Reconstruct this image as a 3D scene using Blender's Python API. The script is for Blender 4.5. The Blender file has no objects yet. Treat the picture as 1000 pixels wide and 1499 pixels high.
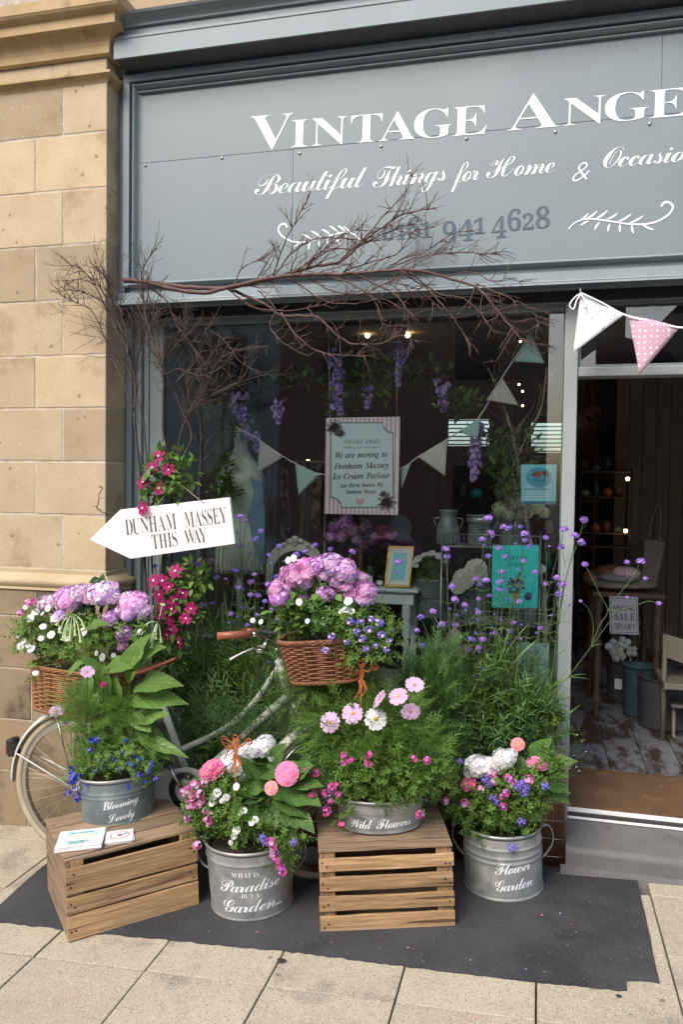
import bpy, math, random
from mathutils import Vector, Matrix, Euler
import numpy as np

# ------------------------------------------------------------------ camera, world, sun
scene = bpy.context.scene
COL = scene.collection
PI = math.pi
F_PX, CX, CY = 1160.0, 500.0, 749.5
CAM = Vector((0.0, -3.78, 1.78))
YAW, PITCH, ROLL = math.radians(14.0), math.radians(-1.9), math.radians(0.75)
FW = Vector((-math.sin(YAW)*math.cos(PITCH), math.cos(YAW)*math.cos(PITCH), math.sin(PITCH)))
R0 = Vector((math.cos(YAW), math.sin(YAW), 0)); U0 = R0.cross(FW)
RT = R0*math.cos(ROLL) + U0*math.sin(ROLL)
UP = -R0*math.sin(ROLL) + U0*math.cos(ROLL)
cam = bpy.data.cameras.new('camera'); cam.sensor_fit = 'HORIZONTAL'; cam.sensor_width = 36.0
cam.lens = 36.0*F_PX/1000.0; cam.clip_start = 0.05; cam.clip_end = 600
cam_o = bpy.data.objects.new('camera', cam); COL.objects.link(cam_o)
m3 = Matrix((RT, UP, -FW)).transposed()
cam_o.matrix_world = Matrix.Translation(CAM) @ m3.to_4x4()
scene.camera = cam_o
cam.dof.use_dof = False

SUN_EL, SUN_AZ = math.radians(44), math.radians(203)   # azimuth from +Y (north), clockwise: behind the camera, to its left
world = bpy.data.worlds.new('World'); scene.world = world; world.use_nodes = True
wn = world.node_tree.nodes; wl = world.node_tree.links
bg = wn['Background']; sky = wn.new('ShaderNodeTexSky'); sky.sky_type = 'NISHITA'; sky.sun_disc = False
sky.sun_elevation = SUN_EL; sky.sun_rotation = SUN_AZ; sky.air_density = 1.0; sky.dust_density = 4.0; sky.ozone_density = 1.0
wl.new(sky.outputs[0], bg.inputs[0]); bg.inputs[1].default_value = 0.15
sun = bpy.data.lights.new('sun', 'SUN'); sun.energy = 1.2; sun.angle = math.radians(34); sun.color = (1.0, 0.965, 0.92)
sun_o = bpy.data.objects.new('sun', sun); COL.objects.link(sun_o)
sd = Vector((math.sin(SUN_AZ)*math.cos(SUN_EL), math.cos(SUN_AZ)*math.cos(SUN_EL), math.sin(SUN_EL)))
sun_o.rotation_euler = sd.to_track_quat('Z', 'Y').to_euler(); sun_o.location = (0, -4, 12)
scene.view_settings.view_transform = 'Standard'; scene.view_settings.look = 'None'
scene.view_settings.gamma = 1.0; scene.view_settings.use_curve_mapping = False
scene.view_settings.exposure = 1.1
scene.render.engine = 'CYCLES'
scene.cycles.max_bounces = 8; scene.cycles.transparent_max_bounces = 24

# ------------------------------------------------------------------ helpers
def ray(px, py): return FW + RT*((px-CX)/F_PX) - UP*((py-CY)/F_PX)
def PY(px, py, Y=0.0):
    d = ray(px, py); return CAM + d*((Y-CAM.y)/d.y)
GA, GB = 0.11, 0.045                                   # the pavement climbs gently to the right
def gz(x): return GA + GB*x
def PG(px, py, dz=0.0):
    d = ray(px, py); t = (GA+dz+GB*CAM.x-CAM.z)/(d.z-GB*d.x); return CAM + d*t
def PZ(px, py, z):
    d = ray(px, py); return CAM + d*((z-CAM.z)/d.z)
def S(px, py, Y): return (PY(px+1, py, Y)-PY(px, py, Y)).length
TILT = -math.atan(GB)
rnd = random.Random(7)
def rv(r, s=1.0): return Vector((r.uniform(-s, s), r.uniform(-s, s), r.uniform(-s, s)))
def ru(r):
    z = r.uniform(-1, 1); a = r.uniform(0, 2*PI); k = math.sqrt(1-z*z)
    return Vector((k*math.cos(a), k*math.sin(a), z))

WLOC = {}
def tag(o, label=None, cat=None, group=None, kind=None):
    if label: o['label'] = label
    if cat: o['category'] = cat
    if group: o['group'] = group
    if kind: o['kind'] = kind
    return o
def thing(name, label, cat, loc=(0,0,0), group=None, rot=None):
    o = bpy.data.objects.new(name, None); o.empty_display_size = 0.05; COL.objects.link(o)
    o.location = loc; WLOC[o.name] = Vector(loc)
    if rot is not None: o.rotation_euler = rot
    return tag(o, label, cat, group)

class MB:
    def __init__(s): s.v = []; s.f = []; s.m = []; s.sm = []; s.cur = 0; s.smooth = False
    def add(s, vs, fs, smooth=None, m=None):
        b = len(s.v); s.v.extend([tuple(p) for p in vs])
        s.f.extend([tuple(i+b for i in f) for f in fs])
        k = len(fs); s.m.extend([s.cur if m is None else m]*k); s.sm.extend([s.smooth if smooth is None else smooth]*k)
        return s
    def box(s, x0, x1, y0, y1, z0, z1):
        return s.add([(x0,y0,z0),(x1,y0,z0),(x1,y1,z0),(x0,y1,z0),(x0,y0,z1),(x1,y0,z1),(x1,y1,z1),(x0,y1,z1)],
              [(0,3,2,1),(4,5,6,7),(0,1,5,4),(1,2,6,5),(2,3,7,6),(3,0,4,7)], False)
    def obox(s, c, ax, ay, az):     # centre and half axes
        c, ax, ay, az = Vector(c), Vector(ax), Vector(ay), Vector(az)
        vs = [c+ax*i+ay*j+az*k for k in (-1,1) for (i,j) in ((-1,-1),(1,-1),(1,1),(-1,1))]
        return s.add(vs, [(0,3,2,1),(4,5,6,7),(0,1,5,4),(1,2,6,5),(2,3,7,6),(3,0,4,7)], False)
    def tube(s, pts, rad, n=6, caps=True, smooth=True):
        pts = [Vector(p) for p in pts]; L = len(pts)
        if L < 2: return s
        if not hasattr(rad, '__len__'): rad = [rad]*L
        elif len(rad) != L: rad = [rad[0]+(rad[1]-rad[0])*i/(L-1) for i in range(L)]
        vs = []; ref = None
        for i, p in enumerate(pts):
            t = (pts[min(i+1, L-1)]-pts[max(i-1, 0)])
            t = t.normalized() if t.length > 1e-9 else Vector((0,0,1))
            if ref is None: ref = t.orthogonal().normalized()
            else:
                ref = ref - t*ref.dot(t); ref = ref.normalized() if ref.length > 1e-6 else t.orthogonal().normalized()
            b = t.cross(ref)
            for k in range(n):
                a = 2*PI*k/n; vs.append(p + ref*(math.cos(a)*rad[i]) + b*(math.sin(a)*rad[i]))
        fs = [(i*n+k, i*n+(k+1)%n, (i+1)*n+(k+1)%n, (i+1)*n+k) for i in range(L-1) for k in range(n)]
        if caps: fs += [tuple(reversed(range(n))), tuple((L-1)*n+k for k in range(n))]
        return s.add(vs, fs, smooth)
    def lathe(s, prof, c=(0,0,0), n=32, sx=1.0, sy=1.0, smooth=True, axis=None):   # prof (r, z)
        c = Vector(c); q = Vector((0,0,1)).rotation_difference(Vector(axis)) if axis is not None else None
        vs = []
        for r, z in prof:
            for k in range(n):
                a = 2*PI*k/n; p = Vector((r*math.cos(a)*sx, r*math.sin(a)*sy, z))
                if q: p = q @ p
                vs.append(c+p)
        fs = [(i*n+k, i*n+(k+1)%n, (i+1)*n+(k+1)%n, (i+1)*n+k) for i in range(len(prof)-1) for k in range(n)]
        return s.add(vs, fs, smooth)
    def disc(s, c, r, n=24, sx=1, sy=1, up=True):
        c = Vector(c); vs = [c+Vector((r*math.cos(2*PI*k/n)*sx, r*math.sin(2*PI*k/n)*sy, 0)) for k in range(n)]
        return s.add(vs, [tuple(range(n)) if up else tuple(reversed(range(n)))], False)
    def prism(s, poly, o, ux, uy, th):  # poly 2d, extruded from the plane o+u*ux+v*uy by thickness vector th
        o, ux, uy, th = Vector(o), Vector(ux), Vector(uy), Vector(th); n = len(poly)
        a = [o+ux*u+uy*v for u, v in poly]; vs = a+[p+th for p in a]
        fs = [tuple(range(n)), tuple(reversed(range(n, 2*n)))] + [(i, i+n, (i+1) % n+n, (i+1) % n) for i in range(n)]
        return s.add(vs, fs, False)
    def sweepx(s, prof, x0, x1):        # closed profile (y, z) swept along X
        n = len(prof); vs = [(x0, y, z) for y, z in prof]+[(x1, y, z) for y, z in prof]
        fs = [(i, (i+1) % n, (i+1) % n+n, i+n) for i in range(n)] + [tuple(reversed(range(n))), tuple(range(n, 2*n))]
        return s.add(vs, fs, False)
    def blob(s, c, r, n=8, m=5, sc=(1,1,1), jit=0, rr=None):
        c = Vector(c); vs = []; 
        for i in range(m+1):
            ph = PI*i/m
            for k in range(n):
                a = 2*PI*k/n; q = r*(1+(rr.uniform(-jit, jit) if rr else 0))
                vs.append(c+Vector((q*math.sin(ph)*math.cos(a)*sc[0], q*math.sin(ph)*math.sin(a)*sc[1], q*math.cos(ph)*sc[2])))
        fs = [(i*n+k, (i+1)*n+k, (i+1)*n+(k+1) % n, i*n+(k+1) % n) for i in range(m) for k in range(n)]
        return s.add(vs, fs, True)
    def leaf(s, p, d, nrm, L, W, droop=0.3, fold=0.15, seg=4, prof=None, wave=0.0, r=None):
        p = Vector(p); d = Vector(d).normalized(); nrm = Vector(nrm); side = d.cross(nrm)
        side = side.normalized() if side.length > 1e-6 else d.orthogonal().normalized()
        up = side.cross(d).normalized()
        prof = prof or [0.12, 0.75, 1.0, 0.62, 0.0] if seg == 4 else (prof or [math.sin(PI*min(0.98, (i/seg))**0.8) for i in range(seg+1)])
        vs = []; cur = Vector(p); dd = d.copy(); step = L/seg
        for i in range(seg+1):
            w = W*0.5*prof[i]; wz = (r.uniform(-wave, wave)*W if r and wave else 0)
            wz2 = (r.uniform(-wave, wave)*W if r and wave else 0)
            vs += [cur-side*w+up*(w*fold*2+wz), cur, cur+side*w+up*(w*fold*2+wz2)]
            dd = (dd + Vector((0,0,-1))*(droop/seg)).normalized(); up = side.cross(dd).normalized()
            cur = cur + dd*step
        fs = []
        for i in range(seg):
            a = i*3; fs += [(a, a+1, a+4, a+3), (a+1, a+2, a+5, a+4)]
        return s.add(vs, fs, True)
    def blade(s, pts, w, nrm=None):     # thin ribbon
        pts = [Vector(p) for p in pts]; L = len(pts); vs = []
        d = (pts[-1]-pts[0]); side = d.cross(nrm if nrm is not None else Vector((0.3, -1, 0.2)))
        side = side.normalized() if side.length > 1e-8 else Vector((1, 0, 0))
        for i, p in enumerate(pts):
            k = w*(1-0.75*i/(L-1)); vs += [p-side*k*0.5, p+side*k*0.5]
        return s.add(vs, [(2*i, 2*i+1, 2*i+3, 2*i+2) for i in range(L-1)], True)
    def mesh(s, name, mats, off=None):
        me = bpy.data.meshes.new(name)
        vs = s.v
        if off is not None: vs = [(a-off[0], b-off[1], c-off[2]) for a, b, c in vs]
        me.from_pydata(vs, [], s.f)
        for m in (mats if isinstance(mats, (list, tuple)) else [mats]): me.materials.append(m)
        me.polygons.foreach_set('material_index', s.m); me.polygons.foreach_set('use_smooth', s.sm); me.update()
        return me
    def build(s, name, mats, parent=None, local=False, bevel=0, **kw):
        off = WLOC.get(parent.name) if (parent is not None and not local) else None
        o = bpy.data.objects.new(name, s.mesh(name, mats, off)); COL.objects.link(o)
        if parent is not None:
            o.parent = parent; WLOC[o.name] = WLOC.get(parent.name, Vector((0,0,0)))
        else: WLOC[o.name] = Vector((0,0,0))
        if bevel:
            b = o.modifiers.new('bevel', 'BEVEL'); b.width = bevel; b.segments = 2; b.limit_method = 'ANGLE'
        tag(o, **kw); return o
def inst(name, me, parent, loc, rot=None, sc=1.0):
    o = bpy.data.objects.new(name, me); COL.objects.link(o); o.parent = parent
    o.location = Vector(loc)-WLOC[parent.name]; o.scale = (sc, sc, sc) if not hasattr(sc, '__len__') else sc
    if rot is not None: o.rotation_euler = rot
    return o
def aim(d, spin=0.0):               # rotation taking +Z to d
    q = Vector((0,0,1)).rotation_difference(Vector(d)); 
    return (q.to_matrix() @ Matrix.Rotation(spin, 3, 'Z')).to_euler()
def copy_thing(o, loc=None, label=None):
    def rec(a, par):
        c = a.copy(); COL.objects.link(c); c.parent = par
        for k in a.children: rec(k, c)
        return c
    c = rec(o, None)
    if loc is not None: c.location = loc
    if label: c['label'] = label
    return c

# ------------------------------------------------------------------ materials
def mat(name, c1, c2=None, sc=6.0, rough=0.6, bump=0.0, bsc=60.0, metal=0.0, stretch=(1,1,1), c3=None, c3amt=0.4, c3sc=3.0,
        spec=0.5, trans=0.0, emit=None, estr=0.0, rand=True, detail=6.0, ramp=(0.35, 0.65), rough2=None, objvar=0.0):
    m = bpy.data.materials.new(name); m.use_nodes = True; nt = m.node_tree; N = nt.nodes; L = nt.links
    b = N['Principled BSDF']; out = N['Material Output']
    b.inputs['Base Color'].default_value = (*c1, 1); b.inputs['Roughness'].default_value = rough
    b.inputs['Metallic'].default_value = metal; b.inputs['Specular IOR Level'].default_value = spec
    tc = N.new('ShaderNodeTexCoord'); vec = tc.outputs['Object']
    oi = None
    if rand:
        oi = N.new('ShaderNodeObjectInfo'); add = N.new('ShaderNodeVectorMath'); add.operation = 'MULTIPLY_ADD'
        cmb = N.new('ShaderNodeCombineXYZ')
        for i in range(3): L.new(oi.outputs['Random'], cmb.inputs[i])
        L.new(cmb.outputs[0], add.inputs[0]); add.inputs[1].default_value = (37, 53, 71); L.new(vec, add.inputs[2]); vec = add.outputs[0]
    mp = N.new('ShaderNodeMapping'); mp.inputs['Scale'].default_value = stretch; L.new(vec, mp.inputs[0]); vec = mp.outputs[0]
    colout = None
    def noise(scale, det=detail):
        n = N.new('ShaderNodeTexNoise'); n.inputs['Scale'].default_value = scale; n.inputs['Detail'].default_value = det
        n.inputs['Roughness'].default_value = 0.62; L.new(vec, n.inputs['Vector']); return n.outputs['Fac']
    if c2 is not None:
        n = noise(sc); r = N.new('ShaderNodeMapRange'); r.inputs[1].default_value = ramp[0]; r.inputs[2].default_value = ramp[1]
        L.new(n, r.inputs[0]); mx = N.new('ShaderNodeMix'); mx.data_type = 'RGBA'
        mx.inputs[6].default_value = (*c1, 1); mx.inputs[7].default_value = (*c2, 1); L.new(r.outputs[0], mx.inputs[0]); colout = mx.outputs[2]
    if c3 is not None:
        n = noise(c3sc, 8.0); r = N.new('ShaderNodeMapRange'); r.inputs[1].default_value = 1-c3amt-0.06; r.inputs[2].default_value = 1-c3amt+0.06
        L.new(n, r.inputs[0]); mx = N.new('ShaderNodeMix'); mx.data_type = 'RGBA'
        if colout: L.new(colout, mx.inputs[6])
        else: mx.inputs[6].default_value = (*c1, 1)
        mx.inputs[7].default_value = (*c3, 1); L.new(r.outputs[0], mx.inputs[0]); colout = mx.outputs[2]
    if objvar:
        if not oi: oi = N.new('ShaderNodeObjectInfo')
        hs = N.new('ShaderNodeHueSaturation'); mr = N.new('ShaderNodeMapRange'); L.new(oi.outputs['Random'], mr.inputs[0])
        mr.inputs[3].default_value = 1-objvar; mr.inputs[4].default_value = 1+objvar; L.new(mr.outputs[0], hs.inputs['Value'])
        if colout: L.new(colout, hs.inputs['Color'])
        else: hs.inputs['Color'].default_value = (*c1, 1)
        colout = hs.outputs[0]
    if colout: L.new(colout, b.inputs['Base Color'])
    if rough2 is not None:
        n = noise(sc*1.7); r = N.new('ShaderNodeMapRange'); r.inputs[3].default_value = rough; r.inputs[4].default_value = rough2
        r.inputs[1].default_value = .35; r.inputs[2].default_value = .65
        L.new(n, r.inputs[0]); L.new(r.outputs[0], b.inputs['Roughness'])
    if bump:
        n = noise(bsc, 4.0); bp = N.new('ShaderNodeBump'); bp.inputs['Strength'].default_value = min(1, bump); bp.inputs['Distance'].default_value = 0.004
        L.new(n, bp.inputs['Height']); L.new(bp.outputs[0], b.inputs['Normal'])
    if trans:
        t = N.new('ShaderNodeBsdfTranslucent'); 
        if colout: L.new(colout, t.inputs[0])
        else: t.inputs[0].default_value = (*c1, 1)
        ms = N.new('ShaderNodeMixShader'); ms.inputs[0].default_value = trans
        L.new(b.outputs[0], ms.inputs[1]); L.new(t.outputs[0], ms.inputs[2]); L.new(ms.outputs[0], out.inputs[0])
    if emit:
        b.inputs['Emission Color'].default_value = (*emit, 1); b.inputs['Emission Strength'].default_value = estr
    m['colout'] = 0
    return m
def speckle(m, col, scale, thr, size=None, mixf=0.8):        # round grains of another colour
    nt = m.node_tree; N = nt.nodes; L = nt.links; b = N['Principled BSDF']
    v = N.new('ShaderNodeTexVoronoi'); v.inputs['Scale'].default_value = scale
    src = [l.from_socket for l in L if l.to_socket == b.inputs['Base Color']]
    mp = [n for n in N if n.type == 'MAPPING'][0]; L.new(mp.outputs[0], v.inputs['Vector'])
    sp = N.new('ShaderNodeSeparateColor'); L.new(v.outputs['Color'], sp.inputs[0])
    g = N.new('ShaderNodeMath'); g.operation = 'GREATER_THAN'; g.inputs[1].default_value = thr; L.new(sp.outputs[0], g.inputs[0])
    g2 = N.new('ShaderNodeMath'); g2.operation = 'LESS_THAN'; g2.inputs[1].default_value = size or 0.45; L.new(v.outputs['Distance'], g2.inputs[0])
    mu = N.new('ShaderNodeMath'); mu.operation = 'MULTIPLY'; L.new(g.outputs[0], mu.inputs[0]); L.new(g2.outputs[0], mu.inputs[1])
    mu2 = N.new('ShaderNodeMath'); mu2.operation = 'MULTIPLY'; mu2.inputs[1].default_value = mixf; L.new(mu.outputs[0], mu2.inputs[0])
    mx = N.new('ShaderNodeMix'); mx.data_type = 'RGBA'; L.new(mu2.outputs[0], mx.inputs[0])
    if src: L.new(src[0], mx.inputs[6])
    else: mx.inputs[6].default_value = b.inputs['Base Color'].default_value
    mx.inputs[7].default_value = (*col, 1); L.new(mx.outputs[2], b.inputs['Base Color'])
    return m
M = {}
M['stone'] = mat('sandstone', (.43,.35,.235), (.36,.287,.187), sc=3.5, rough=.9, bump=.35, bsc=140, c3=(.29,.215,.13), c3amt=.36, c3sc=3.5, objvar=.2, spec=.2)
speckle(M['stone'], (.15,.10,.055), 26, .955, .26, .6); speckle(M['stone'], (.60,.53,.40), 60, .95, .3, .4)
speckle(M['stone'], (.22,.15,.08), 160, .88, .4, .45)
M['plinth'] = mat('weathered_sandstone', (.30,.235,.15), (.215,.165,.105), sc=3, rough=.92, bump=.6, bsc=90, c3=(.09,.075,.055), c3amt=.42, c3sc=4, objvar=.15, spec=.2)
M['stonemould'] = mat('moulded_stone', (.46,.37,.235), (.38,.30,.185), sc=5, rough=.85, bump=.25, bsc=90, spec=.2)
M['capital'] = mat('capital_stone', (.44,.33,.19), (.34,.24,.13), sc=4, rough=.88, bump=.3, bsc=90, c3=(.2,.14,.08), c3amt=.35, c3sc=7, spec=.2)
M['mortar'] = mat('mortar', (.50,.46,.39), (.30,.26,.20), sc=12, rough=.95, bump=.4)
M['paint'] = mat('grey_blue_paint', (.178,.228,.248), (.156,.203,.222), sc=2.5, rough=.5, bump=.06, bsc=35, c3=(.190,.230,.245), c3amt=.42, c3sc=1.5)
M['panel'] = mat('sign_panel_paint', (.155,.196,.212), (.144,.184,.200), sc=1.2, rough=.48, bump=.05, bsc=20, c3=(.166,.206,.221), c3amt=.42, c3sc=.9)
M['paint_post'] = mat('pale_grey_paint', (.27,.30,.305), (.24,.27,.27), sc=4, rough=.45, bump=.08, bsc=60)
M['frame'] = mat('green_grey_paint', (.17,.21,.215), (.14,.175,.18), sc=4, rough=.5, bump=.08)
M['gap'] = mat('gap_shade', (.012,.012,.012), rough=.9)
M['lead'] = mat('lead_flashing', (.4,.45,.5), (.3,.34,.38), sc=10, rough=.35, metal=.6)
M['white'] = mat('white_lettering', (.80,.83,.86), rough=.6)
M['navy'] = mat('dark_slate_lettering', (.045,.085,.12), rough=.6)
M['pave'] = mat('buff_paving', (.44,.385,.295), (.385,.335,.25), sc=4, rough=.92, bump=.5, bsc=190, c3=(.27,.235,.19), c3amt=.38, c3sc=3.2, objvar=.07, spec=.2)
speckle(M['pave'], (.18,.135,.095), 150, .72, .42, .65); speckle(M['pave'], (.62,.56,.46), 180, .74, .42, .7)
M['asphalt'] = mat('asphalt', (.040,.041,.044), (.060,.061,.064), sc=5, rough=.88, bump=.6, bsc=220, c3=(.032,.032,.035), c3amt=.45, c3sc=1.8, spec=.3, rand=False)
speckle(M['asphalt'], (.30,.29,.27), 60, .992, .25, .5); speckle(M['asphalt'], (.22,.22,.21), 150, .985, .35, .75); speckle(M['asphalt'], (.11,.11,.11), 260, .72, .4, .5)
speckle(M['pave'], (.10,.085,.065), 22, .975, .22, .6)
M['bed'] = mat('joint_bed', (.055,.048,.04), rough=1)
M['step'] = mat('concrete_step', (.16,.16,.155), (.115,.115,.112), sc=4, rough=.75, bump=.35, bsc=80, c3=(.075,.075,.072), c3amt=.36, c3sc=5)
M['wood'] = mat('crate_wood', (.53,.335,.165), (.26,.155,.074), sc=5, rough=.72, bump=.8, bsc=20, stretch=(1.0,20,20), c3=(.10,.06,.034), c3amt=.38, c3sc=1.4, objvar=.2, detail=8)
M['wood_top'] = mat('crate_wood_weathered', (.34,.24,.15), (.165,.11,.066), sc=5, rough=.78, bump=.8, bsc=20, stretch=(1.0,20,20), c3=(.06,.038,.025), c3amt=.36, c3sc=2.4, objvar=.18, detail=8)
M['nail'] = mat('rusty_nail', (.03,.02,.015), rough=.7)
M['zinc'] = mat('galvanised_zinc', (.34,.355,.35), (.215,.235,.235), sc=13, rough=.42, rough2=.65, metal=.35, bump=.12, bsc=30, c3=(.44,.44,.41), c3amt=.40, c3sc=8)
M['zinc_blue'] = mat('blue_grey_zinc', (.20,.25,.26), (.135,.18,.19), sc=13, rough=.45, rough2=.65, metal=.3, bump=.12, bsc=30, c3=(.29,.33,.32), c3amt=.38, c3sc=8)
M['zinc_rim'] = mat('zinc_rim', (.42,.43,.41), (.3,.31,.3), sc=15, rough=.45, metal=.6)
M['zinc_in'] = mat('zinc_inside', (.3,.32,.32), (.22,.24,.24), sc=9, rough=.6, metal=.4)
M['soil'] = mat('soil', (.03,.02,.013), (.06,.04,.025), sc=40, rough=1, bump=1, bsc=60)
speckle(M['wood'], (.055,.03,.015), 1.6, .90, .30, .8); speckle(M['wood'], (.56,.42,.27), 3.0, .80, .5, .35); speckle(M['wood_top'], (.05,.03,.018), 1.6, .90, .30, .8)
M['wicker'] = mat('wicker', (.33,.16,.06), (.20,.09,.032), sc=30, rough=.6, bump=.3, objvar=.05)
M['wicker_red'] = mat('reddish_wicker', (.235,.09,.04), (.14,.05,.022), sc=30, rough=.55, bump=.3)
M['reed'] = mat('dark_reed', (.16,.075,.042), (.085,.038,.022), sc=40, rough=.5, stretch=(1,1,.1), c3=(.16,.09,.05), c3amt=.3, c3sc=20)
M['wire'] = mat('wire', (.45,.42,.38), rough=.4, metal=.8)
M['bikew'] = mat('cream_bicycle_paint', (.56,.57,.52), (.50,.51,.46), sc=15, rough=.32, c3=(.25,.2,.14), c3amt=.27, c3sc=30)
M['tyre'] = mat('cream_tyre', (.46,.41,.29), (.38,.33,.22), sc=12, rough=.8, bump=.2)
M['chrome'] = mat('chrome', (.6,.6,.6), rough=.18, metal=1)
M['blackm'] = mat('black_metal', (.02,.02,.02), rough=.4)
M['rubber'] = mat('dark_rubber', (.03,.03,.03), rough=.7)
M['leather'] = mat('tan_leather', (.30,.095,.05), (.24,.07,.035), sc=20, rough=.42, bump=.2)
M['redlens'] = mat('red_lens', (.25,.008,.008), rough=.15)
M['bark'] = mat('twig_bark', (.065,.038,.032), (.035,.022,.019), sc=25, rough=.75, bump=.4, c3=(.15,.11,.09), c3amt=.3, c3sc=40)
M['bark_red'] = mat('red_brown_bark', (.105,.050,.040), (.055,.027,.023), sc=20, rough=.65, bump=.4, c3=(.20,.14,.12), c3amt=.33, c3sc=30)
M['bark_birch'] = mat('silver_birch_bark', (.40,.36,.32), (.16,.12,.10), sc=16, rough=.7, bump=.4, c3=(.05,.04,.035), c3amt=.32, c3sc=25)
M['stem'] = mat('green_stem', (.065,.12,.032), (.05,.09,.025), sc=30, rough=.6, trans=.15)
M['stem_dark'] = mat('dark_green_stem', (.028,.065,.024), (.045,.085,.03), sc=30, rough=.6, trans=.15)
def leafm(name, a, b, sc=9, tr=.35, rough=.5): return mat(name, a, b, sc=sc, rough=rough, trans=tr, spec=.35, objvar=.16)
M['feather'] = leafm('feathery_leaf', (.14,.265,.060), (.20,.34,.075), 7, .4)
M['feather_dark'] = leafm('dark_feathery_leaf', (.065,.145,.048), (.105,.21,.06), 7, .35)
M['leafmid'] = leafm('mid_green_leaf', (.10,.21,.04), (.18,.31,.055), 9)
M['leafdark'] = leafm('dark_green_leaf', (.026,.075,.024), (.05,.115,.03), 9)
M['leafbig'] = leafm('bright_broad_leaf', (.13,.26,.05), (.18,.33,.075), 14, .4, .42)
M['leafzin'] = leafm('zinnia_leaf', (.062,.160,.038), (.10,.22,.05), 12, .35, .42)
M['leaflime'] = leafm('lime_leaf', (.14,.24,.04), (.09,.18,.03), 20, .4)
def veined(m):
    nt = m.node_tree; N = nt.nodes; L = nt.links; b = N['Principled BSDF']; tc = N.new('ShaderNodeTexCoord'); sp = N.new('ShaderNodeSeparateXYZ'); L.new(tc.outputs['Object'], sp.inputs[0])
    def math_(op, a, b_=None, c=None):
        n = N.new('ShaderNodeMath'); n.operation = op
        for i, v in enumerate((a, b_, c)):
            if v is None: continue
            if isinstance(v, (int, float)): n.inputs[i].default_value = v
            else: L.new(v, n.inputs[i])
        return n.outputs[0]
    ax = math_('ABSOLUTE', sp.outputs[0]); t = math_('SUBTRACT', math_('MULTIPLY', sp.outputs[2], 9.0), math_('MULTIPLY', ax, 11.0)); fr = math_('PINGPONG', t, .5)
    side = math_('SUBTRACT', 1.0, math_('SMOOTH_MIN', math_('MULTIPLY', fr, 9.0), 1.0, .2)); mid = math_('SUBTRACT', 1.0, math_('MINIMUM', math_('MULTIPLY', ax, 48.0), 1.0))
    v = math_('MINIMUM', math_('MAXIMUM', math_('MULTIPLY', side, .55), mid), 1.0); v2 = math_('MAXIMUM', v, 0.0)
    src = [l.from_socket for l in L if l.to_socket == b.inputs['Base Color']][0]; col = b.inputs['Base Color']
    mx = N.new('ShaderNodeMix'); mx.data_type = 'RGBA'; L.new(math_('MULTIPLY', v2, .7), mx.inputs[0]); L.new(src, mx.inputs[6]); mx.inputs[7].default_value = (.36,.48,.16,1)
    L.new(mx.outputs[2], col)
    for n in N:
        if n.type == 'BSDF_TRANSLUCENT': L.new(mx.outputs[2], n.inputs[0])
    bp = N.new('ShaderNodeBump'); bp.invert = True; bp.inputs['Strength'].default_value = .6; bp.inputs['Distance'].default_value = .02; L.new(v2, bp.inputs['Height']); L.new(bp.outputs[0], b.inputs['Normal'])
M['leafbig_v'] = leafm('veined_broad_leaf', (.12,.24,.05), (.19,.34,.08), 5, .4, .38); veined(M['leafbig_v'])
M['leafzin_v'] = leafm('veined_zinnia_leaf', (.060,.155,.038), (.115,.24,.052), 5, .35, .38); veined(M['leafzin_v'])
def pet(name, a, b=None, sc=60, tr=.35, var=.12): return mat(name, a, b or tuple(x*.75 for x in a), sc=sc, rough=.6, trans=tr, spec=.25, objvar=var)
M['p_verb'] = pet('violet_petal', (.32,.22,.72), (.20,.12,.55))
M['p_verb2'] = pet('pinkish_violet_petal', (.50,.28,.68), (.33,.16,.55))
M['p_mag'] = pet('magenta_petal', (.45,.018,.16), (.30,.01,.10))
M['p_hot'] = pet('hot_pink_petal', (.75,.13,.42), (.60,.08,.32))
M['p_zin'] = pet('zinnia_pink_petal', (.85,.16,.34), (.95,.36,.46), sc=90)
M['p_sal'] = pet('salmon_petal', (.88,.34,.30), (.85,.48,.42), sc=90)
M['p_lil'] = pet('lilac_petal', (.66,.42,.74), (.76,.56,.80), sc=40)
M['p_hyd'] = pet('hydrangea_pink_petal', (.72,.40,.66), (.80,.55,.72), sc=40)
M['p_hydb'] = pet('hydrangea_blue_petal', (.45,.44,.82), (.70,.48,.78), sc=40)
M['p_ger'] = pet('geranium_pink_petal', (.74,.25,.58), (.80,.38,.66), sc=40)
M['p_pur'] = pet('purple_petal', (.52,.17,.62), (.62,.28,.68), sc=40)
M['p_white'] = pet('white_petal', (.84,.84,.84), (.74,.76,.78), sc=40, var=.04)
M['p_cream'] = pet('cream_petal', (.74,.72,.58), (.60,.58,.42), sc=30)
M['p_blue'] = pet('lobelia_blue_petal', (.03,.08,.72), (.02,.045,.5), sc=40)
M['p_blue2'] = pet('blue_violet_petal', (.15,.15,.62), (.25,.2,.68), sc=40)
M['p_cos'] = pet('pale_cosmos_petal', (.66,.42,.66), (.74,.54,.74), sc=50)
M['p_greenw'] = pet('lime_white_petal', (.62,.72,.48), (.42,.55,.26), sc=40)
M['p_yel'] = mat('yellow_centre', (.75,.45,.03), (.5,.28,.02), sc=200, rough=.8)
M['p_tan'] = mat('tan_centre', (.35,.18,.06), rough=.8)
M['rust'] = mat('rusted_steel', (.42,.12,.025), (.25,.065,.018), sc=25, rough=.85, bump=.4)
M['signwood'] = mat('white_painted_board', (.80,.77,.76), (.72,.69,.67), sc=3, rough=.6, bump=.25, bsc=40, stretch=(1,1,5), c3=(.46,.42,.38), c3amt=.27, c3sc=3, rand=False)
M['letter'] = mat('charcoal_lettering', (.05,.055,.06), (.12,.12,.12), sc=60, rough=.7)
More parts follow.
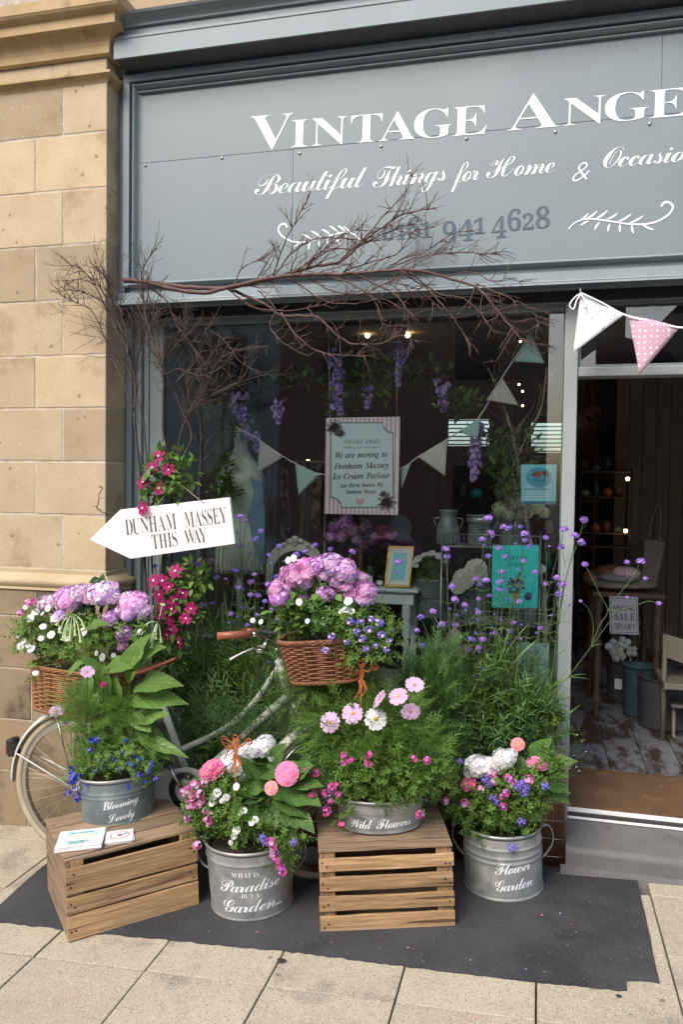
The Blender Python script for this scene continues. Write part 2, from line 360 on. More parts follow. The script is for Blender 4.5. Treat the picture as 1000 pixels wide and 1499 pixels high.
M['string'] = mat('jute_string', (.35,.26,.16), rough=.9)
M['ribbon'] = mat('white_ribbon', (.75,.74,.76), rough=.8)
M['mat'] = mat('coir_mat', (.135,.075,.034), (.09,.05,.024), sc=6, rough=1, bump=1, bsc=240, c3=(.18,.10,.045), c3amt=.36, c3sc=10, rand=False)
M['board'] = mat('peeling_painted_floorboard', (.165,.175,.19), (.13,.14,.155), sc=4, rough=.6, bump=.5, bsc=50, c3=(.04,.026,.02), c3amt=.49, c3sc=9, objvar=.06, detail=9, stretch=(1,.45,1))
M['darkwall'] = mat('shop_wall_paint', (.34,.31,.28), (.28,.26,.235), sc=2, rough=.9)
M['ceil'] = mat('shop_ceiling_paint', (.3,.29,.28), rough=.9)
M['cream'] = mat('cream_paint', (.66,.64,.57), (.58,.56,.49), sc=5, rough=.6)
M['aqua'] = mat('pale_aqua_paint', (.74,.84,.82), (.66,.78,.76), sc=6, rough=.5, c3=(.66,.7,.67), c3amt=.3, c3sc=14)
M['gold'] = mat('gilt', (.6,.38,.1), (.45,.27,.06), sc=20, rough=.3, metal=.9)
M['paper'] = mat('white_paper', (.80,.80,.80), rough=.6)
M['teal'] = mat('turquoise_poster', (.04,.80,.78), (.05,.84,.82), sc=2, rough=.35)
M['sky_p'] = mat('sky_blue_poster', (.20,.62,.76), (.28,.68,.78), sc=3, rough=.35)
M['pale_p'] = mat('pale_aqua_poster', (.50,.80,.82), (.40,.74,.78), sc=5, rough=.35)
M['brick_far'] = mat('far_red_brick', (.40,.26,.20), (.33,.20,.15), sc=8, rough=.9)
M['render_far'] = mat('far_cream_render', (.62,.62,.56), (.52,.52,.47), sc=2, rough=.9)
M['slate'] = mat('slate_roof', (.07,.075,.085), (.05,.052,.06), sc=8, rough=.8)
def glass(name, tint=(.95,.98,.97), k=1.0):
    m = bpy.data.materials.new(name); m.use_nodes = True; N = m.node_tree.nodes; L = m.node_tree.links; out = N['Material Output']
    N.remove(N['Principled BSDF']); t = N.new('ShaderNodeBsdfTransparent'); t.inputs[0].default_value = (*tint, 1)
    g = N.new('ShaderNodeBsdfGlossy'); g.inputs['Roughness'].default_value = 0.0; fr = N.new('ShaderNodeFresnel'); fr.inputs[0].default_value = 1.52
    mu = N.new('ShaderNodeMath'); mu.operation = 'MULTIPLY'; mu.inputs[1].default_value = k; L.new(fr.outputs[0], mu.inputs[0])
    ms = N.new('ShaderNodeMixShader'); L.new(mu.outputs[0], ms.inputs[0]); L.new(t.outputs[0], ms.inputs[1]); L.new(g.outputs[0], ms.inputs[2])
    L.new(ms.outputs[0], out.inputs[0]); return m
M['glass'] = glass('window_glass', k=1.5); M['bottle'] = glass('bottle_glass', (.75,.85,.85), 2.0)

# ------------------------------------------------------------------ lettering
GLY = {}
THIN = {'B':0x212C,'E':0x2130,'F':0x2131,'H':0x210B,'I':0x2110,'L':0x2112,'M':0x2133,'R':0x211B,'e':0x212F,'g':0x210A,'o':0x2134}
def gch(c, k):
    if k == 'brush': k = 'italic' if c in 'B' else 'script'
    if k == 'serif':
        if c.isupper(): return chr(0x1D400+ord(c)-65)
        if c.islower(): return chr(0x1D41A+ord(c)-97)
        if c.isdigit(): return chr(0x1D7CE+ord(c)-48)
    if k == 'script':
        if c.isupper(): return chr(0x1D4D0+ord(c)-65)
        if c.islower(): return chr(0x1D4EA+ord(c)-97)
    if k == 'italic':
        if c.isupper(): return chr(0x1D468+ord(c)-65)
        if c.islower(): return chr(0x1D482+ord(c)-97)
    return c
def glyph(c, k, off=0.0):
    key = (c, k, off)
    if key in GLY: return GLY[key]
    cu = bpy.data.curves.new('glyph', 'FONT'); cu.body = gch(c, k); cu.size = 1; cu.resolution_u = 3; cu.offset = off
    o = bpy.data.objects.new('glyph', cu); COL.objects.link(o)
    dg = bpy.context.evaluated_depsgraph_get(); me = bpy.data.meshes.new_from_object(o.evaluated_get(dg))
    vs = [(v.co.x, v.co.y) for v in me.vertices]; fs = [tuple(p.vertices) for p in me.polygons]
    bpy.data.meshes.remove(me); bpy.data.objects.remove(o); bpy.data.curves.remove(cu)
    GLY[key] = (vs, fs); return GLY[key]
BINS = [-.32+.035*q for q in range(36)]
PRF = {}
def profile(c, k, off):                       # left and right outline of a glyph in height bands, for optical spacing
    key = (c, k, off)
    if key in PRF: return PRF[key]
    vs, fs = glyph(c, k, off); lo = [9.0]*36; hi = [-9.0]*36
    for f in fs:
        P = [vs[q] for q in f]
        for a in range(len(P)):
            (x0, y0), (x1, y1) = P[a], P[(a+1) % len(P)]; n = max(1, int(abs(y1-y0)/.017))
            for q in range(n+1):
                x, y = x0+(x1-x0)*q/n, y0+(y1-y0)*q/n; b = int((y+.32)/.035)
                for bb in (b-1, b, b+1):
                    if 0 <= bb < 36: lo[bb] = min(lo[bb], x); hi[bb] = max(hi[bb], x)
    PRF[key] = (lo, hi); return PRF[key]
def layout(txt, k, off=0.0, gap=0.06, space=0.3, big=None, old=False, wave=None):   # points, faces, width; cap height about 0.7
    V = []; F = []; right = [-9.0]*36; X = 0.0; first = True; pend = 0.0; maxx = 0.0
    for i, c in enumerate(txt):
        if c == ' ': pend = space; continue
        vs, fs = glyph(c, k, off)
        if not vs: pend = space; continue
        s = big[i] if big and i in big else 1.0; dy = 0.0; sx = 1.0
        if k == 'shear': vs = [(x+.35*y, y*1.05) for x, y in vs]
        if old and c.isdigit():
            if c in '012': s = .74; sx = 1.12
            elif c in '34579': dy = -.2
        lo, hi = profile(c, k, off); lo = list(lo); hi = list(hi)
        if s != 1.0 or dy:                    # rescale the outline bands
            l2 = [9.0]*36; h2 = [-9.0]*36
            for b in range(36):
                y = (BINS[b]-dy)/s; q = int((y+.32)/.035)
                if 0 <= q < 36 and hi[q] > -8: l2[b] = lo[q]*s*sx; h2[b] = hi[q]*s*sx
            lo, hi = l2, h2
        if first: dx = -min(lo); first = False
        elif pend: dx = maxx+pend-min(lo)
        else:
            need = [right[b]+gap-lo[b] for b in range(36) if right[b] > -8 and lo[b] < 8]
            dx = max(need) if need else maxx+gap-min(lo)
            dx = max(dx, maxx-.30-min(lo))
        pend = 0.0; b0 = len(V); V += [(dx+x*s*sx, y*s+dy) for x, y in vs]; F += [tuple(j+b0 for j in f) for f in fs]
        right = [(hi[b]+dx if hi[b] > -8 else (right[b] if k in ('script','brush') else -9.0)) for b in range(36)]; maxx = max(maxx, max(h for h in hi)+dx)
    return V, F, maxx
def write(mb, txt, k, P0, P1, h, nrm, lift=.002, up=None, **kw):     # along P0-P1, cap height h
    V, F, w = layout(txt, k, **kw); P0, P1, nrm = Vector(P0), Vector(P1), Vector(nrm).normalized()
    ux = (P1-P0)/w; uy = Vector(up) if up is not None else nrm.cross(ux.normalized()).normalized()
    if up is None and uy.z < 0: uy = -uy
    mb.add([P0+ux*x+uy*(y/0.7*h)+nrm*lift for x, y in V], F, False)
# ------------------------------------------------------------------ ground, pavement
g = MB()
for (x0, x1, y0, y1) in ((-80, 80, -80, 1.0),):
    g.add([(x0,y0,gz(x0)-.05),(x1,y0,gz(x1)-.05),(x1,y1,gz(x1)-.05),(x0,y1,gz(x0)-.05)], [(0,1,2,3)])
g.build('ground', M['bed'], kind='structure')
g = MB(); g.add([(-80,-10.5,gz(-80)-.10+.06),(80,-10.5,gz(80)-.04),(80,-4.6,gz(80)-.04),(-80,-4.6,gz(-80)-.04)], [(0,1,2,3)])
g.build('road', M['asphalt'], kind='structure')
pav = thing('pavement', None, None, (0,0,0)); pav['kind'] = 'structure'
YR = [-1.265+.44*k for k in range(-2, 4)]; XC = [-1.776+.45*k for k in range(-5, 9)]
def slab(x0, x1, y0, y1, r):
    e = .003; mb = MB(); h = r.uniform(-.0022, .0022); t = [r.uniform(-.0015,.0015) for _ in range(4)]
    x0 += e; x1 -= e; y0 += e; y1 -= e
    z = [gz(x)+h+q for (x, q) in ((x0,t[0]),(x1,t[1]),(x1,t[2]),(x0,t[3]))]
    vs = [(x0,y0,z[0]-.045),(x1,y0,z[1]-.045),(x1,y1,z[2]-.045),(x0,y1,z[3]-.045),(x0,y0,z[0]),(x1,y0,z[1]),(x1,y1,z[2]),(x0,y1,z[3])]
    c = Vector(((x0+x1)/2, (y0+y1)/2, gz((x0+x1)/2)))
    mb.add([Vector(v)-c for v in vs], [(4,5,6,7),(0,1,5,4),(1,2,6,5),(2,3,7,6),(3,0,4,7)], False)
    o = mb.build('paving_slab', M['pave'], pav, local=True, bevel=.004); o.location = c
rr = random.Random(3)
for i in range(len(XC)-1):
    for j in range(len(YR)-1):
        x0, x1, y0, y1 = XC[i], XC[i+1], YR[j], YR[j+1]
        if y1 > .2: y1 = .12
        if x0 > -1.9 and x1 < .5 and y0 > -.5: continue
        slab(x0, x1, y0, min(y1, .12), rr)
# smaller paving far from view towards the road
g = MB(); g.add([(-30,-4.6,gz(-30)-.004),(30,-4.6,gz(30)-.004),(30,YR[0],gz(30)-.004),(-30,YR[0],gz(-30)-.004)], [(0,1,2,3)])
g.build('footway', M['pave'], kind='structure')
# the asphalt patch laid in the paving, with a ragged front edge
edge = [(-40,1357),(0,1351),(85,1360),(165,1368),(250,1376),(330,1384),(400,1390),(500,1402),(600,1415),(700,1427),(785,1437),(860,1445),(918,1451),(917,1437),(940,1437),(966,1440),(950,1365),(941,1325),(932,1288),(926,1268)]
r = random.Random(5); pts = []
for i in range(len(edge)-1):
    a, b = edge[i], edge[i+1]; n = max(1, int(math.hypot(b[0]-a[0], b[1]-a[1])/9))
    for k in range(n):
        t = k/n; pts.append((a[0]+(b[0]-a[0])*t+r.uniform(-.8,.8), a[1]+(b[1]-a[1])*t+r.uniform(-1.3,1.3)))
poly = [PG(x, y) for x, y in pts]
far = [Vector((.47, .1, 0)), Vector((-2.04, .1, 0))]
lft = [PG(66,1266), PG(40,1288), PG(0,1325), PG(-40,1352)]
poly = poly + far + [Vector((-2.04,-.35,0))] + lft[:3]
poly = [Vector((p.x, p.y, gz(p.x)+.005)) for p in poly]
g = MB(); n = len(poly); g.add(poly+[p-Vector((0,0,.03)) for p in poly], [tuple(range(n))]+[(i, i+n, (i+1)%n+n, (i+1)%n) for i in range(n)], False)
g.build('asphalt_patch', M['asphalt'], kind='structure')
g = MB()
for (px, py, s) in ((412,1407,.017),(906,1459,.01)):
    c = PG(px, py); g.add([c+Vector((s*math.cos(a)*(1+.25*math.sin(3*a)), s*.8*math.sin(a), .005)) for a in [2*PI*k/14 for k in range(14)]]+[c+Vector((0,0,.008))], [(i,(i+1)%14,14) for i in range(14)], True)
g.build('tar_spot', M['rubber'], pav)

# ------------------------------------------------------------------ sandstone pillar
XA, YF, YB = -2.108, -.215, .12
pil = thing('stone_pillar', 'pale sandstone pillar of squared blocks to the left of the shop window', 'pillar', (-2.5,-.1,0))
zrow = [PY(156, y, YF).z for y in (120,192,274,355,437,519,597,676,755,836)]
core = MB(); core.box(-4.2, XA-.003, YF+.0025, YB, -.15, 5.0); core.build('mortar_core', M['mortar'], pil)
def block(x0, x1, z0, z1, yf, m, r, xr=None):
    e = .003; mb = MB(); d = r.uniform(-.0015,.0015)
    mb.box(x0+e, x1-(0 if xr else e), yf+d, YB-.002 if xr else yf+.09, z0+e, z1-e)
    mb.build('stone_block', m, pil, bevel=.005)
rr = random.Random(11)
def course(z1, z0, first, yf, m, xr=XA, L=.56):
    x = xr; w = first; f = True
    while x > -4.1:
        block(x-w, x, z0, z1, yf, m, rr, f); x -= w; w = L; f = False
wA = XA-PY(92,300,YF).x; wB = XA-PY(52,300,YF).x
for i in range(len(zrow)-1): course(zrow[i], zrow[i+1], wA if i % 2 == 0 else wB, YF, M['stone'])
# plinth below the rounded base moulding
XP, YP = XA+.035, YF-.03
zp = [PY(150, y, YP).z for y in (868,909,988,1065,1143)]+[-.1]
for i in range(len(zp)-1): course(zp[i], zp[i+1], [.42,.30,.44,.2,.46][i], YP, M['plinth'], XP, [.5,.62,.55,.6,.5][i])
core = MB(); core.box(-4.2, XP-.003, YP+.0035, YB, -.15, zp[0]); core.build('mortar_core', M['mortar'], pil)
def corner(name, prof, m, xa=XA, yf=YF):    # moulding that turns the corner; prof = (out, z) top to bottom
    mb = MB(); vs = []
    for o, z in prof: vs += [(-4.2, yf-o, z), (xa+o, yf-o, z), (xa+o, YB-.001, z)]
    fs = []
    for i in range(len(prof)-1):
        a = i*3; fs += [(a, a+3, a+4, a+1), (a+1, a+4, a+5, a+2)]
    n = len(prof); fs += [(0,1,2)] if False else []
    mb.add(vs, fs, False)
    # split into lengths so that the mitre reads
    return mb.build(name, m, pil)
zb1, zb0 = zrow[-1], zp[0]
def arc(o0, z0, o1, z1, bul, n=8):
    return [(o0+(o1-o0)*i/n + bul*math.sin(PI*i/n)*abs(z1-z0)/max(1e-6,math.hypot(z1-z0,o1-o0)), z0+(z1-z0)*i/n) for i in range(n+1)]
h = zb1-zb0
corner('base_moulding', [(-.006,zb1),(.008,zb1-.004),(.008,zb1-h*.22)]+arc(.014,zb1-h*.25,.036,zb0+h*.12,.026,10)+[(.040,zb0),(.0,zb0-.002)], M['stonemould'])
zA = lambda py, o: PY(157, py, YF-o).z
# necking
zn1, zn0 = zA(103,.03), zA(121,0)
corner('necking', [(-.006,zn1+.012),(.035,zn1),(.036,zn1-.012)]+arc(.034,zn1-.014,.004,zn0+.008,-.008,6)+[(.0,zn0)], M['capital'])
zc0 = PY(157, 84, YF).z
course(zc0, zn1+.010, .30, YF, M['stone'])
cz = [zc0, PY(160,66,YF-.03).z, PY(168,36,YF-.085).z, PY(168,20,YF-.09).z, PY(172,2,YF-.13).z]
corner('cornice', [(-.006,cz[4]+.06),(.138,cz[4]+.05),(.138,cz[4]+.0)]+arc(.134,cz[4]-.004,.104,cz[3]+.004,.010,6)+[(.098,cz[3]),(.098,cz[2]+.004),(.080,cz[2])]+arc(.078,cz[2]-.002,.032,cz[1]+.004,-.014,8)+[(.030,cz[1]),(.026,cz[0]+.006),(0,cz[0])], M['capital'])
# wall stones over the shopfront
zs = PY(300, 12, -.10).z
wall = thing('upper_wall', 'sandstone wall in long courses above the painted fascia', 'wall', (0,0,zs))
mb = MB(); mb.box(-4.2, 5, -.10, .3, zs, zs+2.6); mb.build('mortar_core', M['mortar'], wall)
rr = random.Random(4)
for j in range(5):
    x = -4.0+rr.uniform(0,.3); z0 = zs+.42*j
    while x < 4.8:
        w = .62; mb = MB(); mb.box(x+.003, x+w-.003, -.108-rr.uniform(0,.002), -.02, z0+.003, z0+.417); mb.build('stone_block', M['stone'], wall, bevel=.005); x += w

# ------------------------------------------------------------------ painted fascia
M['soffit'] = mat('shaded_soffit_paint', (.085,.095,.095), (.06,.062,.06), sc=5, rough=.7)  # fascia paint darkened: the shade under the cornice is put into the colour
XL, XR = -2.105, 3.2
fas = thing('shop_fascia', 'grey blue painted shop fascia with white and slate lettering and a bead moulding', 'shop sign', (0,-.1,2.7))
PYp = -.09
def zpx(px, py, Y): return PY(px, py, Y).z
# cornice profile (y,z): lead lip, cyma, two flats, deep soffit
zt = zpx(200,20,-.265); z1 = zpx(200,37,-.243); z2 = zpx(200,52,-.228); z3 = zpx(200,55,-.232); z4 = zpx(200,83,-.232)
XU = -2.06
prof = [(-.03,zt+.03),(-.270,zt+.012),(-.275,zt),(-.268,zt-.006),(-.264,zt-.010)]+[(-.240-.022*(1-k/8)**2, zt-.012+(z1+.014-zt+.012)*k/8) for k in range(1,9)]+[(-.236,z1+.012),(-.234,z1),(-.220,z1),(-.220,z2),(-.03,z2)]
cn = MB(); cn.sweepx(list(reversed(prof)), XU, XR); cn.build('fascia_cornice', M['paint'], fas)
prof = [(-.03,z2-.0005),(-.236,z2-.0005),(-.236,z3),(-.232,z3-.004),(-.232,z4),(-.227,z4-.002),(-.222,z4),(-.222,z4+.004),(-.03,z4+.004)]
cn = MB(); cn.sweepx(list(reversed(prof)), -2.062, XR); cn.build('fascia_cornice', M['paint'], fas)
mb = MB(); mb.box(-2.058, XR, -.221, -.04, z4+.0005, z4+.0035); mb.build('soffit_shade_board', M['soffit'], fas)
mb = MB(); mb.box(XL+.001, -2.0625, -.12, -.03, z4-.03, zt+.01); mb.build('corner_filler', M['frame'], fas)
mb = MB(); mb.sweepx([(-.283,zt+.006),(-.276,zt-.004),(-.2,zt+.026),(-.03,zt+.04),(-.2,zt+.03)][::-1], XU, XR); mb.build('lead_flashing', M['lead'], fas)
zT, zB = zpx(600,93.1,PYp), zpx(600,394.1,PYp)          # inner panel
pxl = -1.985
# background board
mb = MB(); mb.box(XL, XR, -.088, -.02, zB-.12, zT+.075); mb.build('backing_board', M['paint'], fas)
zseam0, zseam1 = zpx(500,212,PYp), zpx(500,212,PYp)
def pboard(x0, x1, z0, z1):
    mb = MB(); mb.box(x0, x1, -.0925, -.088, z0, z1); mb.build('sign_board', M['panel'], fas, bevel=.001)
xs1, xs2 = PY(429,250,PYp).x, PY(969,100,PYp).x
zs0 = PY(210,240,PYp).z
for (x0, x1, z0, z1) in ((pxl-.02, xs2-.0008, zs0+.0008, zT+.02),(xs2+.0008, XR, zs0+.0008, zT+.02),(pxl-.02, xs1-.0006, zB-.02, zs0-.0008),(xs1+.0006, XR, zB-.02, zs0-.0008)):
    pboard(x0, x1, z0, z1)
# frame: flat, groove, bead (top, bottom, left)
def ring(cy, cz, r, n=10): return [(cy-r*math.cos(a), cz+r*math.sin(a)) for a in [-PI/2+PI*k/n for k in range(n+1)]]
fl = MB(); fl.box(-2.072, XR, -.125, -.088, zT+.050, min(zT+.086, z4-.001)); fl.build('frame_rail', M['paint'], fas, bevel=.002)
fl = MB(); fl.box(-2.072, -2.036, -.125, -.088, zB-.02, zT+.0495); fl.build('frame_stile', M['paint'], fas, bevel=.002)
bd = MB(); bd.smooth = False
pr = [(-.088,zT+.040)]+[(-.104-.030*math.sin(PI*k/10), zT+.042-.028*k/10) for k in range(11)]+[(-.100,zT+.012),(-.100,zT+.008),(-.112,zT+.006),(-.110,zT),(-.088,zT)]
bd.sweepx(pr, -2.02, XR); bd.build('bead_moulding', M['paint'], fas)
pr = [(-.088,zB+.004),(-.094,zB+.004)]+[(-.104-.032*math.sin(PI*k/10), zB-.002-.026*k/10) for k in range(11)]+[(-.103,zB-.034),(-.103,zB-.052),(-.088,zB-.052)]
bd = MB(); bd.sweepx(pr, -2.036, XR); bd.build('bead_moulding', M['paint'], fas)
bd = MB(); vp = [(-2.026, -.088)]+[(-2.026+.028*k/10, -.104-.028*math.sin(PI*k/10)) for k in range(11)]+[(-1.990,-.096),(-1.984,-.0945),(-1.984,-.088)]
n = len(vp); bd.add([(x,y,zB-.002) for x,y in vp]+[(x,y,zT+.036) for x,y in vp], [(i,(i+1)%n,(i+1)%n+n,i+n) for i in range(n)]+[tuple(range(n,2*n))], False); bd.build('bead_moulding', M['paint'], fas)
# lower moulding and soffit
za, zbm, zc = zpx(500,399+13,-.11), zpx(500,432,-.12), zpx(500,440,-.02)
lo = MB(); lo.sweepx([(-.02,zB-.052),(-.112,zB-.052),(-.115,zB-.056),(-.118,zB-.092),(-.128,zB-.096),(-.150,zB-.100),(-.152,zB-.106),(-.146,zB-.112),(-.152,zB-.118),(-.150,zbm+.006),(-.145,zbm),(-.10,zbm+.002),(-.10,zbm-.012),(-.02,zbm-.012)], XL, XR); lo.build('lower_moulding', M['paint'], fas)
# side strip between the pillar and the frame
mb = MB(); mb.box(XL, -2.073, -.10, -.02, zbm, zT+.15); mb.build('side_strip', M['frame'], fas)
# screws
for (px, py) in ((213,243),(325,232),(439,225),(558,215),(683,204),(813,194),(951,182)):
    c = PY(px, py, -.0925); mb = MB(); mb.lathe([(0,-.006),(.005,-.0055),(.0085,-.002),(.0085,0)], c, 12, axis=(0,1,0)); mb.build('screw', M['zinc_rim'], fas)
NF = (0,-1,0)
def bl(px, py): return PY(px, py, -.0925)
def capline(txt, k, pa, pb, pxh, m='white', label=None, **kw):
    mb = MB(); a, b = bl(*pa), bl(*pb); h = (bl(pa[0], pa[1]-pxh)-a).length; b = Vector((b.x, a.y, b.z)); write(mb, txt, k, a, b, h, NF, **kw)
    mb.build('lettering', M[m], fas, label=label)
capline('VINTAGE', 'serif', (366,221.5), (712,197), 41, big={0:1.27}, gap=.07, off=-.010, label='large white capitals')
capline('ANGEL', 'serif', (743,193), (1072,164), 41, big={0:1.27}, gap=.07, off=-.010, label='large white capitals')
for t, a, b in (('Beautiful',(373,287),(537,274)),('Things',(546,276),(654,265)),('for',(660,269),(702,264)),('Home',(712,262),(812,253)),('Occasions',(883,247),(1040,234))):
    capline(t, 'script', a, b, 33, gap=.004, off=-.0095, label='white script lettering')
capline('&', 'shear', (836,268), (860,264), 27, off=-.022)
for t, a, b in (('0161',(560,353),(632,348)),('941',(648,348),(711,342)),('4628',(720,341),(805,334))):
    capline(t, 'serif', a, b, 31, m='navy', gap=.06, off=-.005, old=True, label='dark slate numerals')
def flourish(mb, pts, leaves, w=.006):
    P = [bl(*p)+Vector((0,-.002,0)) for p in pts]; L = len(P)
    def rib(Q, w0, w1):
        vs = []
        for i, p in enumerate(Q):
            d = (Q[min(i+1,len(Q)-1)]-Q[max(i-1,0)]).normalized(); s_ = d.cross(Vector((0,1,0))).normalized()
            ww = w0+(w1-w0)*i/(len(Q)-1); vs += [p-s_*ww, p+s_*ww]
        mb.add(vs, [(2*i,2*i+1,2*i+3,2*i+2) for i in range(len(Q)-1)], False)
    rib(P, w*.35, w*.8)
    for (a, b) in leaves:
        A, B = bl(*a)+Vector((0,-.002,0)), bl(*b)+Vector((0,-.002,0)); mid = (A+B)/2+Vector(((B-A).z*.12,0,-(B-A).x*.12))
        n = 6; Q = [A*(1-t)**2+mid*2*t*(1-t)+B*t*t for t in [k/n for k in range(n+1)]]; vs = []
        for i, p in enumerate(Q):
            d = (Q[min(i+1,n)]-Q[max(i-1,0)]).normalized(); s_ = d.cross(Vector((0,1,0))).normalized(); ww = w*.75*math.sin(PI*(.08+.9*i/n)); vs += [p-s_*ww, p+s_*ww]
        mb.add(vs, [(2*i,2*i+1,2*i+3,2*i+2) for i in range(n)], False)
def smooth(pts, n=5):
    out = []
    for i in range(len(pts)-1):
        p0, p1, p2, p3 = pts[max(i-1,0)], pts[i], pts[i+1], pts[min(i+2,len(pts)-1)]
        for k in range(n):
            t = k/n; out.append(tuple(.5*((2*p1[j])+(-p0[j]+p2[j])*t+(2*p0[j]-5*p1[j]+4*p2[j]-p3[j])*t*t+(-p0[j]+3*p1[j]-3*p2[j]+p3[j])*t**3) for j in range(len(p1))))
    out.append(tuple(pts[-1])); return out
fl = MB()
Rf = [(832,336),(843,326),(862,321),(890,324),(925,329),(955,327),(976,317),(985,305),(981,298),(973,297),(968,303)]
Lv = [((858,321),(875,309)),((872,321),(890,308)),((888,322),(905,312)),((905,325),(925,313)),((922,327),(942,316)),((862,324),(850,331)),((878,326),(870,338)),((893,328),(890,340)),((908,329),(908,341)),((925,330),(928,343)),((940,329),(958,337)),((850,323),(862,312))]
flourish(fl, smooth(Rf), Lv); fl.build('painted_flourish', M['white'], fas); fl = MB()
mir = lambda p: (527-(p[0]-832)*.78, 352+(p[1]-336)*.93+ (p[0]-832)*.09)
flourish(fl, smooth([mir(p) for p in Rf]), [(mir(a), mir(b)) for a, b in Lv])
fl.build('painted_flourish', M['white'], fas)

# ------------------------------------------------------------------ shop window and door frame
wf = thing('shop_window', 'large grey framed shop window with a single pane', 'window', (-1.0,.0,.55))
ZS = .565                                               # sill
zhead0 = zpx(500,472,0); zglass = zpx(500,470,.03); 
zw = PY(300,477,.03).z
XG0, XG1 = PY(237,700,.03).x, PY(826,460,.03).x
XPa, XPb = .098, .158                                  # door post
prz = zbm-.012
mb = MB(); mb.box(XL, XR, -.055, .30, prz-.075+.028, prz); mb.build('gap_shade_board', M['gap'], wf)  # near-black board, the shade of the gap above the window painted in
mb = MB(); mb.box(XL+.03, XR, -.035, .08, zw+.030, prz-.048); mb.build('window_head', M['frame'], wf, bevel=.003)
mb = MB(); mb.box(XL+.05, XPa-.002, .0, .08, zw, zw+.0295); mb.build('window_head', M['frame'], wf, bevel=.003)
for (x0, x1, y0, m) in ((XL+.001, XL+.035, -.03,'paint'),(XL+.0355, XL+.065, .0,'frame'),(XL+.0655, XL+.085, -.02,'frame'),(XL+.0855, XL+.115,.005,'frame'),(XL+.1155, XG0+.01,.015,'frame')):
    mb = MB(); mb.box(x0, x1, y0, .085, .12, zw+.03 if y0 >= 0 else prz-.05); mb.build('jamb', M[m], wf, bevel=.003)
mb = MB(); mb.box(XG0-.02, XPa+.0, -.03, .09, ZS-.032, ZS+.006); mb.build('sill', M['paint_post'], wf, bevel=.006)
mb = MB(); mb.box(XG0-.02, XPa-.001, .012, .08, ZS+.0065, ZS+.045); mb.build('bottom_rail', M['paint_post'], wf, bevel=.004)
mb = MB(); mb.box(XG0-.02, XPa-.001, .012, .09, -.1, ZS-.033); mb.build('stall_riser', M['frame'], wf)
mb = MB(); mb.box(XG1, XPa-.0015, .01, .08, ZS+.045, zw+.03); mb.build('jamb', M['frame'], wf, bevel=.003)
mb = MB(); mb.box(XG0-.005, XG1+.005, .034, .040, ZS+.035, zw+.01); mb.build('glass_pane', M['glass'], wf)
# door opening
df = thing('shop_doorway', 'pale grey doorway frame with a glazed transom over the open entrance', 'doorway', (.6,0,.285))
FZ = .285
mb = MB(); mb.box(XPa, XPb, -.012, .10, .17, prz-.048); mb.build('door_post', M['paint_post'], df, bevel=.004)
mb = MB(); mb.box(XPb+.0005, 1.35, -.002, .10, 2.290, 2.332); mb.build('transom_rail', M['paint_post'], df, bevel=.004)
mb = MB(); mb.box(1.35, 1.42, -.012, .10, .17, prz-.048); mb.build('door_post', M['paint_post'], df, bevel=.004)
mb = MB(); mb.box(XPb+.012, 1.338, .034, .040, 2.345, zw+.02); mb.build('transom_glass', M['glass'], df)
mb = MB(); mb.box(XPb+.0005, XPb+.0125, .02, .06, 2.332, zw+.03); mb.box(XPb+.0005, 1.349, .021, .059, 2.3325, 2.346); mb.build('glazing_bead', M['frame'], df)
mb = MB(); mb.box(XPb+.0005, 1.349, 0, .09, zw+.02, zw+.03); mb.build('door_head', M['frame'], df)
# threshold and step
st = thing('entrance_step', 'smooth grey concrete step below the shop door with a rounded edge', 'step', (.8,-.1,.1))
x0, x1 = .142, 1.9
yf_, zt_ = -.245, .226
prof = [(.0,.0)]+[(yf_,.0)]+[(yf_+.03-.03*math.cos(a), zt_-.03+.03*math.sin(a)) for a in [PI/2*k/6 for k in range(7)]]+[(-.005,.252),(.0,.252)]
mb = MB(); n = len(prof); mb.sweepx(prof[::-1], x0, x1); mb.build('step_slab', M['step'], st, bevel=.012)
mb = MB(); pf = [(yf_-.05,.0),(yf_-.035,.012+gz(.4)),(yf_+.01,.016+gz(.4)),(yf_+.01,.0)]; mb.sweepx(pf[::-1], x0-.02, x1)
o = mb.build('mortar_fillet', M['step'], st)
th = thing('threshold', 'white metal threshold with a black rubber channel across the doorway', 'threshold', (.8,0,.25))
mb = MB(); mb.box(XPb+.001, 1.35, .000, .012, .2525, .2625); mb.build('lower_strip', M['paper'], th, bevel=.002)
mb = MB(); mb.box(XPb+.001, 1.35, .0125, .03, .2525, .256); mb.box(XPb+.001, 1.35, .012, .045, .257, .272); mb.build('rubber_channel', M['rubber'], th)
mb = MB(); mb.box(XPb+.001, 1.35, .036, .058, .272, .287); mb.build('upper_strip', M['paper'], th, bevel=.002)
mb = MB(); r = random.Random(2); n = 40; y0, y1 = .060, PZ(832,1122,FZ+.01).y
vs = []
for i in range(n+1):
    x = XPb+.003+(1.34-XPb)*i/n; vs += [(x, y0+r.uniform(-.002,.002), FZ+.012), (x, y1+r.uniform(-.006,.006), FZ+.012)]
mb.add(vs+[(a,b,c-.011) for a,b,c in vs], [(2*i,2*i+2,2*i+3,2*i+1) for i in range(n)]+[(2*i, 2*i+2*n+2, 2*i+2*n+4, 2*i+2) for i in range(n)]+[(2*i+1, 2*i+3, 2*i+2*n+5, 2*i+2*n+3) for i in range(n)], False)
o = mb.build('door_mat', M['mat']); tag(o, 'brown coir door mat laid just inside the threshold', 'door mat')

